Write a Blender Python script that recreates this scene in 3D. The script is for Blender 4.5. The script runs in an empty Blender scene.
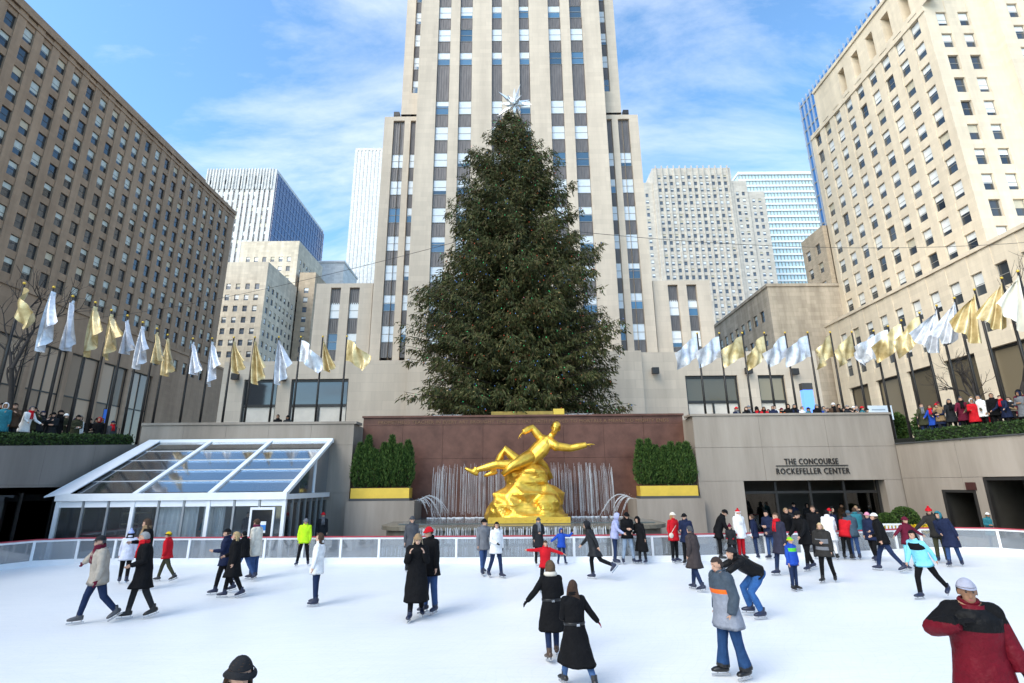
import bpy, bmesh, math, random
import numpy as np
from mathutils import Vector, Matrix

random.seed(7); RNG = np.random.default_rng(7)
SC = bpy.context.scene
COL = SC.collection
rad = math.radians

# ------------------------------------------------------------------ camera
FPX = 520.0; PITCH = rad(15.4); ROLL = rad(0.5); CAMZ = 2.85
_cp, _sp = math.cos(PITCH), math.sin(PITCH)
_F = Vector((0, _cp, _sp)); _X = Vector((1, 0, 0)); _U = Vector((0, -_sp, _cp))
_R = _X * math.cos(ROLL) - _U * math.sin(ROLL)
_V = _X * math.sin(ROLL) + _U * math.cos(ROLL)
cd = bpy.data.cameras.new('camera'); cam = bpy.data.objects.new('camera', cd); COL.objects.link(cam)
cd.sensor_width = 36.0; cd.lens = 36.0 * FPX / 1024.0; cd.clip_start = 0.1; cd.clip_end = 3000
m = Matrix.Identity(4)
for i in range(3):
    m[i][0] = _R[i]; m[i][1] = _V[i]; m[i][2] = -_F[i]
m[2][3] = CAMZ
cam.matrix_world = m
SC.camera = cam

# ------------------------------------------------------------------ light
SUN_EL = rad(38); SUN_AZ = rad(48)          # azimuth measured from straight behind the camera towards the left
SUN_DIR = Vector((-math.sin(SUN_AZ) * math.cos(SUN_EL), -math.cos(SUN_AZ) * math.cos(SUN_EL), math.sin(SUN_EL)))
sl = bpy.data.lights.new('sun', 'SUN'); sl.energy = 2.0; sl.angle = rad(55); sl.color = (1.0, 0.90, 0.76)
so = bpy.data.objects.new('sun', sl); COL.objects.link(so)
so.rotation_euler = SUN_DIR.to_track_quat('Z', 'Y').to_euler()
W = bpy.data.worlds.new('World'); SC.world = W; W.use_nodes = True
nt = W.node_tree; nt.nodes.clear()
def wn(t, **k):
    n = nt.nodes.new(t)
    for a, b in k.items(): setattr(n, a, b)
    return n
sky = wn('ShaderNodeTexSky', sky_type='NISHITA', sun_disc=False, sun_elevation=SUN_EL, air_density=1.0, dust_density=0.9, ozone_density=3.0, altitude=0)
sky.sun_rotation = math.atan2(SUN_DIR.x, SUN_DIR.y)
tc = wn('ShaderNodeTexCoord'); sep = wn('ShaderNodeSeparateXYZ'); nt.links.new(tc.outputs['Generated'], sep.inputs[0])
zz = wn('ShaderNodeMath', operation='MAXIMUM'); nt.links.new(sep.outputs[2], zz.inputs[0]); zz.inputs[1].default_value = 0.02
za = wn('ShaderNodeMath', operation='ADD'); nt.links.new(zz.outputs[0], za.inputs[0]); za.inputs[1].default_value = 0.18
dx = wn('ShaderNodeMath', operation='DIVIDE'); nt.links.new(sep.outputs[0], dx.inputs[0]); nt.links.new(za.outputs[0], dx.inputs[1])
dy = wn('ShaderNodeMath', operation='DIVIDE'); nt.links.new(sep.outputs[1], dy.inputs[0]); nt.links.new(za.outputs[0], dy.inputs[1])
cx = wn('ShaderNodeCombineXYZ'); nt.links.new(dx.outputs[0], cx.inputs[0]); nt.links.new(dy.outputs[0], cx.inputs[1])
mp = wn('ShaderNodeMapping'); mp.inputs['Scale'].default_value = (0.9, 1.9, 1); mp.inputs['Rotation'].default_value = (0, 0, 0.5); mp.inputs['Location'].default_value = (3.6, 2.1, 0)
nt.links.new(cx.outputs[0], mp.inputs[0])
n1 = wn('ShaderNodeTexNoise'); n1.inputs['Scale'].default_value = 1.25; n1.inputs['Detail'].default_value = 9; n1.inputs['Roughness'].default_value = 0.62; n1.inputs['Distortion'].default_value = 0.5
nt.links.new(mp.outputs[0], n1.inputs['Vector'])
cr = wn('ShaderNodeValToRGB'); cr.color_ramp.elements[0].position = 0.455; cr.color_ramp.elements[1].position = 0.88
nt.links.new(n1.outputs['Fac'], cr.inputs[0])
mx = wn('ShaderNodeMix', data_type='RGBA')
mx.inputs[7].default_value = (4.9, 5.0, 5.1, 1)
tn = wn('ShaderNodeMix', data_type='RGBA', blend_type='MULTIPLY'); tn.inputs[0].default_value = 1; tn.inputs[7].default_value = (.98, 1.24, 1.28, 1)
nt.links.new(sky.outputs[0], tn.inputs[6])
nt.links.new(cr.outputs[0], mx.inputs[0]); nt.links.new(tn.outputs[2], mx.inputs[6])
bg = wn('ShaderNodeBackground'); bg.inputs[1].default_value = 0.15
out = wn('ShaderNodeOutputWorld'); nt.links.new(mx.outputs[2], bg.inputs[0]); nt.links.new(bg.outputs[0], out.inputs[0])
SC.view_settings.view_transform = 'Standard'; SC.view_settings.look = 'None'; SC.view_settings.gamma = 1.0
SC.view_settings.use_curve_mapping = False
SC.view_settings.exposure = 1.05
SC.cycles.max_bounces = 6; SC.cycles.diffuse_bounces = 3; SC.cycles.glossy_bounces = 3; SC.cycles.transparent_max_bounces = 10; SC.cycles.transmission_bounces = 4

# ------------------------------------------------------------------ pixel helpers (directions only; depth always comes from a ground, wall or known plane)
def ray(px, py):
    d_ = _F + _R * ((px - 512) / FPX) + _V * ((341.5 - py) / FPX)
    return d_
def on_z(px, py, z=0.0):
    d_ = ray(px, py); t = (z - CAMZ) / d_.z
    return Vector((d_.x * t, d_.y * t, z))
def on_y(px, py, Y):
    d_ = ray(px, py); t = Y / d_.y
    return Vector((d_.x * t, Y, CAMZ + d_.z * t))
def on_x(px, py, X):
    d_ = ray(px, py); t = X / d_.x
    return Vector((X, d_.y * t, CAMZ + d_.z * t))

# ------------------------------------------------------------------ materials
MATS = {}
def _new(name):
    mt = bpy.data.materials.new(name); mt.use_nodes = True
    return mt, mt.node_tree, mt.node_tree.nodes['Principled BSDF']
def M(name, col=(.5, .5, .5), rough=.7, var=.12, scale=2.0, bump=0.0, bscale=None, metal=0.0, spec=.5, streak=False, hue=None):
    if name in MATS: return MATS[name]
    mt, t, b = _new(name)
    b.inputs['Roughness'].default_value = rough; b.inputs['Metallic'].default_value = metal
    b.inputs['Specular IOR Level'].default_value = spec
    if var > 0 or bump > 0:
        c = t.nodes.new('ShaderNodeTexCoord'); mpn = t.nodes.new('ShaderNodeMapping'); t.links.new(c.outputs['Object'], mpn.inputs[0])
        if streak: mpn.inputs['Scale'].default_value = (1, 1, .15)
        n = t.nodes.new('ShaderNodeTexNoise'); n.inputs['Scale'].default_value = scale; n.inputs['Detail'].default_value = 6; n.inputs['Roughness'].default_value = .6
        t.links.new(mpn.outputs[0], n.inputs['Vector'])
        r = t.nodes.new('ShaderNodeValToRGB')
        a = [max(0, x * (1 - var)) for x in col]; z = [min(1, x * (1 + var)) for x in (hue or col)]
        r.color_ramp.elements[0].position = .3; r.color_ramp.elements[1].position = .7
        r.color_ramp.elements[0].color = (*a, 1); r.color_ramp.elements[1].color = (*z, 1)
        t.links.new(n.outputs['Fac'], r.inputs[0]); t.links.new(r.outputs[0], b.inputs['Base Color'])
        if bump > 0:
            n2 = t.nodes.new('ShaderNodeTexNoise'); n2.inputs['Scale'].default_value = bscale or scale * 8; n2.inputs['Detail'].default_value = 4
            t.links.new(c.outputs['Object'], n2.inputs['Vector'])
            bp = t.nodes.new('ShaderNodeBump'); bp.inputs['Strength'].default_value = bump; bp.inputs['Distance'].default_value = .05
            t.links.new(n2.outputs['Fac'], bp.inputs['Height']); t.links.new(bp.outputs[0], b.inputs['Normal'])
    else:
        b.inputs['Base Color'].default_value = (*col, 1)
    MATS[name] = mt; return mt
def stone(name, col, bw=1.3, bh=.55, mort=.012, var=.1, dirt=.25, jc=.72):
    """ashlar: block tone variation and thin joints from a brick pattern laid along the wall, plus weather streaks"""
    if name in MATS: return MATS[name]
    mt, t, b = _new(name); N = t.nodes.new; L = t.links.new
    b.inputs['Roughness'].default_value = .85; b.inputs['Specular IOR Level'].default_value = .2
    c = N('ShaderNodeTexCoord'); s = N('ShaderNodeSeparateXYZ'); L(c.outputs['Object'], s.inputs[0])
    ad = N('ShaderNodeMath'); ad.operation = 'ADD'; L(s.outputs[0], ad.inputs[0]); L(s.outputs[1], ad.inputs[1])
    cb = N('ShaderNodeCombineXYZ'); L(ad.outputs[0], cb.inputs[0]); L(s.outputs[2], cb.inputs[1])
    br = N('ShaderNodeTexBrick'); br.inputs['Scale'].default_value = 1; br.inputs['Brick Width'].default_value = bw; br.inputs['Row Height'].default_value = bh
    br.inputs['Mortar Size'].default_value = mort; br.inputs['Bias'].default_value = 0
    br.inputs['Color1'].default_value = (*[x * (1 - var) for x in col], 1); br.inputs['Color2'].default_value = (*[min(1, x * (1 + var)) for x in col], 1)
    br.inputs['Mortar'].default_value = (*[x * jc for x in col], 1)
    L(cb.outputs[0], br.inputs['Vector'])
    mpn = N('ShaderNodeMapping'); mpn.inputs['Scale'].default_value = (.5, .5, .06); L(c.outputs['Object'], mpn.inputs[0])
    n = N('ShaderNodeTexNoise'); n.inputs['Scale'].default_value = 1.0; n.inputs['Detail'].default_value = 8; n.inputs['Roughness'].default_value = .65; L(mpn.outputs[0], n.inputs['Vector'])
    r = N('ShaderNodeValToRGB'); r.color_ramp.elements[0].position = .32; r.color_ramp.elements[1].position = .66
    r.color_ramp.elements[0].color = (1 - dirt, 1 - dirt * 1.05, 1 - dirt * 1.12, 1); r.color_ramp.elements[1].color = (1.06, 1.05, 1.03, 1)
    L(n.outputs['Fac'], r.inputs[0])
    mxx = N('ShaderNodeMix'); mxx.data_type = 'RGBA'; mxx.blend_type = 'MULTIPLY'; mxx.inputs[0].default_value = 1
    L(br.outputs['Color'], mxx.inputs[6]); L(r.outputs[0], mxx.inputs[7]); L(mxx.outputs[2], b.inputs['Base Color'])
    MATS[name] = mt; return mt
def glass_mat(name, tint=(.03, .04, .05), rough=.04, spec=.9):
    if name in MATS: return MATS[name]
    mt, t, b = _new(name)
    b.inputs['Roughness'].default_value = rough; b.inputs['Specular IOR Level'].default_value = spec
    c = t.nodes.new('ShaderNodeObjectInfo'); r = t.nodes.new('ShaderNodeValToRGB')
    r.color_ramp.elements[0].color = (*[x * .55 for x in tint], 1); r.color_ramp.elements[1].color = (*[x * 1.6 for x in tint], 1)
    t.links.new(c.outputs['Random'], r.inputs[0]); t.links.new(r.outputs[0], b.inputs['Base Color'])
    MATS[name] = mt; return mt
def clear_glass(name, tint=(.8, .87, .9), refl=.25, rough=.03, haze_=0.0):
    if name in MATS: return MATS[name]
    mt = bpy.data.materials.new(name); mt.use_nodes = True; t = mt.node_tree; t.nodes.clear(); N = t.nodes.new
    tr = N('ShaderNodeBsdfTransparent'); tr.inputs[0].default_value = (*tint, 1)
    gl = N('ShaderNodeBsdfGlossy'); gl.inputs['Roughness'].default_value = rough
    df = N('ShaderNodeBsdfDiffuse'); df.inputs[0].default_value = (.75, .8, .85, 1)
    m0 = N('ShaderNodeMixShader'); m0.inputs[0].default_value = haze_; t.links.new(tr.outputs[0], m0.inputs[1]); t.links.new(df.outputs[0], m0.inputs[2])
    fr = N('ShaderNodeFresnel'); fr.inputs[0].default_value = 1.45
    ad = N('ShaderNodeMath'); ad.operation = 'ADD'; ad.inputs[1].default_value = refl; t.links.new(fr.outputs[0], ad.inputs[0])
    mxn = N('ShaderNodeMixShader'); t.links.new(ad.outputs[0], mxn.inputs[0]); t.links.new(m0.outputs[0], mxn.inputs[1]); t.links.new(gl.outputs[0], mxn.inputs[2])
    o = N('ShaderNodeOutputMaterial'); t.links.new(mxn.outputs[0], o.inputs[0])
    MATS[name] = mt; return mt
def leaf(name, cols, rough=.75, trans=.0):
    """foliage: each leaf or needle spray takes its own tone"""
    if name in MATS: return MATS[name]
    mt, t, b = _new(name); b.inputs['Roughness'].default_value = rough; b.inputs['Specular IOR Level'].default_value = .25
    g = t.nodes.new('ShaderNodeNewGeometry'); r = t.nodes.new('ShaderNodeValToRGB')
    el = r.color_ramp.elements
    while len(el) < len(cols): el.new(.5)
    for i, c_ in enumerate(cols):
        el[i].position = i / (len(cols) - 1); el[i].color = (*c_, 1)
    t.links.new(g.outputs['Random Per Island'], r.inputs[0]); t.links.new(r.outputs[0], b.inputs['Base Color'])
    MATS[name] = mt; return mt
def emit(name, col, s):
    if name in MATS: return MATS[name]
    mt, t, b = _new(name); b.inputs['Base Color'].default_value = (*[x * .5 for x in col], 1)
    b.inputs['Emission Color'].default_value = (*col, 1); b.inputs['Emission Strength'].default_value = s
    MATS[name] = mt; return mt

def V(*a): return Vector(a)
# ------------------------------------------------------------------ mesh helpers
class MB:
    def __init__(s): s.v = []; s.f = []; s.m = []; s.sm = []
    def add(s, vs, fs, mi=0, smooth=False):
        o = len(s.v); s.v.extend([tuple(v) for v in vs])
        for f in fs: s.f.append(tuple(o + i for i in f)); s.m.append(mi); s.sm.append(smooth)
        return o
    def quad(s, a, b, c, d_, mi=0): s.add([a, b, c, d_], [(0, 1, 2, 3)], mi)
    def box(s, x0, x1, y0, y1, z0, z1, mi=0):
        s.add([(x0, y0, z0), (x1, y0, z0), (x1, y1, z0), (x0, y1, z0), (x0, y0, z1), (x1, y0, z1), (x1, y1, z1), (x0, y1, z1)],
              [(0, 3, 2, 1), (4, 5, 6, 7), (0, 1, 5, 4), (1, 2, 6, 5), (2, 3, 7, 6), (3, 0, 4, 7)], mi)
    def bar(s, a, b, w, h=None, mi=0, up=Vector((0, 0, 1))):
        a = Vector(a); b = Vector(b); h = h or w; d_ = (b - a).normalized()
        if abs(d_.dot(up)) > .98: up = Vector((0, 1, 0))
        r = d_.cross(up).normalized() * w / 2; u = r.cross(d_).normalized() * h / 2
        s.add([a - r - u, a + r - u, a + r + u, a - r + u, b - r - u, b + r - u, b + r + u, b - r + u],
              [(3, 2, 1, 0), (4, 5, 6, 7), (0, 1, 5, 4), (1, 2, 6, 5), (2, 3, 7, 6), (3, 0, 4, 7)], mi)
    def prism(s, poly, z0, z1, mi=0):
        n = len(poly)
        s.add([(p[0], p[1], z0) for p in poly] + [(p[0], p[1], z1) for p in poly],
              [tuple(range(n - 1, -1, -1)), tuple(range(n, 2 * n))] + [(i, (i + 1) % n, n + (i + 1) % n, n + i) for i in range(n)], mi)
    def tube(s, pts, rs, n=8, mi=0, cap=True, ref=None, smooth=True):
        """rs: radius or (ra, rb) per point; ra along ref axis"""
        pts = [Vector(p) for p in pts]; k = len(pts); rings = []
        pr = Vector(ref) if ref is not None else None
        for i in range(k):
            d_ = (pts[min(i + 1, k - 1)] - pts[max(i - 1, 0)])
            if d_.length < 1e-9: d_ = Vector((0, 0, 1))
            d_.normalize()
            a = pr if pr is not None else (Vector((1, 0, 0)) if abs(d_.x) < .9 else Vector((0, 1, 0)))
            a = (a - d_ * a.dot(d_)); a.normalize()
            if ref is None: pr = a
            b = d_.cross(a)
            r = rs[i] if isinstance(rs, (list, tuple)) else rs
            ra, rb = r if isinstance(r, (list, tuple)) else (r, r)
            rings.append([pts[i] + a * (ra * math.cos(2 * math.pi * j / n)) + b * (rb * math.sin(2 * math.pi * j / n)) for j in range(n)])
        vs = [p for rg in rings for p in rg]; fs = []
        for i in range(k - 1):
            for j in range(n): fs.append((i * n + j, i * n + (j + 1) % n, (i + 1) * n + (j + 1) % n, (i + 1) * n + j))
        if cap: fs.append(tuple(range(n - 1, -1, -1))); fs.append(tuple(range((k - 1) * n, k * n)))
        s.add(vs, fs, mi, smooth)
    def ball(s, c, r, n=10, k=7, mi=0, rot=None):
        c = Vector(c); r = r if isinstance(r, (list, tuple)) else (r, r, r); vs = []; fs = []
        for i in range(k + 1):
            ph = math.pi * i / k
            for j in range(n):
                th = 2 * math.pi * j / n
                p = Vector((r[0] * math.sin(ph) * math.cos(th), r[1] * math.sin(ph) * math.sin(th), r[2] * math.cos(ph)))
                if rot: p = rot @ p
                vs.append(c + p)
        for i in range(k):
            for j in range(n): fs.append((i * n + j, (i + 1) * n + j, (i + 1) * n + (j + 1) % n, i * n + (j + 1) % n))
        s.add(vs, fs, mi, True)
    def mesh(s, name, mats):
        me = bpy.data.meshes.new(name); me.from_pydata(s.v, [], s.f)
        for x in (mats if isinstance(mats, (list, tuple)) else [mats]): me.materials.append(x)
        me.polygons.foreach_set('material_index', s.m); me.polygons.foreach_set('use_smooth', s.sm); me.update()
        return me
    def build(s, name, mats, parent=None): return link(name, s.mesh(name, mats), parent)
def link(name, data, parent=None):
    o = bpy.data.objects.new(name, data); COL.objects.link(o)
    if parent: o.parent = parent
    return o
def tag(o, label=None, cat=None, group=None, kind=None):
    if label: o['label'] = label
    if cat: o['category'] = cat
    if group: o['group'] = group
    if kind: o['kind'] = kind
    return o
def thing(name, label, cat, loc=(0, 0, 0), rz=0, group=None):
    o = bpy.data.objects.new(name, None); COL.objects.link(o); o.location = loc; o.rotation_euler = (0, 0, rz); o.empty_display_size = .2
    return tag(o, label, cat, group)
def copy_tree(o, parent=None):
    c = o.copy(); COL.objects.link(c); c.parent = parent
    for ch in list(o.children): copy_tree(ch, c)
    return c
def text_mesh(name, body, size, mat, depth=.02, align='CENTER', space=1.0):
    cu = bpy.data.curves.new(name, 'FONT'); cu.body = body; cu.size = size; cu.extrude = depth; cu.align_x = align; cu.space_character = space; cu.resolution_u = 2
    o = bpy.data.objects.new('tmp_text', cu); COL.objects.link(o)
    dg = bpy.context.evaluated_depsgraph_get(); me = bpy.data.meshes.new_from_object(o.evaluated_get(dg))
    bpy.data.objects.remove(o); bpy.data.curves.remove(cu); me.name = name; me.materials.clear(); me.materials.append(mat)
    return me
def blades(cen, dirs, length, width, flat=None):
    """numpy: n little leaf quads (kite shaped) at cen pointing along dirs"""
    n = len(cen); dirs = dirs / np.maximum(1e-6, np.linalg.norm(dirs, axis=1))[:, None]
    rnd = RNG.normal(size=(n, 3)); sd = np.cross(dirs, rnd); sd /= np.maximum(1e-6, np.linalg.norm(sd, axis=1))[:, None]
    L_ = np.broadcast_to(length, (n,))[:, None]; W_ = np.broadcast_to(width, (n,))[:, None]
    v = np.empty((n, 4, 3)); v[:, 0] = cen; v[:, 1] = cen + dirs * L_ * .45 + sd * W_; v[:, 2] = cen + dirs * L_; v[:, 3] = cen + dirs * L_ * .45 - sd * W_
    return v.reshape(-1, 3)
def quads_mesh(name, verts, mat):
    n = len(verts) // 4; me = bpy.data.meshes.new(name)
    me.vertices.add(n * 4); me.vertices.foreach_set('co', verts.astype(np.float32).ravel())
    me.loops.add(n * 4); me.loops.foreach_set('vertex_index', np.arange(n * 4, dtype=np.int32))
    me.polygons.add(n); me.polygons.foreach_set('loop_start', np.arange(0, n * 4, 4, dtype=np.int32))
    me.materials.append(mat); me.update(calc_edges=True); me.validate()
    return me

# ================================================================== setting: ground, ice, pit
WORLDP = set()
def wthing(name, label, cat, loc, group=None):
    """a thing whose parts are written in world coordinates"""
    o = thing(name, label, cat, loc, 0, group); WORLDP.add(o.name); return o
_link0 = link
def link(name, data, parent=None):
    o = _link0(name, data, parent)
    if parent is not None and parent.name in WORLDP:
        o.matrix_parent_inverse = Matrix.Translation(-Vector(parent.location))
    return o
def project(p):
    v = Vector(p) - Vector((0, 0, CAMZ)); d_ = v.dot(_F)
    if d_ < .5: return None
    return 512 + FPX * v.dot(_R) / d_, 341.5 - FPX * v.dot(_V) / d_, d_

PLZ = 5.0                                   # plaza level above the ice
LWX = -19.5                                 # left pit wall
def rwx(y): return 19.8 + (27.5 - y) * .32 if y > 19.5 else 22.36
stone_lime = stone('limestone', (.59, .505, .41), 1.5, .62, mort=.008, var=.045, dirt=.16, jc=.86)
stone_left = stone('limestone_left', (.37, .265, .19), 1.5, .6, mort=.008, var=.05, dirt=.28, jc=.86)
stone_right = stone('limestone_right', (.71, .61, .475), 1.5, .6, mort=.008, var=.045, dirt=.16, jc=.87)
stone_pod = stone('limestone_podium', (.60, .51, .41), 2.2, .9, mort=.012, var=.05, dirt=.18, jc=.85)
conc = stone('grey_granite', (.35, .30, .255), 9.1, 7.3, mort=.0, var=.02, dirt=.38)
dark = M('dark_interior', (.012, .012, .013), .6, .3, 1)
bronze = M('dark_bronze', (.035, .032, .03), .45, .2, 3, metal=.3)
white_p = M('white_paint', (.78, .79, .8), .4, .05, 2)
gold = M('gilding', (.80, .45, .045), .36, .12, 3, bump=.12, bscale=14, metal=.85, hue=(.88, .54, .09))
goldp = M('gold_paint', (.72, .47, .06), .4, .1, 2, metal=.3)

# ice
mt, t, b = _new('ice'); MATS['ice'] = mt
b.inputs['Roughness'].default_value = .38; b.inputs['Specular IOR Level'].default_value = .35
c_ = t.nodes.new('ShaderNodeTexCoord')
na = t.nodes.new('ShaderNodeTexNoise'); na.inputs['Scale'].default_value = .35; na.inputs['Detail'].default_value = 7; t.links.new(c_.outputs['Object'], na.inputs['Vector'])
mpn = t.nodes.new('ShaderNodeMapping'); mpn.inputs['Scale'].default_value = (.5, 5, 1); mpn.inputs['Rotation'].default_value = (0, 0, .35); t.links.new(c_.outputs['Object'], mpn.inputs[0])
nb = t.nodes.new('ShaderNodeTexNoise'); nb.inputs['Scale'].default_value = 2.2; nb.inputs['Detail'].default_value = 8; nb.inputs['Roughness'].default_value = .7; nb.inputs['Distortion'].default_value = 1.2; t.links.new(mpn.outputs[0], nb.inputs['Vector'])
ra_ = t.nodes.new('ShaderNodeValToRGB'); ra_.color_ramp.elements[0].position = .3; ra_.color_ramp.elements[1].position = .68
ra_.color_ramp.elements[0].color = (.74, .77, .80, 1); ra_.color_ramp.elements[1].color = (.88, .885, .88, 1)
mxa = t.nodes.new('ShaderNodeMix'); mxa.data_type = 'FLOAT'; mxa.inputs[0].default_value = .5
t.links.new(na.outputs['Fac'], mxa.inputs[2]); t.links.new(nb.outputs['Fac'], mxa.inputs[3]); t.links.new(mxa.outputs[0], ra_.inputs[0]); 
prev = ra_.outputs[0]
for sc_, ro, dist, seed in ((1.9, .4, 30, 0), (2.4, 1.5, 38, 5.0), (3.1, 2.4, 46, 11.0)):
    m2 = t.nodes.new('ShaderNodeMapping'); m2.inputs['Rotation'].default_value = (0, 0, ro); m2.inputs['Location'].default_value = (seed, seed * .7, 0); t.links.new(c_.outputs['Object'], m2.inputs[0])
    wv = t.nodes.new('ShaderNodeTexWave'); wv.inputs['Scale'].default_value = sc_; wv.inputs['Distortion'].default_value = dist; wv.inputs['Detail'].default_value = 2; wv.inputs['Detail Scale'].default_value = .22; t.links.new(m2.outputs[0], wv.inputs['Vector'])
    r2 = t.nodes.new('ShaderNodeValToRGB'); r2.color_ramp.elements[0].position = .0; r2.color_ramp.elements[0].color = (.78, .83, .89, 1); r2.color_ramp.elements[1].position = .035; r2.color_ramp.elements[1].color = (1, 1, 1, 1); t.links.new(wv.outputs['Fac'], r2.inputs[0])
    mm = t.nodes.new('ShaderNodeMix'); mm.data_type = 'RGBA'; mm.blend_type = 'MULTIPLY'; mm.inputs[0].default_value = .2; t.links.new(prev, mm.inputs[6]); t.links.new(r2.outputs[0], mm.inputs[7]); prev = mm.outputs[2]
t.links.new(prev, b.inputs['Base Color'])
bp = t.nodes.new('ShaderNodeBump'); bp.inputs['Strength'].default_value = .25; bp.inputs['Distance'].default_value = .02; t.links.new(nb.outputs['Fac'], bp.inputs['Height']); t.links.new(bp.outputs[0], b.inputs['Normal'])
RINK = [(-19.0, -4), (-19.0, 20.5), (-18.5, 21.5), (-17.2, 21.95), (-12, 21.7), (-8, 21.6), (0, 21.2), (7, 21.3), (11, 21.8), (14.2, 22.25), (17.4, 23.3), (19.2, 23.2), (20.4, 22.4), (21.0, 20), (21.2, -4)]
mb = MB(); mb.add([(x, y, 0) for x, y in RINK], [tuple(range(len(RINK) - 1, -1, -1))])
tag(mb.build('ice', mt), kind='structure')
mb = MB(); mb.quad((-30, -8, -.03), (34, -8, -.03), (34, 36, -.03), (-30, 36, -.03))
tag(mb.build('pit_floor', M('terrace_paving', (.16, .15, .145), .6, .2, 1.2)), kind='structure')
# plaza: ring of paving around the pit
mb = MB()
PX0, PX1, PY0, PY1 = -19.9, 20.2, -8, 31.4
for q in [((-900, PY1), (900, PY1), (900, 900), (-900, 900)), ((-900, -500), (900, -500), (900, PY0), (-900, PY0)), ((-900, PY0), (PX0, PY0), (PX0, PY1), (-900, PY1))]:
    mb.quad(*[(x, y, PLZ) for x, y in q])
mb.add([(22.8, PY0, PLZ), (900, PY0, PLZ), (900, PY1, PLZ), (PX1, PY1, PLZ), (PX1, 27.9, PLZ), (22.8, 19.5, PLZ)], [(0, 1, 2, 3, 4, 5)])
tag(mb.build('plaza', M('plaza_paving', (.22, .2, .185), .75, .2, .8)), kind='structure')

# ================================================================== windows and facades
frm_d = M('window_frame_dark', (.06, .055, .05), .5, .1, 2)
frm_m = M('window_frame_grey', (.28, .27, .25), .5, .1, 2)
glass_d = glass_mat('window_glass', (.035, .042, .05))
glass_b = glass_mat('window_glass_blue', (.05, .12, .20))
blind_w = M('window_blind', (.74, .75, .74), .35, .05, 3, spec=.6)
blind_c = M('window_blind_cream', (.55, .50, .38), .5, .08, 3)
sill_m = M('window_sill', (.5, .42, .33), .8, .1, 2)
spand = M('spandrel_metal', (.15, .135, .13), .5, .25, 4, metal=.3, streak=True)
GEO = {}
def win_geo(kind, w, h, var):
    """window unit, local: x across, z up from sill, +y into the wall. mats: frame, glass, blind, cream blind"""
    k = (kind, round(w, 2), round(h, 2), var)
    if k in GEO: return GEO[k]
    fr = MB(); pn = MB(); f = .07 if kind != 'tower' else .05
    y0, y1 = 0, .08
    fr.box(-w / 2, -w / 2 + f, y0, y1, 0, h); fr.box(w / 2 - f, w / 2, y0, y1, 0, h)
    fr.box(-w / 2 + f, w / 2 - f, y0, y1, 0, f); fr.box(-w / 2 + f, w / 2 - f, y0, y1, h - f, h)
    if kind in ('sash', 'tower'): fr.box(-w / 2 + f, w / 2 - f, y0 + .01, y1, h * .5 - .03, h * .5 + .03)
    if kind == 'wide': fr.box(-.03, .03, y0 + .01, y1, f, h - f)
    pn.quad((-w / 2 + f, .05, f), (w / 2 - f, .05, f), (w / 2 - f, .05, h - f), (-w / 2 + f, .05, h - f), 0)
    drop = {0: 0, 1: .35, 2: .55, 3: .75, 4: .5, 5: .97}[var]
    if drop > 0:
        zb = h - f - drop * (h - 2 * f)
        fr.quad((-w / 2 + f, .035, zb), (w / 2 - f, .035, zb), (w / 2 - f, .035, h - f), (-w / 2 + f, .035, h - f), 2 if var == 4 else 1)
    GEO[k] = (fr, pn, {}); return GEO[k]
def put_windows(parent, lst, mats, pane=True, limit=300, minpx=4.0, name='window'):
    """lst of (origin, angle, w, h, kind, var). the largest in the picture become parts, the rest one joined part"""
    sc_ = []
    for q in lst:
        o, a, w, h = q[0], q[1], q[2], q[3]
        p0 = project(o); p1 = project((o[0] + math.cos(a) * w, o[1] + math.sin(a) * w, o[2] + h))
        s = 0
        if p0 and p1 and -25 < p0[0] < 1050 and -40 < p0[1] < 700: s = abs(p0[1] - p1[1]) * (abs(p0[0] - p1[0]) + 1.5)
        sc_.append(s)
    idx = sorted(range(len(lst)), key=lambda i: -sc_[i]); rest = MB(); nrest = 0
    fm, gm, bm_, cm = mats
    for r, i in enumerate(idx):
        o, a, w, h, kind, var = lst[i]; fr, pn, cache = win_geo(kind, w, h, var)
        if r < limit and sc_[i] > minpx * minpx:
            key = (fm.name, bm_.name, gm.name)
            if key not in cache: cache[key] = (fr.mesh('window', [fm, bm_, cm]), pn.mesh('pane', [gm]))
            ob = link(name, cache[key][0], parent); ob.location = o; ob.rotation_euler = (0, 0, a)
            pc = _link0('pane', cache[key][1], ob)
        else:
            ca, sa = math.cos(a), math.sin(a)
            for g_, off in ((fr, 0), (pn, 3)):
                vs = [(o[0] + x * ca - y * sa, o[1] + x * sa + y * ca, o[2] + z) for x, y, z in g_.v]
                b0 = len(rest.v); rest.v.extend(vs)
                for f_, mi in zip(g_.f, g_.m): rest.f.append(tuple(b0 + k_ for k_ in f_)); rest.m.append(mi + off if off else mi); rest.sm.append(False)
            nrest += 1
    if nrest: tag(rest.build('distant_windows', [fm, bm_, cm, gm], parent), kind='stuff')
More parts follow.
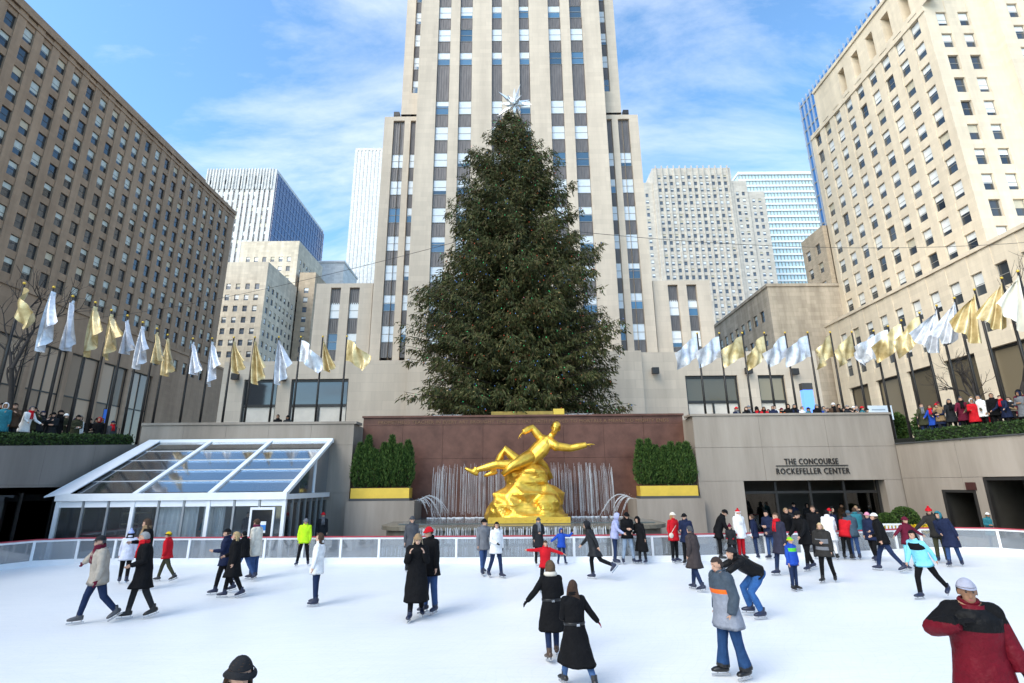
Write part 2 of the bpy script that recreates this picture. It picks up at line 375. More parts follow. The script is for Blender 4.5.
def wall_holes(mb, P, ang, W_, z0, z1, cols, rows, depth, mi=0, crec=0.0):
    """wall sheet from P along ang with window openings and their reveals; crec sets the window bays back"""
    ux, uy = math.cos(ang), math.sin(ang); nx, ny = -uy, ux          # n points into the wall
    def pt(u, z, d_=0): return (P[0] + ux * u + nx * d_, P[1] + uy * u + ny * d_, z)
    cols = sorted(cols); rows = sorted(rows); u = 0
    for (a, b_) in cols + [(W_, W_)]:
        if a > u: mb.quad(pt(u, z0), pt(a, z0), pt(a, z1), pt(u, z1), mi)
        if b_ > a:
            z = z0
            for (c0, c1) in rows + [(z1, z1)]:
                if c0 > z: mb.quad(pt(a, z, crec), pt(b_, z, crec), pt(b_, c0, crec), pt(a, c0, crec), mi)
                if c1 > c0:
                    D = depth
                    mb.quad(pt(a, c0, crec), pt(b_, c0, crec), pt(b_, c0, D), pt(a, c0, D), mi); mb.quad(pt(a, c1, D), pt(b_, c1, D), pt(b_, c1, crec), pt(a, c1, crec), mi)
                    mb.quad(pt(a, c0, crec), pt(a, c0, D), pt(a, c1, D), pt(a, c1, crec), mi); mb.quad(pt(b_, c0, D), pt(b_, c0, crec), pt(b_, c1, crec), pt(b_, c1, D), mi)
                z = c1
            if crec > 0:
                mb.quad(pt(a, z0, 0), pt(a, z0, crec), pt(a, z1, crec), pt(a, z1, 0), mi); mb.quad(pt(b_, z0, crec), pt(b_, z0, 0), pt(b_, z1, 0), pt(b_, z1, crec), mi)
        u = b_
    return pt
def cols_even(W_, pitch, w, margin=None):
    n = int((W_ - (margin or 0) * 2) // pitch); s = (W_ - (n - 1) * pitch) / 2
    return [(s + i * pitch - w / 2, s + i * pitch + w / 2) for i in range(n)]
def grid_windows(P, ang, cols, rows, depth, kind='sash', pv=(0, 1, 2, 3, 4), wt=None):
    ux, uy = math.cos(ang), math.sin(ang); nx, ny = -uy, ux; L_ = []
    for (a, b_) in cols:
        for (c0, c1) in rows:
            u = (a + b_) / 2; d_ = depth - .1
            L_.append(((P[0] + ux * u + nx * d_, P[1] + uy * u + ny * d_, c0), ang, b_ - a, c1 - c0, kind, random.choices(pv, wt)[0]))
    return L_
def coping(mb, x0, x1, y0, y1, z, h=.6, o=.25, mi=0): mb.box(x0 - o, x1 + o, y0 - o, y1 + o, z, z + h, mi)
A_FRONT, A_RIGHTB, A_LEFTB = 0.0, -math.pi / 2, math.pi / 2      # outward -y, outward -x, outward +x
WM_brown = (frm_d, glass_d, M('blind_shade', (.50, .55, .52), .3, .1, 2, spec=.7), blind_c)
WM_white = (frm_m, glass_d, blind_w, blind_c)

# ------------------------------------------------------------------ left office block (face looks towards +x)
XL, YL0, YL1, HL = -71.5, -40.0, 121.0, 70.8
bl = wthing('office_building', 'long brown limestone office block in shade filling the left edge', 'building', (XL - 15, 60, PLZ))
rows = [(32.5 + i * 3.42, 32.5 + i * 3.42 + 2.25) for i in range(11)]
cols = cols_even(YL1 - YL0, 2.92, 1.6, 1)
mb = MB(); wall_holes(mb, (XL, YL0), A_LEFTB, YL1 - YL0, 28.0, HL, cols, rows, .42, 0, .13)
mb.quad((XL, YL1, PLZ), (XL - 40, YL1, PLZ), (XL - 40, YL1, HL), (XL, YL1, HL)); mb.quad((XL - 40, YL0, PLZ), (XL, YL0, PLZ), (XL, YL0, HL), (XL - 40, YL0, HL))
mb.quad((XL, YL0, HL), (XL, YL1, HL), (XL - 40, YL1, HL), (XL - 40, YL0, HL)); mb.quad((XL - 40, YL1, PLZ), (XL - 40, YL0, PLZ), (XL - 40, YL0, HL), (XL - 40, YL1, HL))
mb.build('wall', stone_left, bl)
mb = MB(); mb.box(XL - 1.2, XL + .25, YL0, YL1 + .25, HL, HL + .9); mb.box(XL - .1, XL + .12, YL0, YL1 + .1, HL - 1.0, HL - .6); mb.build('cornice', stone_left, bl)
mb = MB(); wall_holes(mb, (XL - 3, YL1 - 6), A_LEFTB, .01, HL, HL, [], [], .1); mb.box(XL - 24, XL - 3, 20, 112, HL + .9, HL + 4.5)
mb.build('roof_storey', stone_left, bl)
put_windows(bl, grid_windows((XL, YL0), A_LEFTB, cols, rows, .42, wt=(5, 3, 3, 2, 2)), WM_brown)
# dark top-floor openings with grilles read as plain dark windows
# podium in front of it
XLP, HLP = -67.5, 29.2
bp_ = wthing('podium_building', 'low brown podium with tall glass bays behind the left flagpoles', 'building', (XLP - 2, 60, PLZ))
YP1 = 122.0
colsA = [(YP1 - YL0 - 8 - 2.92 * i - 1.3, YP1 - YL0 - 8 - 2.92 * i) for i in range(7)]; colsA.reverse()
bay = [(i * 6.4 + 2.2, i * 6.4 + 7.8) for i in range(21)]
mb = MB(); wall_holes(mb, (XLP, YL0), A_LEFTB, YP1 - YL0, 23.8, HLP, colsA, [(25.2, 27.6)], .4)
wall_holes(mb, (XLP, YL0), A_LEFTB, YP1 - YL0, PLZ, 23.8, bay, [(PLZ + .6, 23.0)], .55)
mb.quad((XLP, YL0, HLP), (XLP, YP1, HLP), (XL - 5, YP1, HLP), (XL - 5, YL0, HLP)); mb.quad((XLP, YP1, PLZ), (XL - 5, YP1, PLZ), (XL - 5, YP1, HLP), (XLP, YP1, HLP))
mb.quad((XL - 5, YL0, PLZ), (XLP, YL0, PLZ), (XLP, YL0, HLP), (XL - 5, YL0, HLP))
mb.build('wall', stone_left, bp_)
mb = MB(); mb.box(XLP - .6, XLP + .2, YL0, YP1 + .2, HLP, HLP + .5); mb.build('coping', stone_left, bp_)
put_windows(bp_, grid_windows((XLP, YL0), A_LEFTB, colsA, [(25.2, 27.6)], .4), WM_brown)
refl_tint_glass = glass_mat('bay_reflection_glass', (.30, .225, .165), .12, .5)  # beige reflection of the opposite block is put into the pane tint
lit_shop = emit('lit_shop_window', (.75, .85, 1.0), .28)
fr_, pn_ = MB(), None
for (a, b_) in bay[6:]:
    fm_ = MB(); y0 = YL0 + a; y1 = YL0 + b_; xx = XLP - .45
    for yy in (y0, (y0 + y1) / 2, y1): fm_.box(xx, xx + .16, yy - .09, yy + .09, PLZ + .6, 23)
    for zz_ in (PLZ + .7, 10.2, 16.4, 22.9): fm_.box(xx + .005, xx + .15, y0 + .1, (y0 + y1) / 2 - .1, zz_ - .1, zz_ + .1); fm_.box(xx + .005, xx + .15, (y0 + y1) / 2 + .1, y1 - .1, zz_ - .1, zz_ + .1)
    fo = fm_.build('bay_frame', bronze, bp_)
    for k, (za_, zb_) in enumerate(((PLZ + .8, 10.1), (10.3, 16.3), (16.5, 22.8))):
        for (ya, yb) in ((y0 + .1, (y0 + y1) / 2 - .1), ((y0 + y1) / 2 + .1, y1 - .1)):
            pm = MB(); pm.quad((xx + .05, ya, za_), (xx + .05, yb, za_), (xx + .05, yb, zb_), (xx + .05, ya, zb_))
            _link0('pane', pm.mesh('pane', [(lit_shop if random.random() < .55 else glass_d) if k == 0 else refl_tint_glass]), fo)
me = text_mesh('lettering', 'LA CAFFE', 2.0, M('sign_letter_dark', (.03, .025, .02), .5, 0), .06)
o = link('lettering', me, bp_); o.location = (XLP + .05, 60.5, 23.95 - .75); o.rotation_euler = (rad(90), 0, rad(90)); o.scale = (.7, .7, 1)
# ------------------------------------------------------------------ right office block (face looks towards -x) and its near end (face looks towards the camera)
XR, YR0, YR1, HR = 55.0, 55.0, 82.0, 70.5
br_ = wthing('office_building', 'cream limestone office block with open loggia slots along its roofline', 'building', (XR + 15, 72, PLZ))
rows = [(29.3 + i * 3.48, 29.3 + i * 3.48 + 2.25) for i in range(10)]
cols = [(1.1 + i * 2.9, 1.1 + i * 2.9 + 1.6) for i in range(9)]
colsR = [(YR1 - YR0 - b_, YR1 - YR0 - a) for a, b_ in cols]; colsR.sort()
slots = [(YR1 - YR0 - (1.3 + i * 3.5 + 1.5), YR1 - YR0 - (1.3 + i * 3.5)) for i in range(6)]; slots.sort()
mb = MB()
wall_holes(mb, (XR, YR1), A_RIGHTB, YR1 - YR0, 22, 63.9, colsR, rows[:-1] + [rows[-1]], .38, 0, .06)
wall_holes(mb, (XR, YR1 - 3), A_RIGHTB, YR1 - YR0 - 3, 63.9, HR, slots, [(64.6, 68.9)], 1.4)
XR2 = 63.2
colsF = [(1.5 + i * 2.9, 1.5 + i * 2.9 + 1.45) for i in range(2)]
wall_holes(mb, (XR, YR0), A_FRONT, XR2 - XR, 22, HR, colsF, rows + [(65.0, 67.2)], .38, 0, .06)
wall_holes(mb, (XR2, YR0 - 1.2), A_FRONT, 30, 22, HR + 6, [(1.6 + i * 2.9, 3.05 + i * 2.9) for i in range(9)], rows + [(65.0, 67.2)], .38, 0, .06)
mb.quad((XR2, YR0, 22), (XR2, YR0 - 1.2, 22), (XR2, YR0 - 1.2, HR + 6), (XR2, YR0, HR + 6))
mb.quad((XR, YR1 - 3, HR), (XR, YR0, HR), (XR + 38, YR0, HR), (XR + 38, YR1 - 3, HR)); mb.quad((XR, YR1, 63.6), (XR, YR1 - 3, 63.6), (XR + 38, YR1 - 3, 63.6), (XR + 38, YR1, 63.6))
mb.quad((XR + 38, YR1, 5), (XR, YR1, 5), (XR, YR1, 63.6), (XR + 38, YR1, 63.6)); mb.quad((XR + 38, YR1 - 3, 63.6), (XR, YR1 - 3, 63.6), (XR, YR1 - 3, HR), (XR + 38, YR1 - 3, HR))
mb.box(XR2 + .01, XR2 + 30, YR0 - .6, YR0 + 20, HR + .02, HR + 6)
mb.box(XR + 1.42, XR + 1.6, YR0 + .5, YR1 - 3.5, 63.8, 69.8)
mb.build('wall', stone_right, br_)
mb = MB(); mb.box(XR - .22, XR + 1, YR0 - .2, YR1 - 3, HR, HR + .55); mb.box(XR - .15, XR - .002, YR0 - .15, YR1 - .1, 62.9, 63.3); mb.build('cornice', stone_right, br_)
L_ = grid_windows((XR, YR1), A_RIGHTB, colsR, rows, .38, wt=(1.2, 2.5, 4, 3, .6)) + grid_windows((XR, YR0), A_FRONT, colsF, rows + [(65.0, 67.2)], .38, wt=(2, 2, 4, 3, .3))
L_ += grid_windows((XR2, YR0 - 1.2), A_FRONT, [(1.6 + i * 2.9, 3.05 + i * 2.9) for i in range(3)], rows + [(65.0, 67.2)], .38, wt=(2, 2, 4, 3, .3))
put_windows(br_, L_, WM_white)
# lower far end of the block, its shade put into the tan colour
bre = wthing('annex_building', 'small annex with shade painted tan at the far end of the cream block', 'building', (58, 95, PLZ))
rows2 = [(24 + i * 3.5, 24 + i * 3.5 + 1.9) for i in range(6)]
mb = MB(); c2 = [(.9, 2.2), (4.0, 5.3)]
st_tan = stone('annex_shade_stone', (.52, .42, .31), .8, .3)
wall_holes(mb, (XR - .8, YR1 + 7), A_RIGHTB, 6.8, PLZ, 46, c2, rows2, .3); wall_holes(mb, (XR - .8, YR1 + .2), A_FRONT, .78, PLZ, 46, [], [], .3)
mb.quad((XR - .8, YR1 + 7, 46), (XR - .8, YR1 + .2, 46), (XR + 20, YR1 + .2, 46), (XR + 20, YR1 + 7, 46)); mb.quad((XR + 20, YR1 + 7, 5), (XR - .8, YR1 + 7, 5), (XR - .8, YR1 + 7, 46), (XR + 20, YR1 + 7, 46))
mb.build('wall', st_tan, bre)
put_windows(bre, grid_windows((XR - .8, YR1 + 7), A_RIGHTB, c2, rows2, .3, wt=(1, 2, 3, 2, 1)), WM_white)
# podium of the right block
XRP, HRP, YRP1 = 50.0, 26.6, 79.5
bp2 = wthing('podium_building', 'cream limestone podium with tall shop windows behind the right flagpoles', 'building', (XRP + 2, 60, PLZ))
rp = [(17.9, 20.4), (21.9, 24.4)]; cp_ = [(YRP1 - (52.2 + i * 2.92) - .7, YRP1 - (52.2 + i * 2.92) + .75) for i in range(-9, 9)]; cp_.sort()
sh = [(YRP1 - (51.0 + i * 5.84) - 2.1, YRP1 - (51.0 + i * 5.84) + 2.1) for i in range(-5, 5)]; sh.sort()
mb = MB(); Wp = YRP1 - 20
wall_holes(mb, (XRP, YRP1), A_RIGHTB, Wp, 17.2, HRP, cp_, rp, .38, 0, .05); wall_holes(mb, (XRP, YRP1), A_RIGHTB, Wp, PLZ, 17.2, sh, [(PLZ + .3, 16.2)], .6)
mb.quad((XRP, YRP1, HRP), (XRP, 20, HRP), (XRP + 14, 20, HRP), (XRP + 14, YRP1, HRP)); mb.quad((XRP + 14, YRP1, 5), (XRP, YRP1, 5), (XRP, YRP1, HRP), (XRP + 14, YRP1, HRP)); mb.quad((XRP, 20, 5), (XRP + 40, 20, 5), (XRP + 40, 20, HRP), (XRP, 20, HRP))
mb.quad((XRP + 14, YR0 - 1.5, HRP), (XRP + 14, 20, HRP), (XRP + 40, 20, HRP), (XRP + 40, YR0 - 1.5, HRP))
mb.build('wall', stone_right, bp2)
mb = MB(); mb.box(XRP - .18, XRP + .8, 20, YRP1 + .1, HRP, HRP + .4); mb.build('coping', stone_right, bp2)
put_windows(bp2, grid_windows((XRP, YRP1), A_RIGHTB, cp_, rp, .38, wt=(1, 2, 4, 3, .5)), WM_white)
shop_glow = emit('shop_interior', (1.0, .78, .42), .10)
for (a, b_) in sh:
    y1 = YRP1 - a; y0 = YRP1 - b_; xx = XRP + .5; fm_ = MB()
    for yy in (y0 + .1, y1 - .1): fm_.box(xx - .1, xx + .06, yy - .1, yy + .1, PLZ + .3, 16.2)
    for zz_ in (PLZ + .5, 10.0, 16.05): fm_.box(xx - .09, xx + .05, y0 + .21, y1 - .21, zz_ - .13, zz_ + .13)
    fo = fm_.build('shop_window', bronze, bp2)
    for k, (za_, zb_) in enumerate(((PLZ + .64, 9.86), (10.14, 15.9))):
        pm = MB(); pm.quad((xx, y1 - .21, za_), (xx, y0 + .21, za_), (xx, y0 + .21, zb_), (xx, y1 - .21, zb_))
        _link0('pane', pm.mesh('pane', [glass_d if k == 0 else glass_mat('shop_glass', (.16, .13, .085), .1, .5)]), fo)
# low stone building beyond the podium
blo = wthing('stone_building', 'blank weathered tan stone building with sunlit end beside the grey tower', 'building', (50, 90, PLZ))
mb = MB(); st_w = stone('weathered_stone', (.53, .45, .36), 1.6, .7, dirt=.4)
wall_holes(mb, (43.0, 108), A_RIGHTB, 26, PLZ, 34.6, [(1.5 + i * 2.6, 2.9 + i * 2.6) for i in range(9)], [(29.2, 31.2), (25, 27)], .3)
wall_holes(mb, (43.0, 82), A_FRONT, 14, PLZ, 34.6, [], [], .3); mb.quad((43, 108, 34.6), (43, 82, 34.6), (57, 82, 34.6), (57, 108, 34.6)); mb.quad((57, 108, 5), (43, 108, 5), (43, 108, 34.6), (57, 108, 34.6))
mb.build('wall', st_w, blo)
mb = MB(); mb.box(42.8, 57, 81.8, 82.6, 34.6, 35.1); mb.box(42.8, 43.6, 82.6, 108, 34.6, 35.1); mb.build('coping', st_w, blo)
put_windows(blo, grid_windows((43.0, 108), A_RIGHTB, [(1.5 + i * 2.6, 2.9 + i * 2.6) for i in range(9)], [(29.2, 31.2), (25, 27)], .3), WM_brown)

# ------------------------------------------------------------------ the tower on the axis
TY, TX = 54.0, .15
tw = wthing('skyscraper', 'tall limestone skyscraper rising straight behind the decorated tree', 'building', (TX, TY + 15, PLZ))
TOP = 128.0
strips = []
for a, b_ in ((1.1, 2.4), (4.9, 6.5), (7.7, 9.3)): strips += [(-b_, -a), (a, b_)]
strips = sorted((11.6 + a, 11.6 + b_) for a, b_ in strips)
mb = MB(); P0 = (TX - 11.6, TY)
wall_holes(mb, P0, 0, 23.2, 14, TOP, strips, [(16.2, TOP - 3)], .45)
for s in (-1, 1):      # side shoulders of the shaft and lower wings
    xo, xi = 13.9, 11.6
    a = TX - xo if s < 0 else TX + xi
    wall_holes(mb, (a, TY + 1.6), 0, xo - xi, 48, TOP - 4, [(1.2, 1.95)] if s < 0 else [(.35, 1.1)], [(51.2, TOP - 8)], .5)
    mb.quad((TX + s * 11.6, TY + (1.6 if s > 0 else 0), 14), (TX + s * 11.6, TY + (0 if s > 0 else 1.6), 14), (TX + s * 11.6, TY + (0 if s > 0 else 1.6), TOP), (TX + s * 11.6, TY + (1.6 if s > 0 else 0), TOP))
    a = TX - 15.9 if s < 0 else TX + 11.6
    wc = [(1.15, 2.55), (3.3, 3.95)] if s < 0 else [(.35, 1.0), (1.75, 3.15)]
    wall_holes(mb, (a, TY + 1.5), 0, 4.3, 14, 47.6, wc, [(15.2, 47.0)], .45)
    mb.quad(*[(TX + s * 15.9, y, z) for y, z in ((TY + 1.5, 14), (TY + 30, 14), (TY + 30, 47.6), (TY + 1.5, 47.6))][::s])
    mb.quad(*[(TX + s * 13.9, y, z) for y, z in ((TY + 1.6, 14), (TY + 40, 14), (TY + 40, TOP - 4), (TY + 1.6, TOP - 4))][::s])
    mb.quad((TX + s * 15.9, TY + 1.5, 47.6), (TX + s * 11.6, TY + 1.5, 47.6), (TX + s * 11.6, TY + 30, 47.6), (TX + s * 15.9, TY + 30, 47.6))
mb.quad((TX - 13.9, TY, TOP), (TX + 13.9, TY, TOP), (TX + 13.9, TY + 40, TOP), (TX - 13.9, TY + 40, TOP))
mb.quad((TX + 16, TY + 40, 5), (TX - 16, TY + 40, 5), (TX - 16, TY + 40, TOP), (TX + 16, TY + 40, TOP))
mb.build('wall', stone_lime, tw)
# spandrels and windows stacked in the strips
SP = {}
def spandrel(parent, u, y, z0, z1, w):
    k = (round(w, 2), round(z1 - z0, 2))
    if k not in SP:
        s_ = MB(); h = z1 - z0; s_.box(-w / 2, w / 2, .06, .16, 0, h)
        for i in range(5): xx = -w / 2 + w * (i + .5) / 5; s_.box(xx - w * .045, xx + w * .045, 0, .06, .06, h - .1)
        SP[k] = s_.mesh('spandrel', [spand])
    o = link('spandrel', SP[k], parent); o.location = (u, y, z0)
wl = []
def strip_fill(parent, xc, w, y, zlo, zhi, tallz=None, dz=0):
    k0 = -8
    for k in range(k0, 30):
        z0 = 39.45 + dz + 3.69 * k; z1 = z0 + 1.95
        if z1 < zlo or z0 > zhi: continue
        if tallz and tallz[0] < z0 < tallz[1]:
            spandrel(parent, xc, y, z0 - 1.72, z1 + 1.72, w - .02); continue
        if z0 >= zlo and z1 <= zhi:
            wl.append(((xc, y, z0), 0, w - .02, 1.95, 'tower', random.choices((0, 2, 3, 5, 1), (1.2, 1.5, 1.5, 8, .6))[0]))
        nt_ = tallz and tallz[0] < z0 + 3.69 < tallz[1]
        if z1 + .01 > zlo and z1 + 1.73 < zhi and not nt_: spandrel(parent, xc, y, z1 + .005, z1 + 1.735, w - .02)
for (a, b_) in strips: strip_fill(tw, P0[0] + (a + b_) / 2, b_ - a, TY + .27, 16.2, TOP - 3, (49, 52))
for s in (-1, 1):
    strip_fill(tw, TX + s * (15.9 - 1.85), 1.4, TY + 1.77, 15.2, 46.9, (44, 46.5), .9)
    strip_fill(tw, TX + s * (15.9 - 3.625), .65, TY + 1.77, 15.2, 46.9, (44, 46.5), .9)
    strip_fill(tw, TX + s * 12.325, .75, TY + 1.92, 51.3, TOP - 8, None, .9)
put_windows(tw, wl, (frm_m, glass_b, M('tower_blind', (.62, .67, .71), .3, .06, 2, spec=.7), blind_c), limit=300, minpx=2)
mb = MB()
for s in (-1, 1):
    for x in (11.9, 13.0, 14.5): mb.box(TX + s * x - .35, TX + s * x + .35, TY + 1.7, TY + 2.3, 47.9, 48.5); mb.bar((TX + s * x, TY + 2, 47.6), (TX + s * x, TY + 2, 48), .08)
mb.build('floodlights', bronze, tw)
# low wings and the podium of the tower
YW = 56.0
for s in (-1, 1):
    xa = TX + (-22.6 if s < 0 else 16.1)
    w_ = wthing('tower_wing', ('shaded low stone wing with two dark window strips left of the tower' if s < 0 else 'sunlit low stone wing with two window strips right of the tower'), 'building', (xa + 3.2, YW + 8, 14))
    cs = [(1.7, 2.85), (3.85, 5.0)]
    mb = MB(); wall_holes(mb, (xa, YW), 0, 6.5, 14, 25.4, cs, [(15.4, 24.9)], .45)
    mb.quad((xa, YW, 25.4), (xa + 6.5, YW, 25.4), (xa + 6.5, YW + 25, 25.4), (xa, YW + 25, 25.4)); mb.quad((xa, YW + 25, 14), (xa, YW, 14), (xa, YW, 25.4), (xa, YW + 25, 25.4)); mb.quad((xa + 6.5, YW, 14), (xa + 6.5, YW + 25, 14), (xa + 6.5, YW + 25, 25.4), (xa + 6.5, YW, 25.4))
    mb.build('wall', stone_lime, w_); wl = []
    for (a, b_) in cs: strip_fill(w_, xa + (a + b_) / 2, 1.15, YW + .27, 15.4, 23.3, None, .2); spandrel(w_, xa + (a + b_) / 2, YW + .27, 22.9, 24.85, 1.13)
    put_windows(w_, wl, (frm_m, glass_b, blind_w, blind_c), minpx=1)
PY = 50.0
pd = wthing('tower_podium', 'broad blank limestone podium with display windows below the tower', 'building', (TX, PY + 3, PLZ))
holes = [(-26.2, -22.9), (-21.6, -16.0), (16.9, 22.0), (24.0, 26.6)]
mb = MB(); X0 = -28.4
wall_holes(mb, (X0, PY), 0, 18.2, PLZ, 14.8, [(a - X0, b_ - X0) for a, b_ in holes[:2]], [(8.6, 13.0)], .5)
wall_holes(mb, (-10.2, PY - .35), 0, 22.9, PLZ, 15.5, [], [], .5)
wall_holes(mb, (12.7, PY), 0, 17.3, PLZ, 15.4, [(a - 12.7, b_ - 12.7) for a, b_ in holes[2:]], [(8.6, 13.0)], .5)
mb.quad((-10.2, PY, 5), (-10.2, PY - .35, 5), (-10.2, PY - .35, 15.5), (-10.2, PY, 15.5)); mb.quad((12.7, PY - .35, 5), (12.7, PY, 5), (12.7, PY, 15.5), (12.7, PY - .35, 15.5))
mb.quad((X0, PY, 14.8), (-10.2, PY, 14.8), (-10.2, PY + 12, 14.8), (X0, PY + 12, 14.8)); mb.quad((-10.2, PY - .35, 15.5), (12.7, PY - .35, 15.5), (12.7, PY + 12, 15.5), (-10.2, PY + 12, 15.5)); mb.quad((12.7, PY, 15.4), (30, PY, 15.4), (30, PY + 12, 15.4), (12.7, PY + 12, 15.4))
mb.quad((X0, PY + 12, 5), (X0, PY, 5), (X0, PY, 14.8), (X0, PY + 12, 14.8)); mb.quad((30, PY, 5), (30, PY + 12, 5), (30, PY + 12, 15.4), (30, PY, 15.4))
mb.build('wall', stone_pod, pd)
for i, (a, b_) in enumerate(holes):
    f_ = MB()
    f_.box(a, a + .14, PY + .2, PY + .4, 8.6, 13); f_.box(b_ - .14, b_, PY + .2, PY + .4, 8.6, 13); f_.box(a + .14, b_ - .14, PY + .2, PY + .4, 12.75, 13); f_.box(a + .14, b_ - .14, PY + .2, PY + .4, 10.3, 10.55); f_.box(a + .14, b_ - .14, PY + .2, PY + .4, 8.6, 8.75)
    if b_ - a > 4: f_.box((a + b_) / 2 - .08, (a + b_) / 2 + .08, PY + .21, PY + .39, 8.75, 10.3)
    fo = f_.build('display_window', bronze, pd)
    p_ = MB(); p_.quad((a + .14, PY + .3, 10.55), (b_ - .14, PY + .3, 10.55), (b_ - .14, PY + .3, 12.75), (a + .14, PY + .3, 12.75)); _link0('pane', p_.mesh('pane', [glass_d if i < 2 else glass_mat('display_glass', (.17, .135, .08), .08, .6)]), fo)
    p_ = MB(); p_.quad((a + .14, PY + .33, 8.75), (b_ - .14, PY + .33, 8.75), (b_ - .14, PY + .33, 10.3), (a + .14, PY + .33, 10.3)); _link0('marble_panel', p_.mesh('marble_panel', [M('pale_marble', (.68, .6, .5), .4, .1, 1.2)]), fo)
for px, py in ((236, 377), (283, 378), (655, 371), (748, 371), (794, 372)):
    p = on_y(px, py, PY - .3); f_ = MB(); f_.box(-.32, .32, -.3, .1, -.3, .3); f_.bar((0, .05, 0), (0, .34, 0), .12)
    o = f_.build('floodlight', bronze); o.location = p + Vector((0, -.06, 0)); tag(o, {236: 'dark floodlight on the podium left of the shorter display window', 283: 'dark floodlight on the podium pier between the two left display windows', 655: 'lone dark floodlight on the blank podium just right of the tree', 748: 'dark floodlight between the two right display windows', 794: 'rightmost dark floodlight on the tower podium'}[px], 'floodlight', 'floodlights on the podium')

# ------------------------------------------------------------------ distant buildings
def far_tower(label, x0, x1, y0, y1, z1, mat, glassm, pitch, ww, fl, wh, z0=PLZ, faces='f', name='distant_tower', vert=False, limit=0, depth=.3, mats=None):
    t_ = wthing(name, label, 'building', ((x0 + x1) / 2, (y0 + y1) / 2, PLZ)); mb = MB(); wn_ = []
    rows_ = [(z0 + 2 + i * fl, z0 + 2 + i * fl + wh) for i in range(int((z1 - z0 - 4) // fl))]
    if vert: rows_ = [(z0 + 2, z1 - 2)]
    def side(P, ang, W_):
        cs_ = cols_even(W_, pitch, ww, .6); wall_holes(mb, P, ang, W_, PLZ, z1, cs_, rows_, depth)
        if not vert: wn_.extend(grid_windows(P, ang, cs_, rows_, depth, 'sash', wt=(4, 2, 2, 1, 1)))
        else:
            ux, uy = math.cos(ang), math.sin(ang)
            for (a, b_) in cs_:
                for i in range(int((z1 - z0 - 4) // fl)):
                    u = (a + b_) / 2; wn_.append(((P[0] + ux * u - uy * (depth - .1), P[1] + uy * u + ux * (depth - .1), z0 + 2 + i * fl), ang, b_ - a, fl, 'sash', random.choices((0, 1, 2), (3, 2, 1))[0]))
    if 'f' in faces: side((x0, y0), 0, x1 - x0)
    else: mb.quad((x0, y0, PLZ), (x1, y0, PLZ), (x1, y0, z1), (x0, y0, z1))
    if 'r' in faces: side((x1, y0), A_LEFTB, y1 - y0)
    else: mb.quad((x1, y0, PLZ), (x1, y1, PLZ), (x1, y1, z1), (x1, y0, z1))
    if 'l' in faces: side((x0, y1), A_RIGHTB, y1 - y0)
    else: mb.quad((x0, y1, PLZ), (x0, y0, PLZ), (x0, y0, z1), (x0, y1, z1))
    mb.quad((x0, y0, z1), (x1, y0, z1), (x1, y1, z1), (x0, y1, z1)); mb.quad((x1, y1, PLZ), (x0, y1, PLZ), (x0, y1, z1), (x1, y1, z1))
    mb.build('wall', mat, t_)
    put_windows(t_, wn_, mats or (frm_m, glassm, blind_w, blind_c), limit=limit, minpx=2)
    return t_
pale = stone('pale_stone', (.50, .46, .41), 2, 1, dirt=.1)
white_s = stone('white_facade', (.62, .61, .60), 2, 1, dirt=.08)
st_lw = stone('cream_left', (.66, .58, .47), 2, .9)
# grey-beige setback tower right of the axis
gb = glass_mat('far_glass', (.07, .09, .12), .2, .5)
def q(px, py, Y): return on_y(px, py, Y)
x0, x1 = q(664, 300, 230).x, q(748, 300, 230).x
t1 = far_tower('pale grey stone tower with many small paired windows and stepped crown', x0, x1, 230, 262, q(690, 168, 230).z, pale, gb, 3.0, 1.5, 3.6, 2.0, z0=40)
x2 = q(764, 300, 230).x; x4 = q(782, 300, 230).x; x3 = q(644, 300, 230).x
for (a, b_, yy, zt) in ((x1 + .05, x2, 230.6, q(752, 181, 231).z), (x2 + .05, x4, 231.2, q(765, 191, 231).z), (x3, x0 - .05, 231.5, q(655, 182, 231).z)):
    mb = MB(); cs_ = cols_even(b_ - a, 3.0, 1.5, .4); rw = [(40 + i * 3.6, 42 + i * 3.6) for i in range(int((zt - 42) // 3.6))]
    wall_holes(mb, (a, yy), 0, b_ - a, PLZ, zt, cs_, rw, .3); mb.quad((a, yy, zt), (b_, yy, zt), (b_, yy + 28, zt), (a, yy + 28, zt))
    sx = a if a < x0 else b_
    mb.quad((sx, yy, PLZ), (sx, yy + 28, PLZ), (sx, yy + 28, zt), (sx, yy, zt)); mb.build('setback_wall', pale, t1)
    put_windows(t1, grid_windows((a, yy), 0, cs_, rw, .3, wt=(4, 2, 2, 1, 1)), (frm_m, gb, blind_w, blind_c), limit=0)
mb = MB(); W_ = x1 - x0; n_ = int((W_ - 1.2) // 3.0); s0 = (W_ - (n_ - 1) * 3.0) / 2; zt_ = q(690, 166, 230).z
for i in range(n_ + 1): xx = x0 + s0 + (i - .5) * 3.0; mb.box(xx - .3, xx + .3, 229.5, 229.98, 40, zt_)
mb.build('crown_pier', pale, t1)
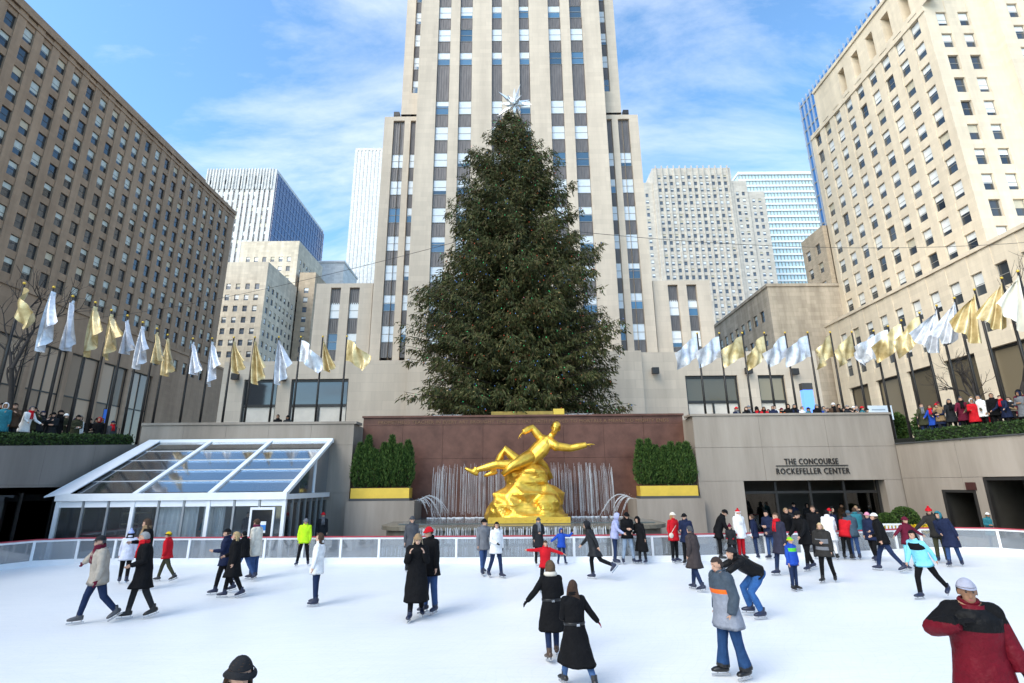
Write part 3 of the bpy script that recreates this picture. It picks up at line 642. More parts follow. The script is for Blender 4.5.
# banded glass slab behind it
zt = q(780, 174, 265).z; xa, xb = q(742, 200, 265).x, q(835, 200, 265).x
gs = wthing('glass_slab', 'pale green glass slab with white horizontal bands at right', 'building', ((xa + xb) / 2, 280, PLZ))
mb = MB(); mb.box(xa, xb, 265.6, 295, PLZ, zt - .3); mb.build('curtain_glass', glass_mat('slab_glass', (.42, .56, .60), .1, .8), gs)
mb = MB(); z = 50
while z < zt: mb.box(xa - .2, xb + .2, 265, 265.58, z, z + 1.1); z += 3.9
mb.box(xa - .3, xb + .3, 264.8, 296, zt, zt + 1.5); mb.build('floor_band', white_p, gs)
mb = MB(); x = xa
while x < xb: mb.box(x, x + .35, 265.3, 265.57, 40, zt - .2); x += 1.9
mb.build('mullion', frm_m, gs)
mb = MB(); mb.box(xa + 20, xa + 27, 270, 275, zt + 1.6, zt + 4); mb.build('roof_plant', frm_d, gs)
# blue glass tower behind the right block
bt = wthing('blue_glass_tower', 'dark blue glass tower with white fins peeking over the cream block', 'building', (85, 112, PLZ))
XB = 75.0; YB1 = on_x(799, 106, XB).y; ZB = on_x(799, 106, XB).z
mb = MB(); mb.box(XB, XB + 30, YR1 + 2, YB1, PLZ, ZB); mb.build('curtain_glass', glass_mat('blue_glass', (.015, .10, .28), .35, .25), bt)
mb = MB(); y = YR1 + 2
while y <= YB1 + .1: mb.box(XB - .35, XB - .01, y - .12, y + .12, 40, ZB + .6); y += 1.55
mb.build('fin', M('fin_metal', (.45, .5, .55), .4, .1, 2, metal=.4), bt)
mb = MB(); z = 44
while z < ZB: mb.box(XB - .14, XB - .005, YR1 + 2, YB1, z, z + .35); z += 3.7
mb.build('floor_band', frm_m, bt)
mb = MB(); mb.box(XB - .02, XB + 30, YR0 + 12, YR1 + 1.98, PLZ, ZB + 6); mb.build('near_glass', glass_mat('blue_glass', (.015, .10, .28), .35, .25), bt)
mb = MB(); y = YR0 + 12
while y <= YR1 + 1: mb.box(XB - .4, XB - .03, y - .3, y + .3, 40, ZB + 6.3); y += 2.6
mb.build('fin', white_p, bt)
# left: white tower with blue side, cream block, slender white tower, low white block
x0, x1 = q(208, 170, 200).x, q(277, 170, 200).x
wt = far_tower('white office tower with a dark blue glass side face', x0, x1, 200, 258, q(277, 169, 200).z, white_s, gb, 2.2, .8, 3.8, 3.8, z0=60, vert=False)
mb = MB(); zt = q(277, 169, 200).z
mb.box(x1 + .02, x1 + .5, 200.5, 258, 40, zt - 2); mb.build('side_glass', glass_mat('blue_side', (.07, .13, .30), .12, .7), wt)
mb = MB(); z = 42
while z < zt - 2: mb.box(x1 + .5, x1 + .62, 200.5, 258, z, z + .5); z += 3.8
y = 201
while y < 258: mb.box(x1 + .5, x1 + .7, y, y + .25, 40, zt - 2); y += 3
mb.build('side_band', M('band_blue', (.16, .22, .36), .4, .1, 1), wt)
mb = MB(); x = x0
while x < x1 - .5: mb.box(x, x + .5, 199.6, 199.98, zt - 10, zt + .3); x += 1.3
mb.build('crown_fin', white_s, wt)
mb = MB(); mb.ball((x1 - 12, 215, zt + .5), (2.5, 2.5, 3)); mb.build('roof_dome', white_s, wt)
x0, x1 = q(205, 260, 150).x, q(269, 260, 150).x
ZC = q(250, 262, 150).z
far_tower('sunlit cream office block between the brown block and the podium', x0, x1, 150, 172, ZC, st_lw, gb, 2.95, 1.4, 3.6, 1.9, z0=20, faces='fr', name='cream_office_block', limit=140)
far_tower('cream setback storey behind the sunlit office block', x0 - 2, x1 - 1, 172.3, 196, q(250, 241, 172).z, st_lw, gb, 2.95, 1.4, 3.6, 1.9, z0=50, faces='fr', name='cream_setback_block', limit=60)
far_tower('tan office wing stepping back beside the shaded tower wing', x1 + .3, x1 + 6, 172.5, 215, q(300, 272, 172).z, stone('tan_stone', (.48, .38, .28), 2, .9), gb, 3.2, 1.6, 3.6, 2.0, z0=20, faces='fr', name='tan_office_wing', limit=80)
x0, x1 = q(348, 200, 300).x, q(384, 200, 300).x
far_tower('slender white tower with fine vertical ribs left of the skyscraper', x0 + 2, x1, 300, 330, q(360, 148, 300).z, white_s, glass_mat('pale_strip', (.5, .5, .5), .3, .4), 2.4, .9, 4, 4, z0=120, vert=True, name='slender_white_tower')
x0, x1 = q(293, 265, 240).x, q(344, 265, 240).x
mb = MB(); z_ = q(320, 263, 240).z; mb.box(x0, x1, 240, 262, PLZ, z_); mb.box(x0 - .4, x1 + .4, 239.6, 262.4, z_ + .01, z_ + 1)
lw = wthing('low_white_block', 'blank white block showing between the tan wing and the tower', 'building', ((x0 + x1) / 2, 250, PLZ)); mb.build('wall', white_s, lw)

# ================================================================== the sunken rink: walls, ledges, fountain
def panel_wall(parent, P, ang, W_, z0, z1, pw, rows_, mat, thick=.12, holes=(), name='stone_panel', joint=.012):
    """wall cladding: each slab is a piece of its own with open joints"""
    ux, uy = math.cos(ang), math.sin(ang); nx, ny = -uy, ux
    zs = [z0 + (z1 - z0) * r for r in rows_]; n = max(1, round(W_ / pw))
    for k in range(len(zs) - 1):
        for i in range(n):
            a, b_ = W_ * i / n + joint / 2, W_ * (i + 1) / n - joint / 2; c0, c1 = zs[k] + joint / 2, zs[k + 1] - joint / 2
            segs = [(a, b_, c0, c1)]
            for (ha, hb, h0, h1) in holes:
                ns = []
                for (a1, b1, d0, d1) in segs:
                    if b1 <= ha or a1 >= hb or d1 <= h0 or d0 >= h1: ns.append((a1, b1, d0, d1)); continue
                    if a1 < ha: ns.append((a1, ha, d0, d1))
                    if b1 > hb: ns.append((hb, b1, d0, d1))
                    m0, m1 = max(a1, ha), min(b1, hb)
                    if d1 > h1: ns.append((m0, m1, h1, d1))
                    if d0 < h0: ns.append((m0, m1, d0, h0))
                segs = [s for s in ns if s[1] - s[0] > .05 and s[3] - s[2] > .05]
            for (a1, b1, d0, d1) in segs:
                s_ = MB(); off = random.uniform(-.006, .006)
                def pt(u, d_): return (P[0] + ux * u + nx * d_, P[1] + uy * u + ny * d_)
                s_.prism([pt(a1, off), pt(b1, off), pt(b1, thick), pt(a1, thick)], d0, d1)
                s_.build(name, mat, parent)
WY = 27.5
# left back wall
wl_ = wthing('concrete_wall', 'grey stone retaining wall behind the white glass pavilion', 'wall', (-14, WY, 0))
ZL = 6.0
mb = MB(); mb.box(LWX + .02, -8.35, WY + .12, WY + .9, 0, ZL - .02); mb.box(-8.9, -8.37, WY + .9, 29.3, 0, ZL - .03); mb.build('core', conc, wl_)
panel_wall(wl_, (LWX, WY), 0, -8.33 - LWX, 0, ZL, 2.2, (0, .42, .82, 1), conc)
panel_wall(wl_, (-8.33, WY + .02), A_LEFTB, 1.75, 0, ZL, 2.0, (0, .42, .82, 1), conc)
mb = MB(); mb.box(LWX, -8.2, WY - .06, WY + 1.0, ZL + .01, ZL + .14); mb.build('coping', conc, wl_)
# right back wall with the concourse doorway
wr_ = wthing('concourse_wall', 'grey stone wall with dark doorway under bronze lettering', 'wall', (14.5, WY, 0))
ZR = 6.25; XD0, XD1, ZD = 11.75, 18.95, 2.93
mb = MB(); mb.box(9.5, XD0 - .02, WY + .12, WY + .9, 0, ZR - .02); mb.box(XD1 + .02, 19.9, WY + .12, WY + .9, 0, ZR - .02); mb.box(XD0 - .02, XD1 + .02, WY + .12, WY + .9, ZD + .02, ZR - .02)
mb.box(9.52, 10.0, WY + .9, 29.3, 0, ZR - .03); mb.build('core', conc, wr_)
panel_wall(wr_, (9.46, WY), 0, 19.85 - 9.46, 0, ZR, 3.3, (0, .47, .74, 1), conc, holes=[(XD0 - 9.46, XD1 - 9.46, -1, ZD)])
panel_wall(wr_, (9.48, 29.25), A_RIGHTB, 1.75, 0, ZR, 2.0, (0, .47, .74, 1), conc)
mb = MB(); mb.box(9.35, 19.95, WY - .06, WY + 1.0, ZR + .01, ZR + .12); mb.build('coping', conc, wr_)
mb = MB(); mb.box(XD0 - .3, XD1 + .3, WY + 4, WY + 4.2, 0, 3.4); mb.box(XD0 - .3, XD0 - .1, WY + .95, WY + 4, 0, 3.4); mb.box(XD1 + .1, XD1 + .3, WY + .95, WY + 4, 0, 3.4); mb.box(XD0 - .3, XD1 + .3, WY + .95, WY + 4, ZD + .1, 3.4)
mb.build('lobby', M('lobby_dark', (.05, .045, .04), .5, .2, 1), wr_)
mb = MB()
for i in range(5): x = XD0 + .06 + (XD1 - XD0 - .12) * i / 4; mb.box(x - .06, x + .06, WY + .5, WY + .62, 0, ZD)
mb.box(XD0 + .13, XD1 - .13, WY + .51, WY + .61, 2.3, 2.42); mb.build('door_frame', bronze, wr_)
for i in range(4):
    a = XD0 + .12 + (XD1 - XD0 - .12) * i / 4; b_ = a + (XD1 - XD0 - .12) / 4 - .12
    if i in (1, 2): continue
    p_ = MB(); p_.box(a, b_, WY + .55, WY + .57, .05, 2.29); p_.build('door_glass', clear_glass('door_glass', (.35, .37, .38), .06), wr_)
let = M('bronze_letter', (.035, .03, .028), .4, .1, 4, metal=.4)
for body, z, wd in (('THE CONCOURSE', 3.74, 2.75), ('ROCKEFELLER CENTER', 3.26, 3.75)):
    me = text_mesh('lettering', body, .42, let, .03, space=1.12); o = link('lettering', me, wr_)
    xs = [v.co.x for v in me.vertices]; wd0 = max(xs) - min(xs)
    o.rotation_euler = (rad(90), 0, 0); o.scale = (wd / wd0, 1.0, 1); o.location = ((13.47 + 17.22) / 2, WY - .035, z)
mb = MB(); mb.box(13.5, 17.2, WY - .05, WY - .008, 3.65, 3.69); mb.build('lettering_rule', let, wr_)
# brown granite wall behind the statue with incised gilt lettering
BY = 29.2
brn = M('brown_granite', (.105, .042, .028), .5, .22, 1.3, spec=.3, hue=(.125, .055, .038))
wb = wthing('granite_wall', 'polished brown granite wall behind the gilded statue', 'wall', (.6, BY, 0))
mb = MB(); mb.box(-8.35, 9.5, BY + .12, BY + .8, 0, 6.47); mb.build('core', brn, wb)
panel_wall(wb, (-8.35, BY), 0, 17.85, .6, 6.5, 2.23, (0, .3, .62, .93, 1), brn, joint=.012)
mb = MB(); mb.box(-8.4, 9.55, BY - .1, BY + .9, 6.51, 6.62); mb.build('coping', brn, wb)
me = text_mesh('lettering', 'PROMETHEUS TEACHER IN EVERY ART BROUGHT THE FIRE THAT HATH PROVED TO MORTALS A MEANS TO MIGHTY ENDS', .26, M('dim_gold_letter', (.20, .10, .045), .6, 0), .01, space=1.1)
xs = [v.co.x for v in me.vertices]; o = link('lettering', me, wb); o.rotation_euler = (rad(90), 0, 0); o.scale = (16.2 / (max(xs) - min(xs)), 1, 1); o.location = (.6, BY - .03, 6.17)
# left side: overhanging plaza edge with hedge, dark restaurant glass below
lf = wthing('plaza_edge', 'shaded stone plaza edge overhanging the dark restaurant on the left', 'wall', (LWX, 14, 0))
def lz(y): return 5.05 - (27.7 - y) * .08
mb = MB(); Y0_, Y1_ = -8, WY - .05
for (xa, xb, za0, zb) in ((LWX - .8, LWX, 2.85, None),):
    vs = []
    for y in (Y0_, Y1_): vs += [(xa, y, 2.75 if y == Y0_ else 2.9), (xb, y, 2.7 if y == Y0_ else 2.95), (xb, y, lz(y)), (xa, y, lz(y))]
    mb.add(vs, [(0, 1, 2, 3), (7, 6, 5, 4), (0, 4, 5, 1), (1, 5, 6, 2), (2, 6, 7, 3), (3, 7, 4, 0)])
mb.build('ledge', stone('ledge_stone', (.22, .20, .185), 2.6, 3, var=.05, dirt=.3), lf)
mb = MB(); mb.box(LWX - 4, LWX - .05, Y0_, Y1_, 2.95, 3.1); mb.box(LWX - 4.2, LWX - 4, Y0_, Y1_, 0, 3); mb.box(LWX - 4, LWX + .015, 27.2, 27.49, 0, 2.93); mb.build('restaurant', dark, lf)
for i in range(16):
    y = 26.6 - i * 1.6
    p_ = MB(); p_.box(LWX - .35, LWX - .33, y - 1.5, y - .05, .1, 2.62); p_.build('glass_panel', clear_glass('rest_glass', (.25, .27, .28), .04), lf)
    p_ = MB(); p_.box(LWX - .42, LWX - .28, y - .045, y + .045, 0, 2.7); p_.build('mullion', bronze, lf)
mb = MB(); mb.box(19.86, 20.6, 27.62, 28.3, 0, 4.6); mb.build('corner_pier', conc, wr_)
# right side wall with openings
rf = wthing('plaza_edge', 'grey stone side wall with dark openings below the right hedge', 'wall', (21, 22, 0))
A = (rwx(27.45), 27.45); B = (rwx(19.5), 19.5); ln = math.hypot(B[0] - A[0], B[1] - A[1]); an = math.atan2(B[1] - A[1], B[0] - A[0])
def rw_hole(pa, pb, ya, yb):   # hole spans measured on the wall line
    r = []
    for px in (pa, pb):
        d_ = ray(px, 500); # intersect in plan
        den = d_.x * (B[1] - A[1]) - d_.y * (B[0] - A[0]); u = (A[0] * (B[1] - A[1]) - A[1] * (B[0] - A[0])) / den
        q_ = Vector((d_.x * u, d_.y * u)); r.append((q_ - Vector(A)).length)
    return (r[0], r[1], ya, yb)
hl = [rw_hole(944, 978, .4, 2.45), rw_hole(988, 1045, .05, 2.98)]
RZ = 4.7
panel_wall(rf, A, an, ln, 0, RZ, 2.7, (0, .64, 1), conc, holes=hl)
ca, sa = math.cos(an), math.sin(an)
mb = MB()
def rp_(u, d_): return (A[0] + ca * u - sa * d_, A[1] + sa * u + ca * d_)
for (ha, hb, h0, h1) in hl:
    mb.prism([rp_(ha - .3, 2.5), rp_(hb + .3, 2.5), rp_(hb + .3, 2.7), rp_(ha - .3, 2.7)], 0, 3.3)
    for e in (ha, hb): mb.prism([rp_(e - .04, .13), rp_(e + .04, .13), rp_(e + .04, 2.5), rp_(e - .04, 2.5)], 0, 3.3)
    mb.prism([rp_(ha, .14), rp_(hb, .14), rp_(hb, 2.5), rp_(ha, 2.5)], h1 + .01, h1 + .1)
mb.build('recess', M('recess_dark', (.04, .036, .03), .6, .2, 1), rf)
for (ha, hb, h0, h1) in hl:
    mb = MB(); mb.prism([rp_(ha, -.02), rp_(ha + .12, -.02), rp_(ha + .12, .2), rp_(ha, .2)], h0, h1); mb.prism([rp_(hb - .12, -.02), rp_(hb, -.02), rp_(hb, .2), rp_(hb - .12, .2)], h0, h1); mb.prism([rp_(ha + .12, -.02), rp_(hb - .12, -.02), rp_(hb - .12, .2), rp_(ha + .12, .2)], h1 - .12, h1)
    mb.build('opening_frame', bronze, rf)
    mb = MB(); w3 = (hb - ha); mb.prism([rp_(ha + .3 * w3, 1.6), rp_(ha + .55 * w3, 1.6), rp_(ha + .55 * w3, 1.7), rp_(ha + .3 * w3, 1.7)], .3, h1 - .3); mb.build('inner_curtain', M('ochre_curtain', (.32, .20, .05), .7, .2, 2), rf)
mb = MB()
u_ = (hl[0][1] + hl[1][0]) / 2 - .25; mb.prism([rp_(u_ - .28, -.07), rp_(u_ + .12, -.07), rp_(u_ + .12, -.005), rp_(u_ - .28, -.005)], 2.45, 2.78); mb.build('wall_lamp', M('dark_red_plate', (.05, .015, .012), .5, .1, 2), rf)
mb = MB(); mb.box(22.4, 22.7, -8, 19.45, 0, RZ); mb.build('near_wall', conc, rf)
# sloped planter ledge + hedges
box_leaf = leaf('box_hedge', [(.012, .03, .008), (.03, .06, .014), (.05, .085, .02)])
def hedge(label, path, w, h, n, lsz=.1):
    ps = [Vector(p) for p in path]; tot = sum((ps[i + 1] - ps[i]).length for i in range(len(ps) - 1)); cen = []
    for i in range(len(ps) - 1):
        d_ = ps[i + 1] - ps[i]; k = int(n * d_.length / tot); s_ = Vector((d_.y, -d_.x, 0)).normalized()
        u = RNG.random(k); side = RNG.integers(0, 3, k); a = RNG.uniform(-1, 1, k); bb = RNG.random(k)
        off = np.where(side == 0, a, np.where(side == 1, 1, -1)) * w / 2; zz_ = np.where(side == 0, h, bb * h) + RNG.normal(0, .03, k)
        for j in range(k): p = ps[i] + d_ * u[j] + s_ * off[j]; cen.append((p.x, p.y, p.z + zz_[j]))
    cen = np.array(cen); dirs = RNG.normal(size=cen.shape) + np.array([0, 0, .6])
    o = wthing('hedge', label, 'hedge', ps[0]); link('foliage', quads_mesh('foliage', blades(cen, dirs, lsz * RNG.uniform(.7, 1.4, len(cen)), lsz * .4), box_leaf), o)
    c_ = MB()
    for i in range(len(ps) - 1):
        d_ = (ps[i + 1] - ps[i]).normalized(); s_ = Vector((d_.y, -d_.x, 0)) * (w / 2 - .05); a, b_ = ps[i], ps[i + 1]; up = Vector((0, 0, h - .05))
        vs = [a - s_, a + s_, a + s_ + up, a - s_ + up, b_ - s_, b_ + s_, b_ + s_ + up, b_ - s_ + up]; c_.add(vs, [(0, 1, 2, 3), (7, 6, 5, 4), (0, 4, 5, 1), (1, 5, 6, 2), (2, 6, 7, 3), (3, 7, 4, 0)])
    c_.build('twig_core', M('hedge_core', (.012, .02, .008), .9, .3, 5), o)
hedge('low dark clipped hedge along the left plaza edge', [(LWX - .45, 8, lz(8)), (LWX - .45, 27.2, lz(27.2))], .7, .42, 9000)
hedge('clipped green hedge along the right plaza edge', [(rwx(26.6) + .4, 26.6, RZ + .05), (rwx(19.5) + .4, 19.5, RZ + .05), (22.8, 10, RZ + .05)], .8, .5, 11000)
mb = MB(); mb.prism([(rwx(27.4) - .08, 27.4), (rwx(19.5) - .08, 19.5), (rwx(19.5) + 1.0, 19.5), (rwx(27.4) + 1.0, 27.4)], RZ + .005, RZ + .06); mb.build('ledge_cap', M('dark_slate', (.06, .06, .06), .6, .1, 2), rf)

# fountain: basins in two steps, pedestal blocks, water
fo_ = wthing('fountain', 'stepped grey fountain basins with falling water around the statue', 'fountain', (.6, 26, 0))
wet = M('wet_stone', (.17, .15, .115), .25, .3, 1.5, spec=.6, streak=True)
def rounded(x0, x1, y0, y1, r, n=6):
    pts = []
    for (cx_, cy_, a0) in ((x1 - r, y0 + r, -90), (x1 - .02, y1 - .02, 0), (x0 + .02, y1 - .02, 90), (x0 + r, y0 + r, 180)):
        rr = r if a0 in (-90, 180) else .02
        for i in range(n + 1): a = rad(a0 + 90 * i / n); pts.append((cx_ + rr * math.cos(a), cy_ + rr * math.sin(a)))
    return pts
mb = MB(); mb.prism(rounded(-6.0, 6.9, 22.9, 27.4, .5), 0, .42); mb.prism(rounded(-5.7, 6.6, 23.6, 27.42, 1.2), .43, 1.0); mb.prism(rounded(-5.9, 6.8, 23.35, 27.44, 1.4), 1.001, 1.16)
mb.prism([(-5.2, 27.46), (6.4, 27.46), (6.4, 29.15), (-5.2, 29.15)], 0, 1.05); mb.build('basin', wet, fo_)
mb = MB(); mb.box(-5.15, 6.35, 24.6, 29.1, 1.165, 1.2)
water = M('water', (.10, .12, .12), .08, .25, 1.2, bump=.5, bscale=3, spec=.8); mb.build('water_surface', water, fo_)
mb = MB(); mb.box(-5.95, 6.85, 22.95, 23.3, .425, .45); mb.build('lower_water', water, fo_)
for s, (xa, xb) in ((-1, (-8.3, -4.9)), (1, (6.1, 9.45))):
    mb = MB(); mb.box(xa, xb, 26.9, 29.1, 0, 2.12); mb.build('pedestal_block', conc, fo_)
mb = MB(); mb.box(-6.6, -4.95, 25.8, 26.85, 0, 1.0); mb.box(6.2, 8.4, 25.8, 26.85, 0, 1.0)
# falling sheets of water: many narrow strands
wsheet = clear_glass('falling_water', (.8, .83, .85), .12, .25, .55)
wjet = M('white_water', (.62, .64, .66), .3, .1, 5, spec=.6)
def strands(x0, x1, y, z0, z1, n, wmin, wmax, bulge, name, mat, jag=0):
    mb = MB()
    for i in range(n):
        x = random.uniform(x0, x1); w = random.uniform(wmin, wmax); za = z1 - random.uniform(0, jag); zb = z0 + random.uniform(0, jag) * .6; pts = []
        for k in range(5): f = k / 4; pts.append((x + random.uniform(-.012, .012), y - bulge * math.sqrt(f) - random.uniform(0, .03), za + (zb - za) * f))
        mb.tube(pts, [w * random.uniform(.5, 1) for _ in pts], 4, cap=False)
    o = mb.build(name, mat, fo_); tag(o, kind='stuff')
strands(-4.6, 5.5, 23.33, .45, 1.14, 300, .005, .018, .1, 'water_fall', wjet, .1)
strands(-5.5, 6.4, 22.88, 0.02, .43, 260, .004, .013, .06, 'water_fall', wjet, .08)
strands(-4.3, 5.4, BY - .35, 1.2, 4.0, 330, .0025, .0085, .35, 'water_curtain', wjet, .6)
mb = MB()
for s, x0 in ((-1, -4.9), (1, 6.1)):
    for j in range(4):
        ex = x0 + (-s) * (.6 + .32 * j + random.uniform(-.1, .1)); h = .16 + .07 * j
        pts = [(x0 + (ex - x0) * f, 27.6 + .25 * j, 2.1 + 4 * h * f * (1 - f) - .9 * f * f) for f in [k / 10 for k in range(11)]]
        for w in range(5):
            o_ = V(random.uniform(-.05, .05), random.uniform(-.05, .05), random.uniform(-.04, .04)); k0 = random.randint(0, 3); k1 = random.randint(7, 11)
            mb.tube([Vector(p) + o_ * (k / 5) for k, p in enumerate(pts)][k0:k1], [random.uniform(.004, .012) for _ in pts][k0:k1], 4, cap=False)
        for w in range(26): f = random.random(); p = pts[int(f * 9)]; mb.ball((p[0] + random.gauss(0, .05), p[1] + random.gauss(0, .05), p[2] + random.gauss(0, .05)), random.uniform(.008, .018), 4, 3)
tag(mb.build('water_jet', wjet, fo_), kind='stuff')
mb = MB()
for i in range(260): mb.ball((random.uniform(-4.5, 5.6), random.choice((28.75, 28.5, 28.1)) + random.uniform(-.2, .2), 1.21), (random.uniform(.03, .12), random.uniform(.03, .1), .03), 6, 4)
tag(mb.build('foam', wjet, fo_), kind='stuff')

# planters with arborvitae on the pedestals
thuja = leaf('arborvitae', [(.015, .035, .008), (.035, .075, .015), (.06, .11, .02), (.085, .13, .03)])
def shrub_mesh(h, r, n=2600):
    z = RNG.random(n) ** .8 * h; th = RNG.random(n) * 2 * math.pi; pr = r * np.minimum(1, (z / h + .05) * 4) ** .5 * np.clip(1.12 - (z / h) ** 2.2, .06, 1) * (.55 + .5 * RNG.random(n))
    pr *= 1 + .18 * np.sin(th * 5 + z * 4)
    cen = np.stack([pr * np.cos(th), pr * np.sin(th), z], 1); dirs = np.stack([np.cos(th) * .5, np.sin(th) * .5, np.full(n, 1.0)], 1) + RNG.normal(0, .35, (n, 3))
    return quads_mesh('foliage', blades(cen, dirs, .17 * RNG.uniform(.6, 1.4, n), .03), thuja)
SHR = [shrub_mesh(2.1, .35), shrub_mesh(2.3, .32), shrub_mesh(1.9, .37)]
stem = MB(); stem.tube([(0, 0, -.1), (0, 0, 1.8)], [.05, .015], 6); stem_me = stem.mesh('stem', [M('bark_brown', (.07, .05, .035), .9, .2, 8)])
for side, (xa, xb) in (('left', (-8.2, -5.25)), ('right', (6.4, 9.3))):
    p_ = wthing('planter', f'long gilded planter box of evergreens on the {side} of the statue', 'planter', ((xa + xb) / 2, 27.6, 2.12), 'gilded planter boxes')
    mb = MB(); mb.box(xa - .04, xb + .04, 27.2, 28.14, 2.125, 2.24); mb.build('plinth', M('dark_slate', (.06, .06, .06), .6, .1, 2), p_)
    mb = MB(); mb.box(xa, xb, 27.25, 28.1, 2.245, 2.74); mb.build('trough', goldp, p_)
    mb = MB(); mb.box(xa + .06, xb - .06, 27.3, 28.05, 2.745, 2.77); mb.build('soil', M('soil', (.03, .022, .015), .95, .3, 8), p_)
    for i in range(7):
        pos = ('nearest the wall corner', 'second from the wall corner', 'third from the wall corner', 'in the middle of the row', 'third from the statue', 'second from the statue', 'nearest the statue')
        if side == 'right': pos = pos[::-1]
        x = xa + .25 + (xb - xa - .5) * i / 6
        s_ = thing('arborvitae', f'columnar evergreen in the {side} gilded planter, {pos[i]}', 'shrub', (x, 27.65 + random.uniform(-.12, .12), 2.76), random.random() * 6, 'evergreens in the gilded planters')
        _link0('foliage', SHR[i % 3], s_); _link0('stem', stem_me, s_); k = random.uniform(.9, 1.12); s_.scale = (1, 1, k)

# ================================================================== figures
def V(*a): return Vector(a)
def remesh(mb, vox, smooth_it=2):
    me = mb.mesh('tmp', []); o = bpy.data.objects.new('tmp_remesh', me); COL.objects.link(o)
    md = o.modifiers.new('r', 'REMESH'); md.mode = 'VOXEL'; md.voxel_size = vox
    if smooth_it: sm = o.modifiers.new('s', 'SMOOTH'); sm.factor = .5; sm.iterations = smooth_it
    dg = bpy.context.evaluated_depsgraph_get(); r = bpy.data.meshes.new_from_object(o.evaluated_get(dg))
    bpy.data.objects.remove(o); bpy.data.meshes.remove(me); r.materials.clear(); return r
def frame(fwd, up):
    f = fwd.normalized(); r = f.cross(up).normalized(); u = r.cross(f).normalized(); return r, f, u      # r = right-hand side of f
def body_tubes(mb, J, s, c=.012, cl=.012, fingers=True):
    """adds all body volumes; returns capsules (a, b, ra, rb, role) used to colour the surface"""
    S = []
    x = J['right']; f = J['fwd']; pel, ch, nb, hc = J['pelvis'], J['chest'], J['neck'], J['head']
    up = (ch - pel).normalized()
    pts = [pel - up * .10 * s, pel - up * .02 * s, pel.lerp(ch, .42), ch, ch.lerp(nb, .55), nb]
    rr = [(.11, .085), (.165, .115), (.14, .105), (.165, .118), (.135, .092), (.06, .058)]
    mb.tube(pts, [((a + c) * s, (b_ + c) * s) for a, b_ in rr], 14, ref=x)
    S.append((pel + up * .06 * s, ch.lerp(nb, .6), .14 * s, .13 * s, 1)); S.append((pel - up * .1 * s, pel - up * .01 * s, .12 * s, .15 * s, 2))
    shl, shr = J['sh']; mb.tube([shl, nb - up * .05 * s, shr], [(.062 + c) * s, (.07 + c) * s, (.062 + c) * s], 10)
    S.append((shl, shr, .06 * s, .06 * s, 1))
    for i in (0, 1):
        a, e, w = J['sh'][i], J['el'][i], J['wr'][i]; mb.ball(a, (.066 + c) * s, 10, 8)
        mb.tube([a, a.lerp(e, .5), e, e.lerp(w, .45), w], [(.056 + c) * s, (.052 + c) * s, (.044 + c) * s, (.043 + c) * s, (.032 + c * .8) * s], 10)
        S.append((a, e, .055 * s, .048 * s, 6)); S.append((e, w, .046 * s, .034 * s, 6))
        d_ = J['hd'][i].normalized(); n = J['hn'][i]; n = (n - d_ * n.dot(d_)).normalized(); sd = d_.cross(n)
        k = w + d_ * .085 * s
        mb.tube([w - d_ * .02 * s, w + d_ * .03 * s, k], [(.026 * s, .019 * s), (.038 * s, .017 * s), (.042 * s, .014 * s)], 8, ref=sd)
        S.append((w + d_ * .02 * s, w + d_ * .16 * s, .03 * s, .04 * s, 4))
        if fingers:
            cur = J.get('curl', .5)
            for q_, ln in ((-1.5, .07), (-.5, .082), (.5, .078), (1.5, .06)):
                b0 = k + sd * q_ * .0205 * s - d_ * .012 * s; p1 = b0 + (d_ * math.cos(cur * .4) + n * math.sin(cur * .4)) * ln * .5 * s
                p2 = p1 + (d_ * math.cos(cur) + n * math.sin(cur)) * ln * .32 * s; p3 = p2 + (d_ * math.cos(cur * 1.7) + n * math.sin(cur * 1.7)) * ln * .3 * s
                mb.tube([b0, p1, p2, p3], [.0095 * s, .009 * s, .008 * s, .006 * s], 6)
            th = J['th'][i]; b0 = w + d_ * .025 * s + sd * th * .028 * s
            mb.tube([b0, b0 + (d_ * .6 + sd * th * .7 + n * .3).normalized() * .04 * s, b0 + (d_ * .9 + sd * th * .6 + n * .5).normalized() * .078 * s], [.013 * s, .011 * s, .008 * s], 6)
    for i in (0, 1):
        h, k, a = J['hip'][i], J['kn'][i], J['an'][i]
        mb.tube([h + up * .03 * s, h.lerp(k, .4), k, k.lerp(a, .35), a], [(.088 + cl) * s, (.08 + cl) * s, (.06 + cl) * s, (.055 + cl) * s, (.04 + cl * J.get('flare', 1.3)) * s], 10)
        S.append((h, k, .085 * s, .064 * s, 2)); S.append((k, a + (k - a) * .1, .06 * s, .045 * s, 2))
        t_ = J['toe'][i]; u_ = J['fup'][i]; r_ = t_.cross(u_).normalized()
        mb.tube([a - t_ * .075 * s - u_ * .03 * s, a - t_ * .04 * s - u_ * .035 * s, a + t_ * .05 * s - u_ * .045 * s, a + t_ * .13 * s - u_ * .055 * s, a + t_ * .175 * s - u_ * .06 * s],
                [(.03 * s, .035 * s), (.042 * s, .048 * s), (.046 * s, .042 * s), (.046 * s, .03 * s), (.025 * s, .016 * s)], 10, ref=r_)
        mb.tube([a + u_ * .05 * s, a - u_ * .04 * s], [.047 * s, .05 * s], 8)
        S.append((a - t_ * .06 * s - u_ * .04 * s, a + t_ * .16 * s - u_ * .05 * s, .045 * s, .035 * s, 3)); S.append((a + u_ * .02 * s, a - u_ * .04 * s, .05 * s, .05 * s, 3))
    # head
    hr, hf, hu = J['hframe']
    mb.tube([nb - up * .04 * s, hc - hu * .07 * s - hf * .01 * s], [.06 * s, .052 * s], 10); S.append((nb, hc - hu * .08 * s, .05 * s, .05 * s, 0))
    R3 = Matrix((hr, hf, hu)).transposed()
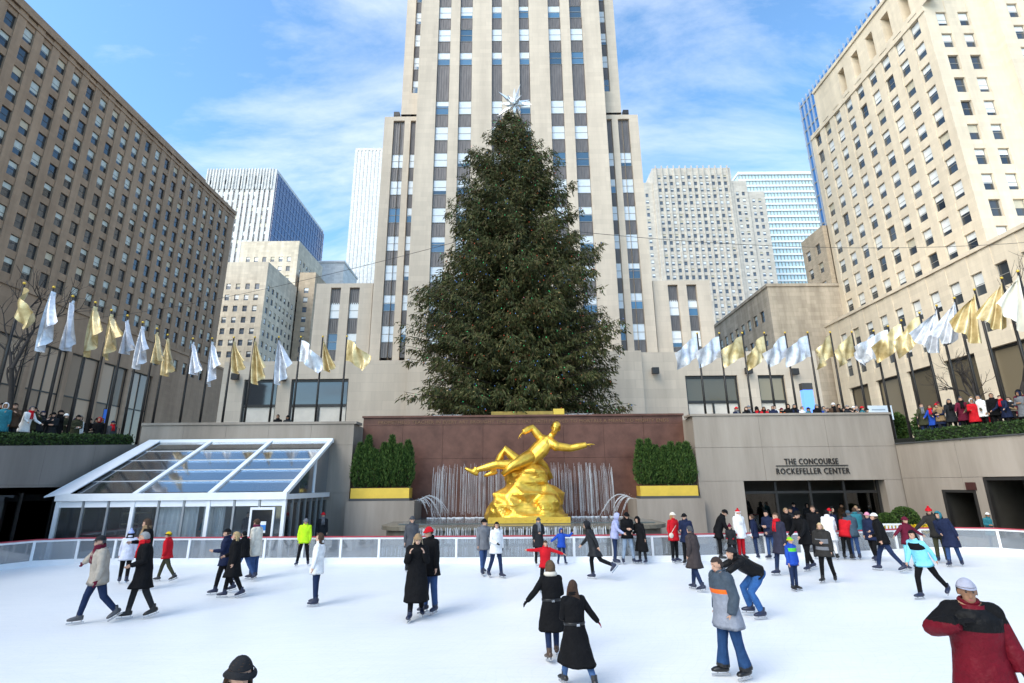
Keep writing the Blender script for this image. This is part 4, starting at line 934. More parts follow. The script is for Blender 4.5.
    mb.ball(hc + hu * .02 * s, (.074 * s, .094 * s, .098 * s), 16, 12, rot=R3)
    mb.ball(hc - hu * .055 * s + hf * .028 * s, (.055 * s, .062 * s, .068 * s), 14, 10, rot=R3)
    mb.tube([hc + hu * .02 * s + hf * .088 * s, hc - hu * .01 * s + hf * .102 * s, hc - hu * .032 * s + hf * .108 * s, hc - hu * .042 * s + hf * .09 * s], [.009 * s, .012 * s, .016 * s, .012 * s], 6)
    mb.tube([hc - hr * .04 * s + hu * .035 * s + hf * .074 * s, hc + hu * .036 * s + hf * .09 * s, hc + hr * .04 * s + hu * .035 * s + hf * .074 * s], [.01 * s, .011 * s, .01 * s], 6)
    mb.ball(hc - hu * .068 * s + hf * .082 * s, (.024 * s, .012 * s, .011 * s), 8, 6, rot=R3)
    for q_ in (-1, 1): mb.ball(hc + hr * q_ * .076 * s - hu * .004 * s - hf * .012 * s, (.012 * s, .022 * s, .033 * s), 8, 6, rot=R3)
    S.append((hc - hu * .08 * s + hf * .03 * s, hc + hu * .04 * s, .06 * s, .09 * s, 0))
    return S
def colour_body(me, S, mats, J, s, face=True, over=None):
    n = len(me.polygons); cen = np.empty(n * 3, np.float32); me.polygons.foreach_get('center', cen); cen = cen.reshape(-1, 3).astype(float)
    best = np.full(n, 1e9); role = np.zeros(n, np.int32)
    for a, b_, ra, rb, ro in S:
        a_ = np.array(a); d_ = np.array(b_) - a_; L2 = max(1e-9, d_ @ d_); t_ = np.clip((cen - a_) @ d_ / L2, 0, 1)
        ds = np.linalg.norm(cen - a_ - t_[:, None] * d_, axis=1) - (ra + (rb - ra) * t_)
        k = ds < best; best[k] = ds[k]; role[k] = ro
    if face:
        hr, hf, hu = J['hframe']; hc = J['head']
        for q_ in (-1, 1):
            e = np.array(hc + hr * q_ * .032 * s + hu * .012 * s + hf * .08 * s); role[np.linalg.norm(cen - e, axis=1) < .0105 * s] = 5
            for w in (-.5, .5):
                e = np.array(hc + hr * (q_ * .034 + w * .02) * s + hu * .036 * s + hf * .085 * s); role[np.linalg.norm(cen - e, axis=1) < .0095 * s] = 7
        for w in (-1, 0, 1):
            e = np.array(hc + hr * w * .014 * s - hu * .069 * s + hf * .092 * s); role[np.linalg.norm(cen - e, axis=1) < .012 * s] = 8
    if over: role = over(cen, role)
    for m_ in mats: me.materials.append(m_)
    me.polygons.foreach_set('material_index', role); me.polygons.foreach_set('use_smooth', np.ones(n, bool)); me.update()

def rotx(v, a):  # forward lean: positive tips towards -y
    return Vector((v.x, v.y * math.cos(a) - v.z * math.sin(a), v.y * math.sin(a) + v.z * math.cos(a)))
def roty(v, a): return Vector((v.x * math.cos(a) + v.z * math.sin(a), v.y, -v.x * math.sin(a) + v.z * math.cos(a)))
def rotz(v, a): return Vector((v.x * math.cos(a) - v.y * math.sin(a), v.x * math.sin(a) + v.y * math.cos(a), v.z))
ARM = {
 'hang': ((.16, .04, -1), (.06, .18, -1)), 'swing_f': ((.12, .45, -.9), (.05, .75, -.7)), 'swing_b': ((.15, -.45, -.9), (.1, -.15, -1)),
 'out': ((.8, .1, -.6), (.8, .2, -.5)), 'wide': ((1, .05, -.05), (1, .05, .05)), 'low_out': ((.6, .05, -.8), (.65, .2, -.7)), 'pocket': ((.22, -.12, -1), (-.05, .35, -.9)),
 'face': ((.22, .45, -.85), (-.3, .55, .85)), 'photo': ((.3, .6, -.6), (-.35, .75, .5)), 'fold': ((.15, .2, -1), (-.7, .6, .1)), 'reach': ((.15, .9, -.45), (.0, 1, -.1)),
 'reach_dn': ((.15, .6, -.8), (.05, .85, -.55)), 'up': ((.6, .1, .6), (.1, .1, 1)), 'hold': ((.15, .25, -1), (-.2, .95, .1)), 'link': ((.2, .1, -1), (-.3, .8, -.2)), 'back': ((.15, -.3, -1), (-.6, -.3, -.7)), 'rail': ((.3, .5, -.8), (.2, .8, -.3)),
}
LEG = {
 'stand': ((2, 3, 3), (-2, 3, 3)), 'wide': ((3, 9, 6), (0, 9, 4)), 'stride_a': ((22, 4, 10), (-24, 6, 12)), 'stride_b': ((-24, 6, 12), (22, 4, 10)), 'glide_a': ((12, 2, 16), (-30, 10, 40)), 'glide_b': ((-30, 10, 40), (12, 2, 16)),
 'bend': ((38, 6, 62), (34, 8, 60)), 'walk_a': ((14, 2, 6), (-12, 3, 14)), 'walk_b': ((-12, 3, 14), (14, 2, 6)), 'lunge': ((30, 8, 30), (-28, 12, 6)), 'one': ((4, 0, 8), (-40, 6, 55)), 'one_b': ((-40, 6, 55), (4, 0, 8)), 'push_a': ((16, 6, 24), (-16, 26, 10)), 'push_b': ((-16, 26, 10), (16, 6, 24)),
}
def cmat(col, kind='cloth'):
    nm = f'{kind}_{int(col[0]*255):03d}_{int(col[1]*255):03d}_{int(col[2]*255):03d}'
    return M(nm, col, {'cloth': .85, 'skin': .55, 'hair': .6, 'leather': .4, 'shell': .5}[kind], .16 if kind != 'skin' else .06, 9 if kind != 'hair' else 30, bump=.65 if kind in ('cloth', 'hair', 'shell') else 0, bscale=10 if kind != 'hair' else 50, spec=.12 if kind != 'leather' else .5)
CL = dict(black=(.007, .007, .008), charcoal=(.02, .021, .024), grey=(.16, .165, .18), dgrey=(.07, .072, .08), navy=(.014, .02, .05), blue=(.02, .07, .38), jean=(.035, .07, .17), djean=(.016, .028, .07), ljean=(.22, .28, .36), white=(.74, .73, .72), cream=(.62, .57, .48), beige=(.36, .32, .27), red=(.5, .012, .02), crimson=(.24, .012, .028), lime=(.5, .8, .02), olive=(.05, .05, .028), brown=(.075, .045, .03), maroon=(.12, .012, .03), lav=(.36, .38, .58), teal=(.03, .16, .2), sky=(.22, .62, .75), yellow=(.75, .5, .02), green=(.1, .5, .05), tan=(.3, .2, .11), fur=(.03, .028, .026), orange=(.75, .14, .02), burg=(.16, .02, .06), pink=(.6, .25, .35))
def C(k): return CL[k] if isinstance(k, str) else k
SKIN = {0: (.52, .31, .22), 1: (.46, .26, .17), 2: (.33, .18, .11), 3: (.58, .37, .27)}
EYE = M('eye_dark', (.02, .015, .012), .3, 0); LIP = M('lips', (.36, .12, .10), .5, 0)
STEEL = M('skate_steel', (.55, .56, .58), .25, .05, 5, metal=.9)
def spec_pose(P, s, blade):
    J = {}; lean, side = rad(P.get('lean', 3)), rad(P.get('side', 0)); tw = rad(P.get('turn', 0))
    legs = P.get('legs', 'stand'); legs = LEG[legs] if isinstance(legs, str) else legs
    hips, kn, an, toe, fup = [], [], [], [], []
    for i, sg in ((0, -1), (1, 1)):
        sw, ab, kb = [rad(q_) for q_ in legs[i]]; h = V(sg * .088 * s, 0, 0)
        def dirv(a): return V(sg * math.sin(ab) * .9, -math.sin(a), -math.cos(a) * math.cos(ab)).normalized()
        k = h + dirv(sw) * .435 * s; a = k + dirv(sw - kb) * .415 * s
        pit = max(0, (kb - sw) * .75 - .12) if sw < -.2 or kb > .6 and sw < 0 else 0
        t_ = V(sg * .22, -1, 0).normalized(); t_ = V(t_.x, t_.y * math.cos(pit), -math.sin(pit)); t_.normalize(); u_ = V(0, -math.sin(pit), math.cos(pit)); u_ = (u_ - t_ * u_.dot(t_)).normalized()
        hips.append(h); kn.append(k); an.append(a); toe.append(t_); fup.append(u_)
    low = min(a.z - .085 * s for a in an); dz = -low + blade
    up3 = V(0, 0, dz)
    pel = up3.copy()
    def T(v): return rotz(roty(rotx(v, lean), side), tw)
    J['pelvis'] = pel + V(0, 0, .02 * s); J['chest'] = pel + T(V(0, 0, .36 * s)); J['neck'] = pel + T(V(0, .0, .565 * s))
    xr = T(V(1, 0, 0)); J['right'] = xr; J['fwd'] = T(V(0, -1, 0))
    J['sh'] = [pel + T(V(-.168 * s, 0, .50 * s)), pel + T(V(.168 * s, 0, .50 * s))]
    el, wr, hd, hn, th = [], [], [], [], []
    arms = P.get('arms', ('hang', 'hang'))
    for i, sg in ((0, -1), (1, 1)):
        u, f = ARM[arms[i]] if isinstance(arms[i], str) else arms[i]
        du = T(V(u[0] * sg, -u[1], u[2]).normalized()); df = T(V(f[0] * sg, -f[1], f[2]).normalized())
        e = J['sh'][i] + du * .285 * s; w = e + df * .25 * s; el.append(e); wr.append(w); hd.append(df)
        inn = T(V(-sg, -.3, 0)); inn = inn - df * inn.dot(df)
        if inn.length < .1: inn = V(0, 0, -1)
        hn.append(inn.normalized()); th.append(1 if (df.cross(inn)).dot(J['fwd']) > 0 else -1)
    J.update(el=el, wr=wr, hd=hd, hn=hn, th=th)
    J['hip'] = [h + up3 for h in hips]; J['kn'] = [k + up3 for k in kn]; J['an'] = [a + up3 for a in an]; J['toe'] = toe; J['fup'] = fup
    hy, hp = P.get('head', (0, 0)); hy, hp = rad(hy), rad(hp)
    hf = rotz(rotx(V(0, -1, 0), lean * .3 + hp), tw + hy); hu = rotz(rotx(V(0, 0, 1), lean * .3 + hp), tw + hy)
    r_, f_, u_ = frame(hf, hu); J['hframe'] = (r_, f_, u_)
    J['head'] = J['neck'] + T(V(0, 0, .075 * s)) + u_ * .075 * s + f_ * .022 * s
    J['flare'] = P.get('flare', 1.3)
    return J
def coat_mesh(J, s, length, mats, bands=None, fit=.02, flare=.05, closed=False, n=22, puff=0):
    rings = []; pel, ch, nb = J['pelvis'], J['chest'], J['neck']; x, f = J['right'], J['fwd']; up = (ch - pel).normalized()
    prof = [(nb + up * .035 * s, .066, .066), (nb + up * .0 * s, .075, .075), (ch.lerp(nb, .86), .142, .095), (ch.lerp(nb, .6), .205, .118), (ch, .186, .134), (pel.lerp(ch, .6), .168, .128), (pel.lerp(ch, .3), .166, .128), (pel, .182, .138)]
    for p, a, b_ in prof: rings.append((p, x, f, (a + fit) * s, (b_ + fit) * s))
    hm = (J['hip'][0] + J['hip'][1]) / 2
    steps = max(1, int(length / .09))
    for i in range(1, steps + 1):
        d_ = length * i / steps * s; pp = []
        for q_ in (0, 1):
            h, k, a = J['hip'][q_], J['kn'][q_], J['an'][q_]; L1 = (k - h).length
            pp.append(h + (k - h).normalized() * d_ if d_ < L1 else k + (a - k).normalized() * (d_ - L1))
        c_ = (pp[0] + pp[1]) / 2; half = (pp[1] - pp[0]); t_ = i / steps
        wx = max(.185 * s, abs(half.x) / 2 + .105 * s); wy = max(.14 * s, abs(half.y) / 2 + .10 * s)
        bl_ = min(1, i / 2.5); xx = x.lerp(V(1, 0, 0), bl_); ff = f.lerp(V(0, -1, 0), bl_)
        rings.append((c_, xx, ff, wx + (fit + flare * t_ * length / .5) * s, wy + (fit + flare * t_ * length / .5) * s))
    fine = []
    for i in range(len(rings) - 1):
        fine.append(rings[i]); p, q_ = rings[i], rings[i + 1]; fine.append(((p[0] + q_[0]) / 2, (p[1] + q_[1]) / 2, (p[2] + q_[2]) / 2, (p[3] + q_[3]) / 2, (p[4] + q_[4]) / 2))
    fine.append(rings[-1]); rings = fine
    vs, fs, mi = [], [], []; ph = random.random() * 6
    nr = len(rings)
    for i, (c_, xx, ff, a, b_) in enumerate(rings):
        w = max(0, (i - 14)) / max(1, nr - 15) if nr > 15 else 0
        for j in range(n):
            th = 2 * math.pi * j / n; k = 1 + w * .05 * math.cos(5 * th + ph) + w * .03 * math.cos(8 * th + ph * 2) + (.03 * puff * math.sin(i * 3.0)) + .014 * math.sin(3 * th + i * 1.1 + ph) + .010 * math.sin(2 * th - i * .7 + ph * 3)
            vs.append(c_ + xx * (a * math.cos(th) * k) + ff * (b_ * math.sin(th) * k))
    for j in range(n): vs.append(rings[-1][0] + V(0, 0, .03 * s) + (vs[(nr - 1) * n + j] - rings[-1][0]) * .93)
    for i in range(nr):
        z = i / (nr - 1)
        m_ = 0
        if bands:
            for (lo, hi, q_) in bands:
                if lo <= i / 2 < hi: m_ = q_
        for j in range(n): fs.append((i * n + j, (i + 1) * n + j, (i + 1) * n + (j + 1) % n, i * n + (j + 1) % n)); mi.append(m_)
    mb = MB(); mb.v = [tuple(v) for v in vs]; mb.f = fs; mb.m = mi; mb.sm = [True] * len(fs); return mb.mesh('coat', mats)
def head_shell(J, s, k, keep, n=20, m_=14, jitter=0):
    hr, hf, hu = J['hframe']; hc = J['head'] + hu * .008 * s; vs, idx, mb = {}, {}, MB(); pts = []
    for i in range(m_ + 1):
        ph = math.pi * i / m_
        for j in range(n):
            th = 2 * math.pi * j / n; d_ = (math.sin(ph) * math.cos(th), math.sin(ph) * math.sin(th), math.cos(ph)); kk = k * (1 + jitter * math.sin(7 * th + i) )
            pts.append((hc + hr * (.08 * s * kk * d_[0]) + hf * (.10 * s * kk * d_[1] - (.006 * s)) + hu * (.112 * s * kk * d_[2]), d_))
    for i in range(m_):
        for j in range(n):
            q_ = (i * n + j, (i + 1) * n + j, (i + 1) * n + (j + 1) % n, i * n + (j + 1) % n)
            d_ = [sum(pts[w][1][e] for w in q_) / 4 for e in range(3)]
            if keep(*d_): mb.f.append(q_); mb.m.append(0); mb.sm.append(True)
    mb.v = [tuple(p[0]) for p in pts]; return mb
def hair_mesh(J, s, style, mat):
    hr, hf, hu = J['hframe']; hc = J['head']
    low = {'short': -.35, 'bob': -.75, 'long': -.75, 'bald': 2, 'under': -.6}[style]
    mb = head_shell(J, s, 1.1 if style == 'short' else 1.16, lambda x, f, u: (u > low + (.45 if f > -.1 else 0)) and not (f > .25 and u < .52) and not (f > .0 and u < .05 and style == 'short'), 24, 18, .015)
    if style in ('long', 'bob'):
        ln = .2 if style == 'bob' else .42
        for a in range(-7, 8):
            t_ = a / 7.0; b0 = hc + hr * (.078 * t_ * s) - hf * ((.085 - .05 * t_ * t_) * s) + hu * .02 * s
            dn = -(J['neck'] - J['pelvis']).normalized() * -1; dn = (J['pelvis'] - J['neck']).normalized()
            L_ = ln * s * random.uniform(.8, 1.1); pts = [b0, b0 - hu * .09 * s + hr * .01 * t_ * s, b0 - hu * .15 * s + dn * .05 * s - J['fwd'] * .02 * s + hr * .03 * t_ * s, b0 - hu * .12 * s + dn * L_ - J['fwd'] * .045 * s + hr * (.05 * t_ + random.uniform(-.012, .012)) * s]
            mb.tube(pts, [.02 * s, .027 * s, .027 * s, .01 * s], 6)
    return mb.mesh('hair', [mat])
def hat_mesh(J, s, kind, mats):
    hr, hf, hu = J['hframe']; hc = J['head'] + hu * .008 * s
    def ring(up_, k, r, mi=0, tilt=0): mb.tube([hc + hu * (up_ * s) + hr * (.08 * k * s * math.cos(a)) + hf * (.10 * k * s * math.sin(a)) for a in [2 * math.pi * q_ / 20 for q_ in range(21)]], r * s, 6, mi, cap=False)
    if kind in ('beanie', 'pom', 'stripe'):
        mb = head_shell(J, s, 1.19, lambda x, f, u: u > .22 - (.25 if f < -.2 else 0), 22, 16); ring(.03, 1.17, .017, 1 if len(mats) > 1 else 0)
        if kind == 'pom': mb.ball(hc + hu * .15 * s, .035 * s, 8, 6)
    elif kind == 'cap':
        mb = head_shell(J, s, 1.16, lambda x, f, u: u > .3 - (.2 if f < 0 else 0), 22, 16)
        vs = []; 
        for a in range(9): t_ = math.pi * (a / 8); vs.append(hc + hu * .045 * s + hr * (.085 * s * math.cos(t_)) + hf * (.09 * s * math.sin(t_)))
        for a in range(9): t_ = math.pi * (a / 8); vs.append(hc + hu * .035 * s + hr * (.085 * s * math.cos(t_)) + hf * ((.09 + .075 * math.sin(t_)) * s * math.sin(t_) + .0))
        o = mb.add(vs, [(a, a + 1, a + 10, a + 9) for a in range(8)], 0)
    elif kind == 'bucket':
        mb = head_shell(J, s, 1.17, lambda x, f, u: u > .3, 24, 16, .01); n = 24; vs = []
        for k, up_ in ((1.15, .045), (1.24, .035), (1.52, .012), (1.50, .004)):
            for j in range(n): a = 2 * math.pi * j / n; vs.append(hc + hu * ((up_ + .01 * math.sin(2 * a)) * s) + hr * (.08 * k * s * math.cos(a)) + hf * (.098 * k * s * math.sin(a)))
        mb.add(vs, [(i * n + j, i * n + (j + 1) % n, (i + 1) * n + (j + 1) % n, (i + 1) * n + j) for i in range(3) for j in range(n)], 0, True)
    elif kind == 'hood':
        mb = head_shell(J, s, 1.32, lambda x, f, u: not (f > .62 and -.7 < u < .62) and u > -.88, 24, 18, .01); ring2 = None
    elif kind == 'furhood':
        mb = head_shell(J, s, 1.36, lambda x, f, u: not (f > .6 and -.7 < u < .62) and u > -.88, 26, 20, .04)
    elif kind == 'furcollar':
        mb = MB(); c_ = J['neck'] + (J['neck'] - J['chest']).normalized() * .04 * s; x, f = J['right'], J['fwd']
        mb.tube([c_ + x * (.1 * s * math.cos(a)) + f * (.09 * s * math.sin(a)) for a in [2 * math.pi * q_ / 16 for q_ in range(17)]], .05 * s, 8, cap=False)
    else:   # scarf
        mb = MB(); c_ = J['neck'] + (J['neck'] - J['chest']).normalized() * .035 * s; x, f = J['right'], J['fwd']; up = (J['neck'] - J['chest']).normalized()
        for dz, r in ((0, .034), (.04, .03)): mb.tube([c_ + up * (dz * s + .012 * s * math.sin(a * 2)) + x * (.078 * s * math.cos(a)) + f * (.08 * s * math.sin(a) + .012 * s) for a in [2 * math.pi * q_ / 16 for q_ in range(17)]], r * s, 8, cap=False)
        for w in (-.03, .025): mb.tube([c_ + f * .1 * s + x * w * s, J['chest'] + f * .16 * s + x * w * 1.4 * s + up * .06 * s, J['chest'] + f * .165 * s + x * w * 1.6 * s - up * .06 * s], [(.035 * s, .015 * s)] * 3, 6, ref=x)
    me = mb.mesh(kind, mats); bm = bmesh.new(); bm.from_mesh(me); bmesh.ops.remove_doubles(bm, verts=bm.verts, dist=2e-4 * s)
    bmesh.ops.delete(bm, geom=[v for v in bm.verts if not v.link_faces], context='VERTS'); bm.to_mesh(me); bm.free(); return me
def skate_mesh(J, s, i, bootm):
    a, t_, u_ = J['an'][i], J['toe'][i], J['fup'][i]; r_ = t_.cross(u_).normalized(); mb = MB()
    z0 = a - u_ * .075 * s
    mb.tube([a + u_ * .09 * s - t_ * .012 * s, a + u_ * .02 * s - t_ * .005 * s, a - u_ * .03 * s], [.058 * s, .056 * s, .06 * s], 10, cap=False)
    mb.tube([a - t_ * .085 * s - u_ * .035 * s, a - t_ * .04 * s - u_ * .035 * s, a + t_ * .06 * s - u_ * .042 * s, a + t_ * .15 * s - u_ * .052 * s, a + t_ * .195 * s - u_ * .06 * s], [(.035 * s, .04 * s), (.05 * s, .054 * s), (.054 * s, .048 * s), (.053 * s, .035 * s), (.028 * s, .018 * s)], 10, ref=r_)
    for p in (-.06, .1): mb.bar(z0 + t_ * p * s, z0 + t_ * p * s - u_ * .04 * s, .03 * s, .02 * s, 1)
    mb.bar(z0 - t_ * .11 * s - u_ * .05 * s, z0 + t_ * .2 * s - u_ * .05 * s, .008 * s, .03 * s, 1, up=u_)
    return mb.mesh('ice_skate', [bootm, STEEL])
def person(label, loc, yaw, H, P, L, vox=.019, skates=True, group='skaters on the ice', fingers=True):
    """L: look. keys top, bottom, hair, hs (style), hat, hatc, coat (length below hip), skin, scarf, glove, boot, sleeve, bands, bag"""
    s = H / 1.75; blade = .075 * s if skates else 0.0
    J = spec_pose(P, s, blade); root = thing('person', label, 'person', loc, rad(yaw), group)
    top, bot = cmat(C(L.get('top', 'black')), L.get('fab', 'cloth')), cmat(C(L.get('bottom', 'djean')))
    sk = cmat(SKIN[L.get('skin', 0)], 'skin'); hairm = cmat(C(L.get('hair', 'brown')), 'hair'); boot = cmat(C(L.get('boot', 'navy')), 'leather')
    glove = cmat(C(L['glove'])) if 'glove' in L else sk; slv = cmat(C(L['sleeve']), L.get('fab', 'cloth')) if 'sleeve' in L else top
    mb = MB(); S = body_tubes(mb, J, s, L.get('bulk', .014), L.get('lb', .012), fingers); me = remesh(mb, vox, 1)
    colour_body(me, S, [sk, top, bot, boot, glove, EYE, slv, hairm, LIP], J, s, True, L.get('over'))
    me.name = 'body'; _link0('body', me, root)
    cm = [top] + [cmat(C(c_), L.get('fab', 'cloth')) for c_ in L.get('bandc', ())]
    nm = 'coat' if L.get('coat', .12) > .3 else 'jacket'
    _link0(nm, coat_mesh(J, s, L.get('coat', .12), cm, L.get('bands'), L.get('bulk', .014) + .008, L.get('flare', .045), puff=L.get('puff', 0)), root)
    hs = L.get('hs', 'short')
    if hs != 'bald': _link0('hair', hair_mesh(J, s, hs, hairm), root)
    if 'hat' in L: _link0({'cap': 'cap', 'bucket': 'brimmed_hat', 'hood': 'hood', 'furhood': 'fur_hood'}.get(L['hat'], 'knit_hat'), hat_mesh(J, s, L['hat'], [cmat(C(L.get('hatc', 'black')))] + ([cmat(C(L['hatc2']))] if 'hatc2' in L else [])), root)
    if 'scarf' in L: _link0('scarf', hat_mesh(J, s, 'scarf', [cmat(C(L['scarf']))]), root)
    if 'scarf' not in L and 'collar' not in L and L.get('hat') not in ('hood', 'furhood'):
        b_ = MB(); x, f = J['right'], J['fwd']; up = (J['neck'] - J['chest']).normalized(); c_ = J['neck'] + up * .03 * s
        for dz, k_ in ((0, 1.0), (.03, .94)): b_.tube([c_ + up * (dz * s - .012 * s * math.sin(w)) + x * (.082 * k_ * s * math.cos(w)) + f * (.082 * k_ * s * math.sin(w)) for w in [2 * math.pi * q_ / 16 for q_ in range(17)]], .024 * s, 6, cap=False)
        _link0('collar', b_.mesh('collar', [top]), root)
    if 'collar' in L: _link0('fur_collar', hat_mesh(J, s, 'furcollar', [cmat(C(L['collar']))]), root)
    if skates:
        for i in (0, 1): _link0('ice_skate', skate_mesh(J, s, i, boot), root)
    if 'bag' in L:
        b_ = MB(); sg = L.get('bagside', 1); c_ = J['pelvis'] + V(sg * .2 * s, -.1 * s, -.02 * s); b_.ball(c_, (.1 * s, .07 * s, .1 * s), 10, 7)
        b_.tube([c_ + V(0, 0, .08 * s), J['chest'] + J['fwd'] * .155 * s, J['neck'] + V(-sg * .11 * s, 0, -.02 * s)], .012 * s, 5); _link0('shoulder_bag', b_.mesh('shoulder_bag', [cmat(C(L['bag']))]), root)
    if 'belt' in L:
        b_ = MB(); c_ = J['pelvis'].lerp(J['chest'], .28); x, f = J['right'], J['fwd']; a_ = (.166 + L.get('bulk', .014) + .012) * s; d2 = (.128 + L.get('bulk', .014) + .012) * s
        b_.tube([c_ + x * (a_ * math.cos(w)) + f * (d2 * math.sin(w)) for w in [2 * math.pi * q_ / 24 for q_ in range(25)]], [(.03 * s, .008 * s)] * 25, 6, cap=False, ref=V(0, 0, 1)); _link0('belt', b_.mesh('belt', [cmat(C(L['belt']), 'leather')]), root)
        b_ = MB(); b_.box(c_.x - .03 * s, c_.x + .03 * s, c_.y + d2 - .0, c_.y + d2 + .02, c_.z - .02 * s, c_.z + .02 * s); _link0('buckle', b_.mesh('buckle', [STEEL]), root)
    if 'camera' in L:
        b_ = MB(); w = (J['wr'][0] + J['wr'][1]) / 2 + (J['hd'][0] + J['hd'][1]).normalized() * .09 * s; b_.box(w.x - .06 * s, w.x + .06 * s, w.y - .03, w.y + .03, w.z - .04 * s, w.z + .04 * s); b_.tube([w, w + V(0, -.09 * s, 0)], .032 * s, 8); _link0('held_camera', b_.mesh('held_camera', [M('camera_black', (.02, .02, .02), .4, .1, 4)]), root)
    return root
def H_at(px, py_feet, py_head):
    """standing height whose head top lands on py_head, feet on the ice at py_feet"""
    p = on_z(px, py_feet, 0); return p, on_y(px, py_head, p.y).z

# ================================================================== gilded statue (a plain reclining figure on a rock)
st = thing('statue', 'gilded reclining figure on a faceted golden rock in the fountain', 'statue', (.6, 26.0, 1.2))
mb = MB(); rs_ = random.Random(5)
def boulder(c, r, n=9, k=5):
    vs = [];
    for i in range(k + 1):
        ph = math.pi * i / k
        for j in range(n): th = 2 * math.pi * (j + .5 * (i % 2)) / n; q_ = rs_.uniform(.86, 1.12); vs.append((c[0] + r[0] * q_ * math.sin(ph) * math.cos(th), c[1] + r[1] * q_ * math.sin(ph) * math.sin(th), c[2] + r[2] * q_ * math.cos(ph)))
    mb.add(vs, [(i * n + j, (i + 1) * n + j, (i + 1) * n + (j + 1) % n, i * n + (j + 1) % n) for i in range(k) for j in range(n)])
mb.prism([(2.0 * math.cos(rad(a)), 1.4 * math.sin(rad(a))) for a in range(0, 360, 30)], 0, .32)
for c, r in (((0, 0, .5), (1.95, 1.3, .6)), ((-.4, -.1, 1.0), (1.3, 1.1, .75)), ((.7, .1, 1.0), (1.15, 1.0, .7)), ((.1, 0, 1.6), (1.15, .95, .7)), ((.3, 0, 2.1), (.85, .8, .55)), ((-.35, 0, 2.05), (.75, .7, .45)), ((.9, -.5, .7), (.8, .7, .6)), ((-1.1, -.4, .6), (.75, .7, .5))): boulder(c, r)
me = remesh(mb, .09, 0); me.materials.append(gold); me.name = 'rock_base'; _link0('rock_base', me, st)
s = 2.75
J = dict(pelvis=V(-.05, -.1, 3.0), chest=V(.75, -.1, 3.75), neck=V(1.2, -.12, 4.25), head=V(1.5, -.2, 4.72), right=V(.45, -.75, -.45).normalized(), fwd=V(-.45, -.75, .45).normalized(),
         sh=[V(1.48, -.36, 3.85), V(.8, .15, 4.25)], el=[V(2.2, -.4, 3.75), V(.35, .1, 4.8)], wr=[V(2.95, -.45, 3.9), V(-.1, -.15, 4.55)], hd=[V(.95, 0, .1), V(-.6, -.3, -.6)], hn=[V(0, 0, -1), V(0, -.3, -1)], th=[1, -1], curl=.3,
         hip=[V(-.2, -.42, 2.95), V(-.2, .15, 3.02)], kn=[V(-1.4, -.55, 3.0), V(-1.0, .15, 3.75)], an=[V(-2.4, -.5, 2.75), V(-1.6, .2, 2.75)], toe=[V(-.85, 0, .5).normalized(), V(-.95, 0, -.2).normalized()], fup=[V(.5, 0, .85).normalized(), V(-.2, 0, .95).normalized()], flare=0)
J['hframe'] = frame(V(-.25, -.95, -.2), V(.3, -.25, .95))
mb = MB(); 
for k_ in ('pelvis', 'chest', 'neck', 'head'): J[k_] = J[k_] + V(0, 0, -.42)
for k_ in ('sh', 'el', 'wr', 'hip', 'kn', 'an'): J[k_] = [p + V(0, 0, -.42) for p in J[k_]]
body_tubes(mb, J, s, .022, .016); me = remesh(mb, .026, 2); me.materials.append(gold); me.polygons.foreach_set('use_smooth', [True] * len(me.polygons)); me.name = 'figure'; _link0('figure', me, st)
_link0('hair', hair_mesh(J, s, 'short', gold), st)
mb = MB(); cs_ = coat_mesh(dict(J, pelvis=V(-.1, -.1, 3.15)), 1, .1, [gold])
bpy.data.meshes.remove(cs_)
mb.tube([V(-1.1, -.9, 2.1), V(-.7, -.85, 2.45), V(-.2, -.62, 2.72), V(.15, -.35, 2.9), V(.45, .2, 2.85), V(.9, .5, 2.5), V(1.25, .55, 1.9)], [(.12, .2), (.2, .28), (.3, .32), (.36, .36), (.34, .34), (.2, .26), (.1, .16)], 12); mb.build('loincloth', gold, st)
mb = MB(); mb.box(-1.75, 1.95, -1.42, -1.36, -.02, .24)
for i in range(12): mb.ball((-1.6 + i * .31, -1.43, .11), .03, 6, 4)
mb.build('front_band', goldp, st)

# ================================================================== rink barrier
clear = clear_glass('barrier_glass', (.72, .76, .79), .10, .05, .16)
redp = M('red_rail', (.42, .04, .06), .5, .08, 3)
ba = wthing('rink_barrier', 'white rink barrier with clear panels and red cap rail', 'barrier', (0, 21.2, 0))
path = [Vector((x, y, 0)) for x, y in RINK[1:-1]]; path[0] = Vector((-18.95, 14, 0)); path.insert(1, Vector((-18.95, 20.0, 0))); path[-1] = Vector((21.0, 15, 0))
# resample
dens = []
for i in range(len(path) - 1):
    k = max(1, int((path[i + 1] - path[i]).length / .1)); dens += [path[i].lerp(path[i + 1], j / k) for j in range(k)]
dens.append(path[-1])
for _ in range(12): dens = [dens[0]] + [(dens[i - 1] + dens[i] * 2 + dens[i + 1]) / 4 for i in range(1, len(dens) - 1)] + [dens[-1]]
posts = [dens[0]]; acc = 0
for i in range(1, len(dens)):
    acc += (dens[i] - dens[i - 1]).length
    if acc > 1.42: posts.append(dens[i]); acc = 0
def gate(p): return False
for i, p in enumerate(posts):
    nx_ = posts[min(i + 1, len(posts) - 1)]; pv = posts[max(i - 1, 0)]; d_ = (nx_ - pv).normalized(); a = math.atan2(d_.y, d_.x)
    mb = MB(); mb.box(-.045, .045, -.04, .06, .14, .93); o = mb.build('post', white_p, ba); o.location = p; o.rotation_euler = (0, 0, a)
